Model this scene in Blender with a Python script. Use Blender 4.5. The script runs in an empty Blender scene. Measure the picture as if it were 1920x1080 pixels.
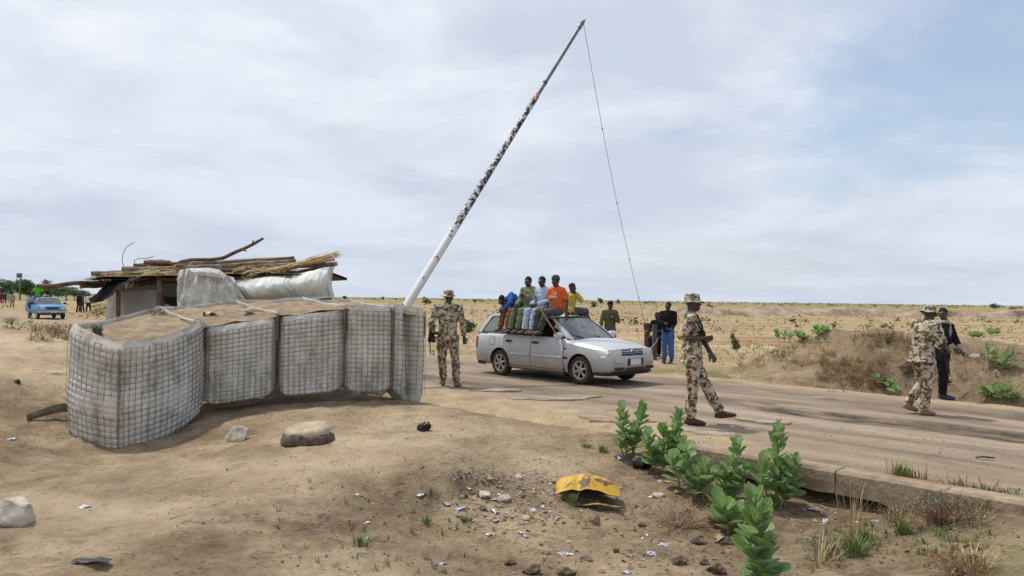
import bpy, bmesh, math, random
import numpy as np
from mathutils import Vector, Matrix, Euler, noise
R = math.radians
random.seed(7); rng = np.random.default_rng(7)
sc = bpy.context.scene
COL = sc.collection
# ------------------------------------------------------------------ camera
F = 1440.0                        # focal length in photo pixels (1920 wide)
CAM = Vector((0, 0, 1.75))
CM = Matrix.Rotation(R(90 + 0.83), 3, 'X') @ Matrix.Rotation(R(0.74), 3, 'Z')
cd = bpy.data.cameras.new('camera'); cam = bpy.data.objects.new('camera', cd); COL.objects.link(cam)
cd.sensor_width = 36; cd.lens = 27; cd.clip_start = 0.05; cd.clip_end = 12000
cam.matrix_world = Matrix.Translation(CAM) @ CM.to_4x4()
sc.camera = cam
# ------------------------------------------------------------------ light
SUN_EL, SUN_TO = 64, Vector((0.75, -0.62, 0))      # shadows fall along SUN_TO
w = bpy.data.worlds.new('World'); sc.world = w; w.use_nodes = True
def build_world():
    nt = w.node_tree; N = nt.nodes; L = nt.links; N.clear()
    out = N.new('ShaderNodeOutputWorld'); bg = N.new('ShaderNodeBackground'); bg.inputs[1].default_value = 0.123
    sky = N.new('ShaderNodeTexSky'); sky.sky_type = 'NISHITA'; sky.sun_disc = False
    sky.sun_elevation = R(SUN_EL); sky.sun_rotation = math.atan2(-SUN_TO.x, -SUN_TO.y)
    sky.air_density = 1.0; sky.dust_density = 1.5; sky.ozone_density = 1.0
    tc = N.new('ShaderNodeTexCoord'); sep = N.new('ShaderNodeSeparateXYZ'); L.new(tc.outputs['Generated'], sep.inputs[0])
    def math_(op, a, b=None, clamp=False):
        m = N.new('ShaderNodeMath'); m.operation = op; m.use_clamp = clamp
        for i, v in enumerate((a, b)):
            if v is None: continue
            if isinstance(v, (int, float)): m.inputs[i].default_value = v
            else: L.new(v, m.inputs[i])
        return m.outputs[0]
    z = math_('ADD', math_('MAXIMUM', sep.outputs[2], 0.0), 0.16)
    px, py = math_('DIVIDE', sep.outputs[0], z), math_('DIVIDE', sep.outputs[1], z)
    cmb = N.new('ShaderNodeCombineXYZ'); L.new(px, cmb.inputs[0]); L.new(py, cmb.inputs[1])
    def noise_(scale, detail, rough, loc, dist=0.0):
        mp = N.new('ShaderNodeMapping'); mp.inputs['Location'].default_value = loc; L.new(cmb.outputs[0], mp.inputs[0])
        n = N.new('ShaderNodeTexNoise'); n.inputs['Scale'].default_value = scale; n.inputs['Detail'].default_value = detail
        n.inputs['Roughness'].default_value = rough; n.inputs['Distortion'].default_value = dist
        L.new(mp.outputs[0], n.inputs['Vector']); return n.outputs['Fac']
    big = noise_(0.55, 8, 0.56, (3.1, 1.7, 0), 0.25)
    fine = noise_(1.5, 9, 0.6, (8.3, 2.2, 0), 0.4)
    # the cover thins towards the east (right), where open blue shows
    el = N.new('ShaderNodeMapRange'); el.interpolation_type = 'SMOOTHSTEP'; L.new(sep.outputs[2], el.inputs[0]); el.inputs[1].default_value = .06; el.inputs[2].default_value = .28
    thin = math_('MULTIPLY', math_('MULTIPLY', math_('MAXIMUM', math_('SUBTRACT', sep.outputs[0], 0.25), 0.0), 1.15), el.outputs[0])
    cov = math_('SUBTRACT', math_('ADD', math_('MULTIPLY', big, 0.72), math_('MULTIPLY', fine, 0.28)), thin)
    mr = N.new('ShaderNodeMapRange'); mr.interpolation_type = 'SMOOTHSTEP'; L.new(cov, mr.inputs[0])
    mr.inputs[1].default_value = 0.30; mr.inputs[2].default_value = 0.47; mr.inputs[3].default_value = 0.26; mr.inputs[4].default_value = 1.0
    # low haze swallows the gaps towards the horizon
    hz = N.new('ShaderNodeMapRange'); L.new(sep.outputs[2], hz.inputs[0])
    hz.inputs[1].default_value = 0.02; hz.inputs[2].default_value = 0.2; hz.inputs[3].default_value = 0.92; hz.inputs[4].default_value = 0.0
    mask = math_('MAXIMUM', mr.outputs[0], hz.outputs[0])
    shade = noise_(0.9, 7, 0.6, (1.3, 5.2, 0), 0.3)
    ramp = N.new('ShaderNodeValToRGB'); L.new(shade, ramp.inputs[0])
    ramp.color_ramp.elements[0].position = 0.38; ramp.color_ramp.elements[0].color = (4.13, 4.61, 5.47, 1)
    ramp.color_ramp.elements[1].position = 0.60; ramp.color_ramp.elements[1].color = (6.14, 6.38, 6.89, 1)
    hz2 = N.new('ShaderNodeMapRange'); L.new(sep.outputs[2], hz2.inputs[0])
    hz2.inputs[1].default_value = 0.0; hz2.inputs[2].default_value = 0.3; hz2.inputs[3].default_value = 0.72; hz2.inputs[4].default_value = 0.0
    mh = N.new('ShaderNodeMixRGB'); L.new(hz2.outputs[0], mh.inputs[0]); L.new(ramp.outputs[0], mh.inputs[1]); mh.inputs[2].default_value = (4.17, 4.61, 5.39, 1)
    mix = N.new('ShaderNodeMixRGB'); L.new(mask, mix.inputs[0]); L.new(sky.outputs[0], mix.inputs[1]); L.new(mh.outputs[0], mix.inputs[2])
    L.new(mix.outputs[0], bg.inputs[0]); L.new(bg.outputs[0], out.inputs[0])
build_world()
sd = bpy.data.lights.new('sun', 'SUN'); sun = bpy.data.objects.new('sun', sd); COL.objects.link(sun)
sd.energy = 2.6; sd.angle = R(3.0); sd.color = (1.0, 0.95, 0.87)
_d = SUN_TO.normalized() * math.cos(R(SUN_EL)) + Vector((0, 0, -math.sin(R(SUN_EL))))
sun.rotation_euler = _d.to_track_quat('-Z', 'Y').to_euler(); sun.location = (0, 0, 30)
vs = sc.view_settings; vs.view_transform = 'Standard'; vs.look = 'None'; vs.gamma = 1; vs.exposure = 0.25; vs.use_curve_mapping = False
# ------------------------------------------------------------------ pixel <-> place helpers
def ray(u, v): return (CM @ Vector(((u - 960) / F, -(v - 540) / F, -1))).normalized()
def at(u, v, Y): d = ray(u, v); return CAM + d * (Y / d.y)              # the point seen at a pixel, Y metres ahead
def gp(u, v, z=0.0): d = ray(u, v); return CAM + d * ((z - CAM.z) / d.z)  # the same on a level at height z
DX, DY = 0.70, -0.714                                                   # road direction
def sn(x, y): return DX * x + DY * y, -DY * x + DX * y                  # along the road, across it
def xy(s, n): return DX * s - DY * n, DY * s + DX * n
def sst(x, a, b): t = np.clip((np.asarray(x, float) - a) / (b - a), 0, 1); return t * t * (3 - 2 * t)
# ------------------------------------------------------------------ materials
def _pr(m):
    m.use_nodes = True; nt = m.node_tree; return nt, nt.nodes, nt.links, nt.nodes['Principled BSDF']
def N_(nodes, kind, **kw):
    n = nodes.new(kind)
    for k, v in kw.items(): setattr(n, k, v)
    return n
_mats = {}
def mat(name, base, rough=0.8, var=0.18, scale=9.0, bump=0.15, bscale=None, metallic=0.0, spec=0.5, base2=None, lo=0.35, hi=0.65, coat=0.0, alpha=1.0, trans=0.0, detail=6, coords='Object', bdist=0.01, sheen=0.0):
    if name in _mats: return _mats[name]
    m = bpy.data.materials.new(name); nt, N, L, p = _pr(m)
    tc = N.new('ShaderNodeTexCoord'); co = tc.outputs[coords]
    n = N.new('ShaderNodeTexNoise'); n.inputs['Scale'].default_value = scale; n.inputs['Detail'].default_value = detail; n.inputs['Roughness'].default_value = 0.62
    L.new(co, n.inputs['Vector'])
    r = N.new('ShaderNodeValToRGB'); L.new(n.outputs['Fac'], r.inputs[0])
    a = [c * (1 - var) for c in base]; b = list(base2) if base2 else [min(1, c * (1 + var)) for c in base]
    r.color_ramp.elements[0].position = lo; r.color_ramp.elements[0].color = (*a, 1)
    r.color_ramp.elements[1].position = hi; r.color_ramp.elements[1].color = (*b, 1)
    L.new(r.outputs[0], p.inputs['Base Color'])
    p.inputs['Roughness'].default_value = rough; p.inputs['Metallic'].default_value = metallic; p.inputs['Specular IOR Level'].default_value = spec
    p.inputs['Coat Weight'].default_value = coat; p.inputs['Alpha'].default_value = alpha; p.inputs['Sheen Weight'].default_value = sheen
    if trans: p.inputs['Transmission Weight'].default_value = trans
    if bump:
        n2 = N.new('ShaderNodeTexNoise'); n2.inputs['Scale'].default_value = bscale or scale * 4; n2.inputs['Detail'].default_value = 5
        L.new(co, n2.inputs['Vector'])
        bp = N.new('ShaderNodeBump'); bp.inputs['Strength'].default_value = bump; bp.inputs['Distance'].default_value = bdist
        L.new(n2.outputs['Fac'], bp.inputs['Height']); L.new(bp.outputs[0], p.inputs['Normal'])
    _mats[name] = m; return m
# ------------------------------------------------------------------ meshes
class MB:
    """collects verts and faces for ONE mesh"""
    def __init__(s): s.v = []; s.f = []; s.m = []
    def add(s, vs, fs, mi=0):
        o = len(s.v); s.v += [tuple(x) for x in vs]; s.f += [tuple(i + o for i in f) for f in fs]; s.m += [mi] * len(fs); return s
    def box(s, c, d, rot=None, mi=0):
        hx, hy, hz = d[0] / 2, d[1] / 2, d[2] / 2
        P = [Vector((x, y, z)) for x in (-hx, hx) for y in (-hy, hy) for z in (-hz, hz)]
        if rot is not None: P = [rot @ q for q in P]
        c = Vector(c)
        return s.add([q + c for q in P], [(0, 1, 3, 2), (4, 6, 7, 5), (0, 4, 5, 1), (2, 3, 7, 6), (0, 2, 6, 4), (1, 5, 7, 3)], mi)
    def tube(s, pts, rad, n=8, lat=None, caps='round', mi=0, closed=False):
        """rings along pts; rad: number or (a along lat, b across) per point"""
        pts = [Vector(p) for p in pts]; k = len(pts)
        if not isinstance(rad, (list, tuple)) or (isinstance(rad, tuple) and len(rad) == 2 and k != 2): rad = [rad] * k
        rad = [(r, r) if not isinstance(r, (list, tuple)) else r for r in rad]
        tg = []
        for i in range(k):
            a = pts[max(0, i - 1)]; b = pts[min(k - 1, i + 1)]
            t = (b - a); t = t.normalized() if t.length > 1e-9 else Vector((0, 0, 1)); tg.append(t)
        ref = Vector(lat) if lat is not None else (Vector((0, 0, 1)) if abs(tg[0].z) < 0.8 else Vector((1, 0, 0)))
        rings = []; u = None
        def ring(c, t, ra, rb):
            return [c + u * (math.cos(2 * math.pi * j / n) * ra) + w_ * (math.sin(2 * math.pi * j / n) * rb) for j in range(n)]
        for i in range(k):
            t = tg[i]
            base = ref if (u is None or lat is not None) else u
            u = base - t * base.dot(t)
            if u.length < 1e-6: u = t.orthogonal()
            u.normalize(); w_ = t.cross(u)
            ra, rb = rad[i]
            if caps == 'round' and i == 0:
                m = min(ra, rb)
                for q in (1.2, 0.65): rings.append(ring(pts[0] - t * m * math.sin(q), t, ra * math.cos(q), rb * math.cos(q)))
            rings.append(ring(pts[i], t, ra, rb))
            if caps == 'round' and i == k - 1:
                m = min(ra, rb)
                for q in (0.65, 1.2): rings.append(ring(pts[i] + t * m * math.sin(q), t, ra * math.cos(q), rb * math.cos(q)))
        vs = [q for r_ in rings for q in r_]; fs = []
        for i in range(len(rings) - 1):
            for j in range(n): fs.append((i * n + j, i * n + (j + 1) % n, (i + 1) * n + (j + 1) % n, (i + 1) * n + j))
        if caps: fs.append(tuple(range(n))[::-1]); fs.append(tuple(range(len(vs) - n, len(vs))))
        return s.add(vs, fs, mi)
    def ell(s, c, r, nu=12, nv=8, rot=None, mi=0):
        c = Vector(c); vs = []; fs = []
        for i in range(nv + 1):
            th = math.pi * i / nv
            for j in range(nu):
                ph = 2 * math.pi * j / nu
                q = Vector((r[0] * math.sin(th) * math.cos(ph), r[1] * math.sin(th) * math.sin(ph), r[2] * math.cos(th)))
                vs.append((rot @ q if rot is not None else q) + c)
        for i in range(nv):
            for j in range(nu): fs.append((i * nu + j, (i + 1) * nu + j, (i + 1) * nu + (j + 1) % nu, i * nu + (j + 1) % nu))
        return s.add(vs, fs, mi)
    def lathe(s, prof, n=24, axis='Z', c=(0, 0, 0), mi=0):
        c = Vector(c); vs = []; fs = []; k = len(prof)
        for j in range(n):
            a = 2 * math.pi * j / n
            for (r, h) in prof:
                x, y = r * math.cos(a), r * math.sin(a)
                vs.append(c + (Vector((x, y, h)) if axis == 'Z' else Vector((x, h, y)) if axis == 'Y' else Vector((h, x, y))))
        for j in range(n):
            for i in range(k - 1): fs.append((j * k + i, ((j + 1) % n) * k + i, ((j + 1) % n) * k + i + 1, j * k + i + 1))
        return s.add(vs, fs, mi)
    def grid(s, P, mi=0, flip=False):
        nr, nc = len(P), len(P[0]); vs = [q for r_ in P for q in r_]
        fs = [(i * nc + j, i * nc + j + 1, (i + 1) * nc + j + 1, (i + 1) * nc + j) for i in range(nr - 1) for j in range(nc - 1)]
        if flip: fs = [f[::-1] for f in fs]
        return s.add(vs, fs, mi)
    def xf(s, M):
        s.v = [tuple(M @ Vector(q)) for q in s.v]; return s
    def mesh(s, name, mats=(), smooth=True, fix=False):
        me = bpy.data.meshes.new(name); me.from_pydata(s.v, [], s.f)
        for m in (mats if isinstance(mats, (list, tuple)) else [mats]): me.materials.append(m)
        if len(set(s.m)) > 1: me.polygons.foreach_set('material_index', s.m)
        if smooth: me.polygons.foreach_set('use_smooth', [True] * len(me.polygons))
        me.validate(); me.update()
        if fix:
            bm = bmesh.new(); bm.from_mesh(me); bmesh.ops.remove_doubles(bm, verts=bm.verts, dist=1e-5); bmesh.ops.recalc_face_normals(bm, faces=bm.faces); bm.to_mesh(me); bm.free()
        return me
    def obj(s, name, mats=(), parent=None, smooth=True, fix=False, auto=None):
        me = s.mesh(name, mats, smooth, fix)
        if auto is not None: sharp(me, auto)
        return link(name, me, parent)
def sharp(me, deg):
    bm = bmesh.new(); bm.from_mesh(me); a = R(deg)
    for e in bm.edges:
        if len(e.link_faces) == 2 and e.calc_face_angle(0) > a: e.smooth = False
    bm.to_mesh(me); bm.free()
def link(name, me, parent=None):
    o = bpy.data.objects.new(name, me); COL.objects.link(o)
    if parent is not None: o.parent = parent
    return o
def tag(o, label=None, cat=None, group=None, kind=None):
    if label: o['label'] = label
    if cat: o['category'] = cat
    if group: o['group'] = group
    if kind: o['kind'] = kind
    return o
def thing(name, label, cat, loc=(0, 0, 0), rz=0.0, group=None):
    o = bpy.data.objects.new(name, None); COL.objects.link(o); o.location = loc; o.rotation_euler = (0, 0, rz); o.empty_display_size = 0.1
    return tag(o, label, cat, group)
def fbm(p, sc_=1.0, o=4): return noise.fractal(Vector(p) * sc_, 0.9, 2.0, o)
def vary(me, amp, scale, seed=0.0, aniso=(1, 1, 1)):
    """push vertices along their normals by noise"""
    n = len(me.vertices); co = np.empty(n * 3); no = np.empty(n * 3); me.vertices.foreach_get('co', co); me.vertices.foreach_get('normal', no)
    co = co.reshape(-1, 3); no = no.reshape(-1, 3)
    d = np.array([noise.fractal(Vector((c[0] * aniso[0] * scale + seed, c[1] * aniso[1] * scale + seed * 1.7, c[2] * aniso[2] * scale - seed)), 1.0, 2.0, 3) for c in co])
    me.vertices.foreach_set('co', (co + no * (d * amp)[:, None]).ravel()); me.update()
# scratch scene for voxel remeshing
_tmp = bpy.data.scenes.new('scratch')
def remesh(mb, voxel, smooth=3, name='body', mats=(), wr=None, dec=None):
    me = mb.mesh(name + '_raw', (), True)
    o = bpy.data.objects.new('scratch', me); _tmp.collection.objects.link(o)
    m = o.modifiers.new('r', 'REMESH'); m.mode = 'VOXEL'; m.voxel_size = voxel
    if smooth: s_ = o.modifiers.new('s', 'SMOOTH'); s_.iterations = smooth; s_.factor = 0.5
    if dec: d_ = o.modifiers.new('d', 'DECIMATE'); d_.ratio = dec
    _tmp.view_layers[0].update(); dg = _tmp.view_layers[0].depsgraph
    me2 = bpy.data.meshes.new_from_object(o.evaluated_get(dg)); me2.name = name
    bpy.data.objects.remove(o); bpy.data.meshes.remove(me)
    me2.materials.clear()
    for q in (mats if isinstance(mats, (list, tuple)) else [mats]): me2.materials.append(q)
    me2.polygons.foreach_set('use_smooth', [True] * len(me2.polygons))
    if wr: vary(me2, *wr)
    return me2
# ================================================================== SETTING: terrain
_ctl = [ # photo pixel and height of the ground seen there (near side of the road)
 (0,1080,-.16),(300,1080,-.22),(600,1080,-.30),(900,1080,-.36),(1200,1080,-.42),(1450,1080,-.48),(1700,1080,-.34),(1919,1080,-.20),
 (30,985,-.18),(300,950,-.20),(600,930,-.16),(800,960,-.33),(1000,960,-.40),(1200,960,-.44),(1350,960,-.42),(1550,965,-.42),(1750,960,-.25),(1900,955,-.05),
 (150,862,-.34),(250,858,-.28),(385,792,-.06),(525,765,.08),(650,758,.12),(770,768,.10),(840,735,.0),
 (450,835,-.10),(577,832,-.06),(700,830,-.05),(800,800,-.03),(830,885,-.06),(900,830,-.08),(1000,850,-.13),(1100,860,-.20),(1180,862,-.25),(1090,945,-.37),
 (1110,805,-.10),(1000,780,-.02),(1250,885,-.26),(1300,925,-.32),(1370,940,-.34),(1455,945,-.35),(1540,938,-.33),(1640,925,-.24),(1720,912,-.18),
 (60,900,-.24),(0,840,-.16),(60,815,-.17),(130,800,-.2),(0,770,.08),(60,745,.16),(0,705,.46),(100,690,.42),(0,640,.82),(100,640,.78),(60,612,.92),(0,612,.95)]
_cx = np.array([[*gp(u, v, z)[:2]] for u, v, z in _ctl]); _cz = np.array([c[2] for c in _ctl])
_extra = [(-13,12,.3),(-14,17,.8),(-10,7,-.1),(-9,4,-.1),(-5,2.5,-.1),(0,2,-.1),(5,2.5,-.15),(9,3,.0),(8,5,.0),(-5,13.5,.15),(-7,14,.35),(-3,14.2,.05),(-8,18.5,.6),(-5.5,16.5,.1),(-9.5,20.5,.1),(-12,22.5,0),(0,-6,.0),(-14,-6,.1),(14,-8,.0)]
_cx = np.vstack([_cx, np.array([e[:2] for e in _extra])]); _cz = np.concatenate([_cz, [e[2] for e in _extra]])
def _k(r): return r
_A = _k(np.linalg.norm(_cx[:, None] - _cx[None], axis=2)) ; _n = len(_cz)
_A = np.block([[_A - 0.0 * np.eye(_n), np.ones((_n, 1))], [np.ones((1, _n)), np.zeros((1, 1))]])
_w = np.linalg.solve(_A + np.eye(_n + 1) * 1e-6, np.concatenate([_cz, [0]]))
def _near(x, y):
    P = np.stack([x, y], -1); out = np.zeros(len(x))
    for i in range(0, len(x), 20000):
        q = P[i:i + 20000]; d = np.sqrt(((q[:, None] - _cx[None]) ** 2).sum(2) + 0.04)
        out[i:i + 20000] = d @ _w[:-1] + _w[-1]
    return out
def height(x, y):
    """ground height without the fine lumps"""
    x = np.atleast_1d(np.asarray(x, float)); y = np.atleast_1d(np.asarray(y, float)); s, n = sn(x, y)
    dist = np.hypot(x, y)
    zn = np.where(dist < 40, _near(x, y), 0.0) * (1 - sst(dist, 22, 34))
    # raised undermined soil by the wall foot and a dug mound with a burrow
    mx, my = gp(835, 885, -.12)[:2]
    zn = zn + 0.15 * np.exp(-(((x - mx) / .52) ** 2 + ((y - my) / .42) ** 2) ** 1.4)
    hx, hy = gp(868, 900, -.1)[:2]
    zn = zn - 0.13 * np.exp(-(((x - hx) / .13) ** 2 + ((y - hy) / .12) ** 2))
    # far side: field, ditch and spoil bank
    zf = -0.06 + 1.2 * sst(s, -11.0, -7.4) * np.exp(-((n - 18.3) / np.where(n < 18.3, .95, 2.3)) ** 2) * (1 - 0.32 * sst(s, -6.5, -2)) - .42 * sst(s, -8.0, -6.3) * np.exp(-((n - 16.6) / .42) ** 2)
    zf = zf * (1 - sst(dist, 60, 90)) - 0.25 * sst(dist, 60, 400)
    culv = sst(s, -5.9, -5.3) * (1 - sst(s, -2.6, -1.8))
    t = culv * sst(n, 8.28, 8.45) + (1 - culv) * sst(n, 7.5, 8.3)
    z = zn * (1 - t) + (-0.09) * t
    t2 = sst(n, 15.6, 16.3)
    return z * (1 - t2) + zf * t2
def lump(x, y):
    s, n = sn(x, y); v = Vector((x, y, 0)); d = math.hypot(x, y)
    a = 0.03 * noise.fractal(v * 0.7, 1, 2, 3) + 0.034 * noise.fractal(v * 2.6, .8, 2, 5)
    if d < 30: a += 0.012 * noise.noise(v * 5.0) * noise.noise(v * 1.3 + Vector((5, 0, 0))) * 2 + 0.009 * noise.noise(v * 9.0) + 0.007 * max(0, noise.noise(v * 17.0)) ** .7
    if 7.0 < n < 8.6: a *= 0.4
    if 8.6 <= n < 15.6: a *= 0.15
    b = noise.ridged_multi_fractal(Vector((s * .9, n * 1.6, 3)), 1, 2, 4, 1, 2)      # erosion rills on the banks
    if n > 16.3 and d < 40: a += 0.09 * (b - 1)
    elif n < 7.5 and x < -5.5 and d < 25: a += 0.05 * (b - 1)
    return a
def hz(x, y): return float(height(x, y)[0]) + lump(x, y)
def hit(u, v, zmin=-1.2):
    """where the view through a photo pixel meets the ground (or the road)"""
    d = ray(u, v)
    def over(t):
        x = CAM.x + d.x * t; y = CAM.y + d.y * t; s, n = sn(x, y); h = height(x, y)
        return CAM.z + d.z * t - np.where((n > 8.3) & (n < 16), 0.0, h), x, y, h, n
    t = 3.0 * (160 / 3.0) ** np.linspace(0, 1, 70); o = over(t)[0] < 0
    if not o.any(): return gp(u, v, 0)
    i = max(1, int(np.argmax(o))); t = np.linspace(t[i - 1], t[i], 40); g, x, y, h, n = over(t); i = int(np.argmax(g < 0))
    return Vector((x[i], y[i], 0.0 if 8.3 < n[i] < 16 else float(h[i]) + lump(x[i], y[i])))

def ground_material():
    m = bpy.data.materials.new('sandy_ground'); nt, N, L, p = _pr(m)
    geo = N.new('ShaderNodeNewGeometry'); pos = geo.outputs['Position']
    at_ = N.new('ShaderNodeAttribute'); at_.attribute_name = 'zone'
    sp = N.new('ShaderNodeSeparateColor'); L.new(at_.outputs['Color'], sp.inputs[0])
    def nz(scale, det=6, rough=.6, vec=None, dist=0):
        n = N.new('ShaderNodeTexNoise'); n.inputs['Scale'].default_value = scale; n.inputs['Detail'].default_value = det; n.inputs['Roughness'].default_value = rough; n.inputs['Distortion'].default_value = dist
        L.new(vec or pos, n.inputs['Vector']); return n.outputs['Fac']
    def ramp(f, stops):
        r = N.new('ShaderNodeValToRGB'); L.new(f, r.inputs[0]); e = r.color_ramp.elements
        while len(e) < len(stops): e.new(0.5)
        for q, (ps, c) in zip(e, stops): q.position = ps; q.color = (*c, 1)
        return r.outputs[0]
    def mix(f, a, b, mode='MIX'):
        x = N.new('ShaderNodeMixRGB'); x.blend_type = mode
        for i, q in enumerate((f, a, b)):
            if isinstance(q, (int, float)): x.inputs[i].default_value = q
            elif isinstance(q, tuple): x.inputs[i].default_value = (*q, 1)
            else: L.new(q, x.inputs[i])
        return x.outputs[0]
    sand = ramp(nz(0.9, 8, .65, dist=.4), [(.28, (.175, .125, .08)), (.42, (.305, .226, .143)), (.55, (.43, .332, .214)), (.75, (.54, .435, .295))])
    spots = ramp(nz(26, 5, .7), [(.34, (.45, .40, .36)), (.46, (1, 1, 1))])
    sand = mix(.75, sand, spots, 'MULTIPLY')
    sand = mix(.7, sand, ramp(nz(8, 8, .75, dist=.6), [(.33, (.50, .46, .42)), (.45, (.9, .89, .88)), (.52, (1, 1, 1))]), 'MULTIPLY')
    sand = mix(.85, sand, ramp(nz(.5, 9, .7, dist=.8), [(.38, (.62, .58, .54)), (.5, (.9, .89, .87)), (.58, (1, 1, 1))]), 'MULTIPLY')
    grit = N.new('ShaderNodeTexVoronoi'); grit.inputs['Scale'].default_value = 55; L.new(pos, grit.inputs['Vector'])
    gm = ramp(grit.outputs['Distance'], [(.10, (1, 1, 1)), (.2, (0, 0, 0))])
    gsel = ramp(nz(2.2, 4, .6), [(.52, (0, 0, 0)), (.62, (1, 1, 1))])
    gcol = ramp(grit.outputs['Color'], [(.2, (.16, .12, .085)), (.8, (.52, .45, .36))])
    sand = mix(mix(1.0, gm, gsel, 'MULTIPLY'), sand, gcol)
    # straw field: stretched along the horizon by dry swathes
    mp = N.new('ShaderNodeMapping'); mp.inputs['Scale'].default_value = (.10, .38, 1); L.new(pos, mp.inputs[0])
    straw = ramp(nz(1.0, 9, .68, mp.outputs[0], .6), [(.28, (.20, .125, .07)), (.40, (.34, .225, .12)), (.50, (.44, .32, .185)), (.60, (.50, .40, .255)), (.74, (.58, .50, .37))])
    straw = mix(.7, straw, ramp(nz(5, 5, .7), [(.3, (.55, .5, .42)), (.6, (1, 1, 1))]), 'MULTIPLY')
    mp2 = N.new('ShaderNodeMapping'); mp2.inputs['Scale'].default_value = (.006, .02, 1); L.new(pos, mp2.inputs[0])
    green_far = ramp(nz(1.0, 6, .6, mp2.outputs[0]), [(.36, (.36, .25, .125)), (.5, (.27, .225, .095)), (.64, (.16, .165, .06))])
    damp = ramp(nz(6, 8, .72), [(.3, (.075, .052, .034)), (.5, (.18, .128, .082)), (.7, (.29, .21, .135))])
    grass = ramp(nz(14, 5, .7), [(.3, (.10, .125, .035)), (.7, (.27, .25, .09))])
    c = mix(sp.outputs[0], sand, straw)
    pa = N.new('ShaderNodeAttribute'); pa.attribute_name = 'pale'
    c = mix(pa.outputs['Fac'], c, ramp(nz(3, 7, .68), [(.3, (.42, .318, .20)), (.7, (.60, .485, .33))]))
    dm = N.new('ShaderNodeMath'); dm.operation = 'MULTIPLY'; dm.use_clamp = True; L.new(sp.outputs[1], dm.inputs[0]); L.new(ramp(nz(2.6, 8, .72), [(.36, (.25, .25, .25)), (.58, (1.5, 1.5, 1.5))]), dm.inputs[1])
    c = mix(dm.outputs[0], c, damp)
    gmask = N.new('ShaderNodeMath'); gmask.operation = 'MULTIPLY'; L.new(sp.outputs[2], gmask.inputs[0]); L.new(ramp(nz(1.6, 6, .7), [(.40, (0, 0, 0)), (.58, (1, 1, 1))]), gmask.inputs[1])
    c = mix(gmask.outputs[0], c, grass)
    a2 = N.new('ShaderNodeAttribute'); a2.attribute_name = 'far'; c = mix(a2.outputs['Fac'], c, green_far)
    L.new(c, p.inputs['Base Color']); p.inputs['Roughness'].default_value = .95; p.inputs['Specular IOR Level'].default_value = .15
    b0 = N.new('ShaderNodeBump'); b0.inputs['Strength'].default_value = .55; b0.inputs['Distance'].default_value = .09; L.new(nz(4.2, 7, .66, dist=.5), b0.inputs['Height'])
    vp = N.new('ShaderNodeTexVoronoi'); vp.inputs['Scale'].default_value = 3.4; vp.inputs['Randomness'].default_value = 1.0; mpv = N.new('ShaderNodeMapping'); mpv.inputs['Rotation'].default_value = (0, 0, .6); mpv.inputs['Scale'].default_value = (1, 1.8, .2); L.new(pos, mpv.inputs[0]); L.new(mpv.outputs[0], vp.inputs['Vector'])
    bf = N.new('ShaderNodeBump'); bf.inputs['Strength'].default_value = .6; bf.inputs['Distance'].default_value = .035; L.new(ramp(vp.outputs['Distance'], [(.16, (0, 0, 0)), (.26, (1, 1, 1)), (.34, (.8, .8, .8))]), bf.inputs['Height']); L.new(b0.outputs[0], bf.inputs['Normal'])
    b1 = N.new('ShaderNodeBump'); L.new(bf.outputs[0], b1.inputs['Normal']); b1.inputs['Strength'].default_value = .9; b1.inputs['Distance'].default_value = .03; L.new(nz(16, 8, .68), b1.inputs['Height'])
    b2 = N.new('ShaderNodeBump'); b2.inputs['Strength'].default_value = .35; b2.inputs['Distance'].default_value = .008; L.new(nz(75, 4, .7), b2.inputs['Height']); L.new(b1.outputs[0], b2.inputs['Normal'])
    L.new(b2.outputs[0], p.inputs['Normal']); return m
def axis(dense0, dense1, st, g, lo, hi):
    a = list(np.arange(dense0, dense1, st)); x, d = a[-1], st
    while x < hi: d *= g; x += d; a.append(x)
    x, d = a[0], st
    while x > lo: d *= g; x -= d; a.insert(0, x)
    return np.array(a)
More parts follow.
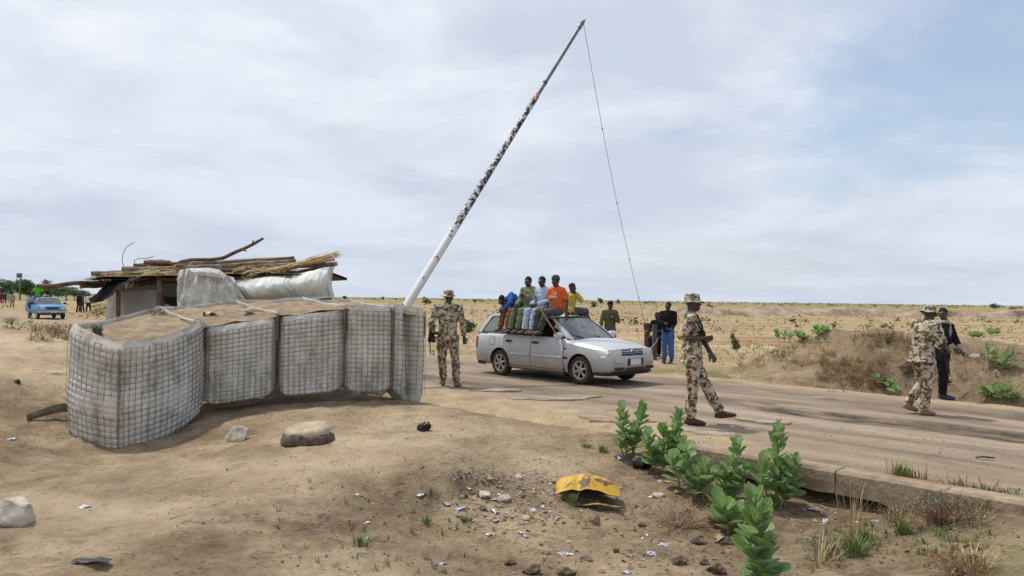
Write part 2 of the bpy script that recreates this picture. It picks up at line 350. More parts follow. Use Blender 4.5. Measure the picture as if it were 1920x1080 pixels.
def build_ground():
    X = axis(-10.5, 10.5, .08, 1.075, -5000, 5000); Y = axis(3.8, 19.0, .08, 1.04, -60, 6000)
    gx, gy = np.meshgrid(X, Y); x, y = gx.ravel(), gy.ravel(); z = height(x, y)
    for i in range(len(x)):
        d = abs(x[i]) + abs(y[i])
        if d < 160: z[i] += lump(x[i], y[i]) * (1 if d < 100 else (160 - d) / 60)
    s, n = sn(x, y); nr, nc = gx.shape
    idx = np.arange(nr * nc).reshape(nr, nc)
    f = np.stack([idx[:-1, :-1], idx[:-1, 1:], idx[1:, 1:], idx[1:, :-1]], -1).reshape(-1, 4)
    me = bpy.data.meshes.new('ground'); me.from_pydata(np.stack([x, y, z], -1).tolist(), [], f.tolist()); me.update()
    me.polygons.foreach_set('use_smooth', [True] * len(me.polygons))
    dist = np.hypot(x, y)
    field = np.where(n > 15, sst(n, 16.2, 22) * (1 - .85 * np.exp(-((n - 18.6) / 2.2) ** 2) * sst(s, -12, -9)), 0) + np.where((n < 8) & (dist > 24), sst(dist, 24, 34) * .8, 0)
    field = np.maximum(field, np.where((n > 8) & (n < 15), 0, sst(dist, 60, 90)))
    damp = .9 * np.exp(-((n - 7.55) / .75) ** 2) * sst(s, -6.4, -5.2) * (1 - sst(s, -2.4, -1.2))
    damp = np.maximum(damp, .75 * np.exp(-((n - 6.3) / 1.0) ** 2) * sst(s, -4.8, -3.2) * (1 - sst(s, -1.2, 0)))
    gx_, gy_ = gp(110, 790, -.12)[:2]; damp = np.maximum(damp, .5 * np.exp(-((x - gx_) / 1.1) ** 2 - ((y - gy_) / .8) ** 2))
    mx, my = gp(830, 890, -.1)[:2]; damp = np.maximum(damp, .30 * np.exp(-((x - mx) / .6) ** 2 - ((y - my) / .45) ** 2))
    for u_, v_, ax_, ay_, k_ in ((600, 985, 1.3, .7, .75), (760, 930, .8, .5, .7), (420, 1040, .8, .5, .45), (120, 790, .9, .6, .7), (60, 840, 1.0, .5, .6), (560, 760, 1.2, .25, .7), (720, 755, .6, .2, .8), (1000, 930, .9, .6, .45), (1420, 990, 1.1, .7, .95), (1300, 1040, .8, .4, .7), (1560, 965, .7, .4, .8), (1750, 1000, 1.0, .8, .6), (260, 900, 1.2, .4, .3), (1120, 840, .5, .5, .4), (1700, 690, 1.6, .9, .8), (1850, 700, 1.2, .8, .65)):
        q_ = hit(u_, v_); damp = np.maximum(damp, k_ * np.exp(-((x - q_.x) / ax_) ** 2 - ((y - q_.y) / ay_) ** 2))
    damp = np.maximum(damp, .45 * np.exp(-((n - 16.9) / .6) ** 2) * sst(s, -8, -6))
    green = .8 * np.exp(-((n - 16.6) / .7) ** 2) * (1 - sst(s, -9.5, -8)) + .9 * np.exp(-((x + 19) / 9) ** 2 - ((n - 6.5) / 1.5) ** 2) * (dist > 20)
    green = np.maximum(green, .65 * np.exp(-((n - 6.6) / .7) ** 2) * sst(s, -2.4, -1.4))
    green = np.maximum(green, .25 * sst(dist, 30, 60) * (n > 17))
    ca = me.color_attributes.new('zone', 'FLOAT_COLOR', 'POINT'); ca.data.foreach_set('color', np.stack([field, damp, np.clip(green, 0, 1), np.ones_like(x)], -1).astype(np.float32).ravel())
    pale = np.zeros_like(x)
    for u_, v_, ax_, ay_, k_ in ((60, 640, 2.2, 2.2, 1.0), (100, 700, 1.3, 1.2, .8), (700, 830, 1.2, .5, .7), (500, 880, 1.5, .5, .6), (250, 960, 1.3, .5, .6), (900, 800, .8, .8, .4), (1450, 625, 2.5, 2.0, .7)):
        q_ = hit(u_, v_); pale = np.maximum(pale, k_ * np.exp(-((x - q_.x) / ax_) ** 2 - ((y - q_.y) / ay_) ** 2))
    pt_ = me.attributes.new('pale', 'FLOAT', 'POINT'); pt_.data.foreach_set('value', pale.astype(np.float32))
    fa = me.attributes.new('far', 'FLOAT', 'POINT'); fa.data.foreach_set('value', sst(dist, 90, 420).astype(np.float32) * .9)
    me.materials.append(ground_material())
    tag(link('ground', me), kind='structure')
build_ground()
# ------------------------------------------------------------------ road
def road_z(s, n):
    v = Vector((s, n, 0))
    z = 0.012 * noise.fractal(v * .5, 1, 2, 3) + 0.007 * noise.fractal(Vector((s * .8, n * 3, 5)), 1, 2, 3) + .004 * noise.noise(v * 11)
    wob = .35 * noise.noise(Vector((s * .5, 0, 9))) + .12 * noise.noise(Vector((s * 2.1, 3, 9)))
    # sunken wheel track with a broken far edge
    a = float(sst(s, -7.5, -4.5)) * (0.5 + .5 * noise.noise(Vector((s * .9, 7, 1))))
    z -= .10 * max(a, 0) * (float(sst(n, 11.4 + wob, 12.0 + wob)) * (1 - float(sst(n, 12.42 + wob, 12.5 + wob))))
    z -= .03 * math.exp(-((n - 14.2 - wob) / .4) ** 2) + .02 * math.exp(-((n - 10.2 + wob) / .35) ** 2)
    e0 = 8.15 + (wob * .5 if s < -5.6 else 0)
    z -= .14 * (1 - float(sst(n, e0, e0 + (.5 if s < -5.6 else .12)))) + .14 * float(sst(n, 15.6 + wob, 16.3 + wob))
    return z
def build_road():
    S = [-95 + .0]
    while S[-1] < -18: S.append(S[-1] + max(.12, (-17 - S[-1]) * .035))
    S += list(np.arange(S[-1] + .1, 3.5, .085)); 
    while S[-1] < 45: S.append(S[-1] + .3 + (S[-1] - 3) * .05)
    Nn = np.concatenate([np.arange(8.12, 9, .07), np.arange(9, 11.3, .1), np.arange(11.3, 13, .05), np.arange(13, 16.6, .11)])
    P = [[(*xy(s, n), road_z(s, n)) for n in Nn] for s in S]
    m = bpy.data.materials.new('dusty_asphalt'); nt, N, L, p = _pr(m)
    geo = N.new('ShaderNodeNewGeometry'); rot = N.new('ShaderNodeMapping'); rot.inputs['Rotation'].default_value = (0, 0, R(45.57)); L.new(geo.outputs['Position'], rot.inputs[0])
    st = N.new('ShaderNodeMapping'); st.inputs['Scale'].default_value = (.22, 1.2, 1); L.new(rot.outputs[0], st.inputs[0])
    def nz(scale, det, vec, rough=.62, dist=0):
        n = N.new('ShaderNodeTexNoise'); n.inputs['Scale'].default_value = scale; n.inputs['Detail'].default_value = det; n.inputs['Roughness'].default_value = rough; n.inputs['Distortion'].default_value = dist; L.new(vec, n.inputs['Vector']); return n.outputs['Fac']
    def ramp(f, stops):
        r = N.new('ShaderNodeValToRGB'); L.new(f, r.inputs[0]); e = r.color_ramp.elements
        while len(e) < len(stops): e.new(.5)
        for q, (ps, c) in zip(e, stops): q.position = ps; q.color = (*c, 1)
        return r.outputs[0]
    base = ramp(nz(1.0, 9, st.outputs[0], .66, .5), [(.28, (.11, .085, .063)), (.42, (.215, .165, .118)), (.55, (.315, .242, .172)), (.72, (.43, .34, .245))])
    sp = ramp(nz(34, 4, geo.outputs['Position'], .7), [(.32, (.5, .47, .45)), (.46, (1, 1, 1))])
    mx = N.new('ShaderNodeMixRGB'); mx.blend_type = 'MULTIPLY'; mx.inputs[0].default_value = .8; L.new(base, mx.inputs[1]); L.new(sp, mx.inputs[2])
    vo = N.new('ShaderNodeTexVoronoi'); vo.inputs['Scale'].default_value = 42; L.new(geo.outputs['Position'], vo.inputs['Vector'])
    gm = ramp(vo.outputs['Distance'], [(.1, (1, 1, 1)), (.22, (0, 0, 0))]); gs = ramp(nz(.9, 5, geo.outputs['Position']), [(.5, (0, 0, 0)), (.62, (1, 1, 1))])
    mm = N.new('ShaderNodeMixRGB'); mm.blend_type = 'MULTIPLY'; mm.inputs[0].default_value = 1; L.new(gm, mm.inputs[1]); L.new(gs, mm.inputs[2])
    m3 = N.new('ShaderNodeMixRGB'); L.new(mm.outputs[0], m3.inputs[0]); L.new(mx.outputs[0], m3.inputs[1]); L.new(ramp(vo.outputs['Color'], [(.2, (.12, .1, .085)), (.8, (.48, .42, .36))]), m3.inputs[2])
    ra = N.new('ShaderNodeAttribute'); ra.attribute_name = 'rut'; m4 = N.new('ShaderNodeMixRGB'); L.new(ra.outputs['Fac'], m4.inputs[0]); L.new(m3.outputs[0], m4.inputs[1]); L.new(ramp(nz(9, 7, geo.outputs['Position'], .7), [(.3, (.035, .027, .021)), (.7, (.13, .098, .07))]), m4.inputs[2])
    da = N.new('ShaderNodeAttribute'); da.attribute_name = 'dust'; dn = N.new('ShaderNodeMath'); dn.operation = 'MULTIPLY'; dn.use_clamp = True; L.new(da.outputs['Fac'], dn.inputs[0]); L.new(ramp(nz(1.3, 8, geo.outputs['Position'], .7), [(.34, (.3, .3, .3)), (.54, (1.6, 1.6, 1.6))]), dn.inputs[1])
    m5 = N.new('ShaderNodeMixRGB'); L.new(dn.outputs[0], m5.inputs[0]); L.new(m4.outputs[0], m5.inputs[1]); L.new(ramp(nz(2.2, 8, geo.outputs['Position'], .68), [(.3, (.27, .19, .115)), (.5, (.39, .29, .18)), (.7, (.48, .37, .24))]), m5.inputs[2])
    L.new(m5.outputs[0], p.inputs['Base Color']); p.inputs['Roughness'].default_value = .93; p.inputs['Specular IOR Level'].default_value = .2
    b = N.new('ShaderNodeBump'); b.inputs['Strength'].default_value = .5; b.inputs['Distance'].default_value = .012; L.new(nz(30, 7, geo.outputs['Position'], .7), b.inputs['Height']); L.new(b.outputs[0], p.inputs['Normal'])
    o = MB().grid(P).obj('road', m, fix=False)
    if o.data.polygons[0].normal.z < 0: o.data.flip_normals()
    rut = []
    for s in S:
        wob = .35 * noise.noise(Vector((s * .5, 0, 9))) + .12 * noise.noise(Vector((s * 2.1, 3, 9)))
        for n in Nn:
            k = float(sst(s, -8.5, -5.5)) * float(sst(n, 11.5 + wob, 11.9 + wob)) * (1 - float(sst(n, 12.45 + wob, 12.55 + wob))); k = max(k * .85, .55 * math.exp(-((n - 14.3 - wob) / .3) ** 2) * float(sst(s, -16, -10)), .5 * math.exp(-((n - 10.6 + wob) / .3) ** 2) * (1 - float(sst(s, -8, -4))), .8 * math.exp(-((n - 8.42) / .12) ** 2) * float(sst(s, -4.4, -3.6)))
            rut.append(min(1, max(0, k * (.55 + 1.1 * noise.fractal(Vector((s * 1.6, n * 4, 2)), 1, 2, 4) + .2))))
    dust = [min(1, max(0, (1 - float(sst(n, 8.3, 10.4))) * (1 - .75 * float(sst(s, -5.8, -4.6))) + .8 * float(sst(n, 14.6, 15.9)) + .35 * float(sst(-s, 12, 30)))) for s in S for n in Nn]
    at3 = o.data.attributes.new('dust', 'FLOAT', 'POINT'); at3.data.foreach_set('value', dust)
    at2 = o.data.attributes.new('rut', 'FLOAT', 'POINT'); at2.data.foreach_set('value', rut)
    tag(o, kind='structure')
build_road()
CONC = mat('old_concrete', (.27, .212, .155), .94, .3, 3.0, .7, 30, base2=(.40, .325, .245))
CONCD = mat('weathered_concrete', (.30, .222, .145), .95, .3, 4.0, .8, 24, base2=(.40, .30, .20), bdist=.02)
def headwall():
    t = thing('culvert_headwall', 'low dusty concrete culvert wall along the road edge behind the leafy plants', 'culvert wall')
    def wall(s0, s1, zb, zt, n0, n1, name, k):
        mb = MB(); S = np.linspace(s0, s1, k)
        rings = []
        for s in S:
            e = .032 * noise.noise(Vector((s * 2.3, 1, 0))); e2 = .03 * noise.noise(Vector((s * 3.1, 4, 0))) + .012 * noise.noise(Vector((s * 11, 4, 0)))
            zb_ = zb(s) if callable(zb) else zb
            sec = [(n0 + e, zb_), (n0 - .006 + e2, (zb_ + zt) / 2), (n0 + e2, zt - .03), (n0 + .03, zt + e * .6), (n1, zt - .004 + e2 * .4), (n1, zb_)]
            rings.append([(*xy(s, n), z) for n, z in sec])
        mb.grid([r_ + [r_[0]] for r_ in rings]); mb.add(rings[0], [tuple(range(6))]); mb.add(rings[-1], [tuple(range(6))[::-1]])
        return mb.obj(name, CONCD, t, smooth=False, fix=True)
    wall(-5.5, -3.32, lambda s: -.20 + .05 * noise.noise(Vector((s * 3, 0, 0))), .035, 7.93, 8.2, 'wall_block', 30)
    wall(-3.31, -1.0, lambda s: -.21 - .3 * float(sst(s, -2.9, -2.4)), .03, 7.945, 8.2, 'wall_block', 28)
headwall()
def slab(cu, cv, w_, d_, th, zt, ang, label, seed, m=CONC):
    c = gp(cu, cv, zt); rnd = random.Random(seed); k = 18; top = []
    for i in range(k):
        a = 2 * math.pi * i / k; r = .82 + .36 * rnd.random()
        q = Vector((math.cos(a) * w_ / 2 * r, math.sin(a) * d_ / 2 * r, 0)); q = Matrix.Rotation(R(ang), 3, 'Z') @ q
        top.append(Vector((q.x, q.y, .012 * noise.noise(q * 3 + Vector((seed, 0, 0))))))
    mb = MB(); rings = [[q * .55 + Vector((0, 0, .006)) for q in top], top, [q * 1.012 - Vector((0, 0, .02)) for q in top], [q * .97 - Vector((0, 0, th)) for q in top]]
    mb.grid([r_ + [r_[0]] for r_ in rings]); mb.add(rings[0], [tuple(range(k))]); mb.add(rings[-1], [tuple(range(k))[::-1]])
    o = mb.obj('concrete_fragment', m, smooth=False, fix=True); o.location = (c.x, c.y, zt)
    tag(o, label, 'paving slab', 'broken pavement slabs at the road edge')
slab(928, 730, .95, .55, .06, .016, 10, 'small broken pavement slab just ahead of the soldier seen from behind', 3)
slab(1045, 745, 1.65, .55, .06, .014, 18, 'long pale broken pavement slab in front of the silver car', 5)
slab(1150, 783, 1.15, .8, .14, .022, -40, 'pavement slab with a dark undercut edge behind the leafy plants', 8, CONCD)
slab(1325, 808, .75, .5, .06, .010, -30, 'pale worn pavement patch under the striding soldier\'s feet', 11)
slab(1430, 788, .8, .35, .06, .008, -35, 'pale pavement patch beyond the striding soldier\'s boots', 14)
# ================================================================== wire and fabric earth baskets
def fabric_material():
    m = bpy.data.materials.new('geotextile'); nt, N, L, p = _pr(m)
    tc = N.new('ShaderNodeTexCoord'); co = tc.outputs['Object']
    def nz(scale, det, rough=.62, loc=(0, 0, 0), sc_=(1, 1, 1)):
        mp = N.new('ShaderNodeMapping'); mp.inputs['Location'].default_value = loc; mp.inputs['Scale'].default_value = sc_; L.new(co, mp.inputs[0])
        n = N.new('ShaderNodeTexNoise'); n.inputs['Scale'].default_value = scale; n.inputs['Detail'].default_value = det; n.inputs['Roughness'].default_value = rough; L.new(mp.outputs[0], n.inputs['Vector']); return n.outputs['Fac']
    def ramp(f, stops):
        r = N.new('ShaderNodeValToRGB'); L.new(f, r.inputs[0]); e = r.color_ramp.elements
        while len(e) < len(stops): e.new(.5)
        for q, (ps, c) in zip(e, stops): q.position = ps; q.color = (*c, 1)
        return r.outputs[0]
    def mul(a, b, f=1.0):
        x = N.new('ShaderNodeMixRGB'); x.blend_type = 'MULTIPLY'; x.inputs[0].default_value = f; L.new(a, x.inputs[1]); L.new(b, x.inputs[2]); return x.outputs[0]
    c = ramp(nz(2.2, 7), [(.3, (.45, .432, .385)), (.5, (.59, .572, .52)), (.7, (.70, .682, .625))])
    c = mul(c, ramp(nz(3.0, 9, .75, (4, 1, 2), (1, 1, .55)), [(.30, (.22, .215, .20)), (.40, (.70, .69, .67)), (.49, (1, 1, 1))]))   # mould streaks
    c = mul(c, ramp(nz(40, 4, .7), [(.30, (.35, .34, .33)), (.40, (1, 1, 1))]), .8)                                             # specks
    c = mul(c, ramp(nz(1.2, 5, .6, (9, 3, 1)), [(.4, (1, 1, 1)), (.7, (.92, .86, .76))]))                                        # dust
    L.new(c, p.inputs['Base Color']); p.inputs['Roughness'].default_value = .95; p.inputs['Specular IOR Level'].default_value = .1; p.inputs['Sheen Weight'].default_value = .1
    b = N.new('ShaderNodeBump'); b.inputs['Strength'].default_value = .4; b.inputs['Distance'].default_value = .006; L.new(nz(60, 5, .7), b.inputs['Height']); L.new(b.outputs[0], p.inputs['Normal'])
    return m
FABRIC = fabric_material()
WIRE = mat('dull_steel_wire', (.155, .14, .12), .7, .3, 20, 0, metallic=.2)
FILL = mat('sand_fill', (.26, .185, .115), .97, .25, 5, .8, 30, base2=(.38, .28, .175), bdist=.03)
def pz(u, vt, vb, Y): a = at(u, vt, Y); b = at(u, vb, Y); return Vector((a.x, a.y, b.z)), Vector((a.x, a.y, a.z))   # bottom, top
PT = {'P0': pz(134, 610, 832, 10.95), 'P1': pz(232, 648, 856, 10.1), 'P2': pz(381, 603, 778, 11.4), 'P3': pz(522, 583, 755, 11.85), 'P4': pz(648, 570, 744, 12.05),
      'P5': pz(738, 573, 742, 12.35), 'P6': pz(797, 582, 738, 12.75), 'B1': pz(298, 574, 700, 12.25), 'B2': pz(440, 562, 690, 12.95), 'B3': pz(567, 556, 690, 13.1), 'B4': pz(655, 560, 690, 13.3), 'B5': pz(762, 573, 690, 13.6)}
def panel_fn(a, b, bulge, out, lean=0.0):
    (ab, at_), (bb, bt) = PT[a], PT[b]
    def fn(u, v, off):
        q = (ab * (1 - u) + bb * u) * (1 - v) + (at_ * (1 - u) + bt * u) * v
        vv = min(max(v, 0), 1)
        bl = bulge * (max(0, math.sin(math.pi * min(max(u, 0), 1))) ** .6) * (.35 + .65 * math.sin(math.pi * (.12 + .80 * (1 - vv))))
        return q + out * (bl + off)
    return fn
def curve_fn(a, b, via, bulge, t1=.38):
    def ctl(i): A, B, C = PT[a][i], PT[b][i], PT[via][i]; return A, (C - A * (1 - t1) ** 2 - B * t1 ** 2) / (2 * t1 * (1 - t1)), B
    cb, ct = ctl(0), ctl(1)
    def fn(u, v, off):
        def bz(c): return c[0] * (1 - u) ** 2 + c[1] * (2 * u * (1 - u)) + c[2] * u ** 2
        f_ = u / t1 if u < t1 else (u - t1) / (1 - t1); A_, B_ = ((a, via) if u < t1 else (via, b)); lin = (PT[A_][0].lerp(PT[B_][0], f_)) * (1 - v) + (PT[A_][1].lerp(PT[B_][1], f_)) * v; q = (bz(cb) * (1 - v) + bz(ct) * v).lerp(lin, .5); d = (cb[1] - cb[0]) * (1 - u) + (cb[2] - cb[1]) * u; o = Vector((d.y, -d.x, 0)).normalized(); vv = min(max(v, 0), 1)
        return q + o * (off + bulge * (.35 + .65 * math.sin(math.pi * (.12 + .8 * (1 - vv)))) * (.35 + .65 * abs(math.sin(math.pi * (u / t1 if u < t1 else (u - t1) / (1 - t1)))) ** .7))
    return fn
def outward(a, b, flip=False):
    d = PT[b][0] - PT[a][0]; o = Vector((d.y, -d.x, 0)).normalized(); return -o if flip else o
def front_panel(a, b, cols, rows, bulge, top_v, fab, wire, seed, bag=.19, low=0.0, fold=None, via=None):
    fn = curve_fn(a, b, via, bulge) if via else panel_fn(a, b, bulge, outward(a, b)); k = 4
    nu, nv = cols * k, rows * k
    P = []
    for j in range(-3, nv + 6):
        v = j / nv * top_v; row = []
        for i in range(nu + 1):
            u = i / nu
            quilt = .021 * (abs(math.sin(math.pi * u * cols)) * abs(math.sin(math.pi * min(j, nv) / k))) ** .6 if 0 <= j <= nv else .003
            eu = min(u, 1 - u); ed = bag * (1 - min(1, eu / .10)) ** 1.6 * (1 - .25 * v)
            vb = v - low
            corner = .09 * (1 - min(1, eu / .25)) ** 2                       # rounded bag corners low down
            cut = max(0, corner + .03 - vb) if vb < .25 else 0
            off = quilt - ed - (.10 * min(1, cut / .08) if cut else 0) - (.07 * ((.05 - vb) / .05) ** 2 if vb < .05 else 0)
            vv = v + (low + cut * .7) * (1 - v) ** 3
            if j > nv: off += -.008 * (j - nv) + .012 * noise.noise(Vector((u * 7, seed, j * .3))); vv += .012 * noise.noise(Vector((u * 5, seed + 3, 0)))
            off += .028 * noise.noise(Vector((u * 3.3 + seed, v * 3.5, 1))) + .008 * noise.noise(Vector((u * 14 + seed, v * 17, 1))) 
            if fold: off += fold(u, v)[0]; vv += fold(u, v)[1]
            row.append(fn(u, vv, off))
        P.append(row)
    fab.grid(P)
    def wob(u, v): return .010 * noise.noise(Vector((u * 5 + seed, v * 5, 4))) + .003
    rr = .0025
    for j in range(rows + 1):
        v = j / rows * top_v
        wire.tube([fn(i / (cols * 2), v + .009 * noise.noise(Vector((i * .25, j * .5, seed))), .006 + wob(i / cols / 2, v) + (fold(i / cols / 2, v)[0] * .9 if fold else 0)) for i in range(cols * 2 + 1)], rr, n=4, caps=None)
    for i in range(cols + 1):
        u = i / cols
        wire.tube([fn(u + .007 * noise.noise(Vector((i * .6, j * .22, seed))), j / (rows * 1.5) * top_v, .009 + wob(u, j / rows / 1.5) + (fold(u, j / rows / 1.5)[0] * .9 if fold else 0)) for j in range(int(rows * 1.5) + 1)], rr, n=4, caps=None)
def plain_wall(a, b, fab, seed, depth=.45, side=1.0, n=18, th=.012):
    """inner or rear fabric wall: only its upper part stands clear of the fill"""
    (ab, at_), (bb, bt) = PT[a], PT[b]; out = outward(a, b) * side; rows = []
    for off in (0, th):
        P = []
        for v in (0, .4, .75, .92, 1.0) if off == 0 else (1.0, .92, .75, .4, 0):
            row = []
            for i in range(n + 1):
                u = i / n; t = at_ * (1 - u) + bt * u; sag = -.035 * math.sin(math.pi * u) + .018 * noise.noise(Vector((u * 6, seed, 0)))
                q = t - Vector((0, 0, depth * (1 - v))) + Vector((0, 0, sag * v)) + out * (off + .03 * noise.noise(Vector((u * 5, v * 1.5, seed))) * math.sin(math.pi * u) ** .5)
                row.append(q)
            P.append(row)
        rows += P
    fab.grid(rows)
def coil(p, parent, out, frac=.97, off=.012):
    b, t = p; L_ = (t - b).length * frac; turns = int(L_ / .034); pts = []
    d = (t - b).normalized(); e1 = out.normalized(); e2 = d.cross(e1)
    for i in range(turns * 7): a = 2 * math.pi * i / 7; pts.append(b + d * (L_ * i / (turns * 7)) + e1 * (off + .02 * math.cos(a)) + e2 * .02 * math.sin(a))
    MB().tube(pts, .0042, n=4, caps=None).obj('hinge_coil', WIRE, parent)
def fill(keys, parent, drop, seed, mound=.06):
    tops = [PT[k][1] for k in keys]; c = sum(tops, Vector()) / len(tops); n = 14; P = []
    for j in range(n + 1):
        row = []
        for i in range(n + 1):
            u, v = i / n, j / n; q = (tops[0] * (1 - u) + tops[1] * u) * (1 - v) + (tops[3] * (1 - u) + tops[2] * u) * v
            e = min(u, 1 - u, v, 1 - v) * 2; q = c + (q - c) * 1.035
            q = q + Vector((0, 0, -drop + mound * e + .05 * noise.fractal(Vector((u * 3 + seed, v * 3, 0)), 1, 2, 4)))
            row.append(q)
        P.append(row)
    o = MB().grid(P).obj('sand_fill', FILL, parent)
    if o.data.polygons[0].normal.z < 0: o.data.flip_normals()
GRP = 'earth-filled wire baskets of the checkpoint wall'
def basket(label, fronts, inner, corners, coils, seed, drop, **kw):
    t = thing('earth_basket', label, 'gabion', group=GRP)
    fab, wire = MB(), MB()
    for q in fronts: front_panel(*q[:4], q[4], q[5], fab, wire, seed + len(fab.v) % 7, **{**kw, **(q[6] if len(q) > 6 else {})})
    for a, b, sd_ in inner: plain_wall(a, b, fab, seed + ord(a[1]) + ord(b[1]), side=sd_)
    fab.obj('fabric_liner', FABRIC, t, fix=False); w_ = wire.obj('wire_mesh', WIRE, t); w_['kind'] = 'stuff'
    for k, o in coils: coil(PT[k], t, o, off=.075 if k == 'P1' else .03)
    fill(corners, t, drop, seed); return t
def fold5(u, v):
    f = -.33 * math.exp(-((u - .50 - .12 * (1 - v)) / .16) ** 2) * (.55 + .45 * v) + .05 * math.exp(-((u - .85) / .15) ** 2)
    f += .05 * noise.noise(Vector((u * 5, v * 4, 8))) * (1 - v)
    low = -.28 * math.exp(-((u - .62) / .26) ** 2) * (1 - v) ** 4
    return f, low
basket('largest nearest earth basket, a weed growing in its sand top', [('P0', 'P2', 27, 18, .10, .965, dict(via='P1'))], [('P0', 'B1', -1), ('P2', 'B1', 1)], ['P1', 'P2', 'B1', 'P0'], [('P1', Vector((-.2, -1, 0)) * 1.0)], 1.0, .09, bag=.02, )
basket('earth basket with a brown bottle lying on its sand top', [('P2', 'P3', 13, 18, .11, .87)], [('B1', 'B2', 1), ('P3', 'B2', 1)], ['P2', 'P3', 'B2', 'B1'], [('P2', Vector((-.1, -1, 0)))], 2.3, .08, low=.035)
basket('earth basket in the middle of the wall, darkly stained near its top', [('P3', 'P4', 12, 18, .10, .88)], [('B2', 'B3', 1), ('P4', 'B3', 1)], ['P3', 'P4', 'B3', 'B2'], [('P3', Vector((0, -1, 0)))], 3.7, .07, low=.02)
basket('narrow upright earth basket beside the crumpled end basket', [('P4', 'P5', 9, 18, .08, .93)], [('B3', 'B4', 1), ('P5', 'B4', 1)], ['P4', 'P5', 'B4', 'B3'], [('P4', Vector((0, -1, 0)))], 5.1, .08, low=.01)
basket('crumpled torn earth basket at the road end of the wall', [('P5', 'P6', 8, 17, .05, .96, dict(fold=fold5))], [('B4', 'B5', 1), ('P6', 'B5', 1)], ['P5', 'P6', 'B5', 'B4'], [('P5', Vector((0, -1, 0)))], 6.4, .10)
# ================================================================== guard shelter behind the baskets
WOOD = mat('weathered_wood', (.20, .135, .085), .9, .35, 7, .6, 22, base2=(.34, .25, .165))
WOODG = mat('grey_old_wood', (.19, .155, .12), .92, .35, 8, .6, 25, base2=(.32, .27, .21))
BARK = mat('brown_bark', (.13, .075, .045), .95, .4, 12, .9, 35, base2=(.22, .13, .08))
PALE = mat('split_pale_wood', (.52, .36, .17), .9, .25, 20, .4, base2=(.66, .49, .26))
STRAW = mat('straw', (.50, .35, .15), .9, .35, 30, .3, base2=(.68, .52, .27))
BLACKP = mat('black_plastic', (.009, .009, .010), .75, .3, 8, .5, 18, bdist=.02, spec=.12)
WHITEP = mat('dirty_white_tarpaulin', (.66, .67, .60), .98, .12, 3, .2, 14, base2=(.80, .80, .75), spec=.05, bdist=.02)
PLASTER = mat('grey_plaster', (.36, .345, .32), .95, .16, 5, .5, 45, base2=(.44, .42, .39))
DARK = mat('painted_shade', (.012, .011, .01), .95, .2, 5, 0)  # near-black colour stands in for the shade inside shelter and vehicles
GREYC = mat('mould_speckled_cloth', (.42, .41, .365), .95, .45, 38, .4, 60, base2=(.64, .62, .56), lo=.34, hi=.50, detail=9)
sh = thing('guard_shelter', 'makeshift guard shelter of poles, tarpaulin and plaster roofed with loose logs', 'shelter', (-5.0, 14.6, 0))
bpy.context.view_layer.update()
def local(o, mb): return mb.xf(Matrix.Translation(-Vector(o.location)))
def beam(name, a, b, r, m, parent=sh, n=8, bend=0.0, flat=1.0, ends=None, seed=0, taper=.85):
    a, b = Vector(a), Vector(b); k = 9; pts = []; rr = []
    for i in range(k):
        t = i / (k - 1); q = a.lerp(b, t) + Vector((0, 0, bend * math.sin(math.pi * t))) + Vector((noise.noise(Vector((t * 3, seed, 0))), noise.noise(Vector((t * 3, seed, 5))), noise.noise(Vector((t * 3, seed, 9))))) * r * .5
        pts.append(q); s_ = r * (1 - (1 - taper) * t) * (1 + .12 * noise.noise(Vector((t * 6, seed, 2)))); rr.append((s_, s_ * flat))
    mb = MB().tube(pts, rr, n=n, caps='flat', lat=(0, 0, 1) if flat != 1.0 else None)
    mb.m[-1] = mb.m[-2] = 1
    if parent is not None: local(parent, mb)
    return mb.obj(name, [m, ends or PALE], parent, smooth=n > 4)
def pl(u0, v0, Y0, u1, v1, Y1): return at(u0, v0, Y0), at(u1, v1, Y1)
# posts and walls
for u, vt, vb, Y in ((222, 545, 640, 13.3), (300, 516, 640, 13.5), (436, 520, 640, 13.7), (616, 505, 640, 13.9), (240, 530, 640, 15.9), (610, 510, 640, 16.2), (430, 515, 640, 16.2)):
    a, b = at(u, vb, Y), at(u, vt, Y); a.z = hz(a.x, a.y) - .1; beam('post', a, b, .062 if u != 222 else .045, BARK, seed=u)
def wall_box(u0, u1, vt, Y0, Y1, zb=-.2, th=.12):
    a, b = at(u0, vt, Y0), at(u1, vt, Y1); d = (b - a); d.z = 0; k = 14; nrm = Vector((d.y, -d.x, 0)).normalized(); P = []
    for j, (zz, off) in enumerate(((zb, 0), (a.z - .02, 0), (a.z, -.01), (a.z, -th), (zb, -th))):
        P.append([Vector((a.x, a.y, 0)) + d * (i / k) + nrm * (off + .008 * noise.noise(Vector((i * .7, j, 3)))) + Vector((0, 0, zz + (.012 * noise.noise(Vector((i * .9, 2, j))) if j else 0))) for i in range(k + 1)])
    local(sh, MB().grid(P)).obj('plaster_wall', PLASTER, sh, smooth=False)
wall_box(200, 236, 544, 14.6, 13.75); wall_box(236, 300, 542, 13.75, 13.9)
q = MB(); a, b = at(205, 540, 16.3), at(625, 540, 16.6); q.box(((a.x + b.x) / 2, 16.4, 1.0), (abs(b.x - a.x), .1, 2.5)); local(sh, q).obj('dark_backing', DARK, sh)  # added near-black backing that keeps the inside of the shelter dark
a, b = at(215, 520, 14.9), at(622, 512, 15.0); q = MB(); P = []
for yy, dz in ((13.4, -.05), (14.6, .03), (16.4, -.06)):
    P.append([Vector((a.x + (b.x - a.x) * i / 12, yy, a.z + (b.z - a.z) * i / 12 + dz + .03 * noise.noise(Vector((i * .8, yy, 0))))) for i in range(13)])
P2 = [[v_ - Vector((0, 0, .05)) for v_ in r_] for r_ in P[::-1]]
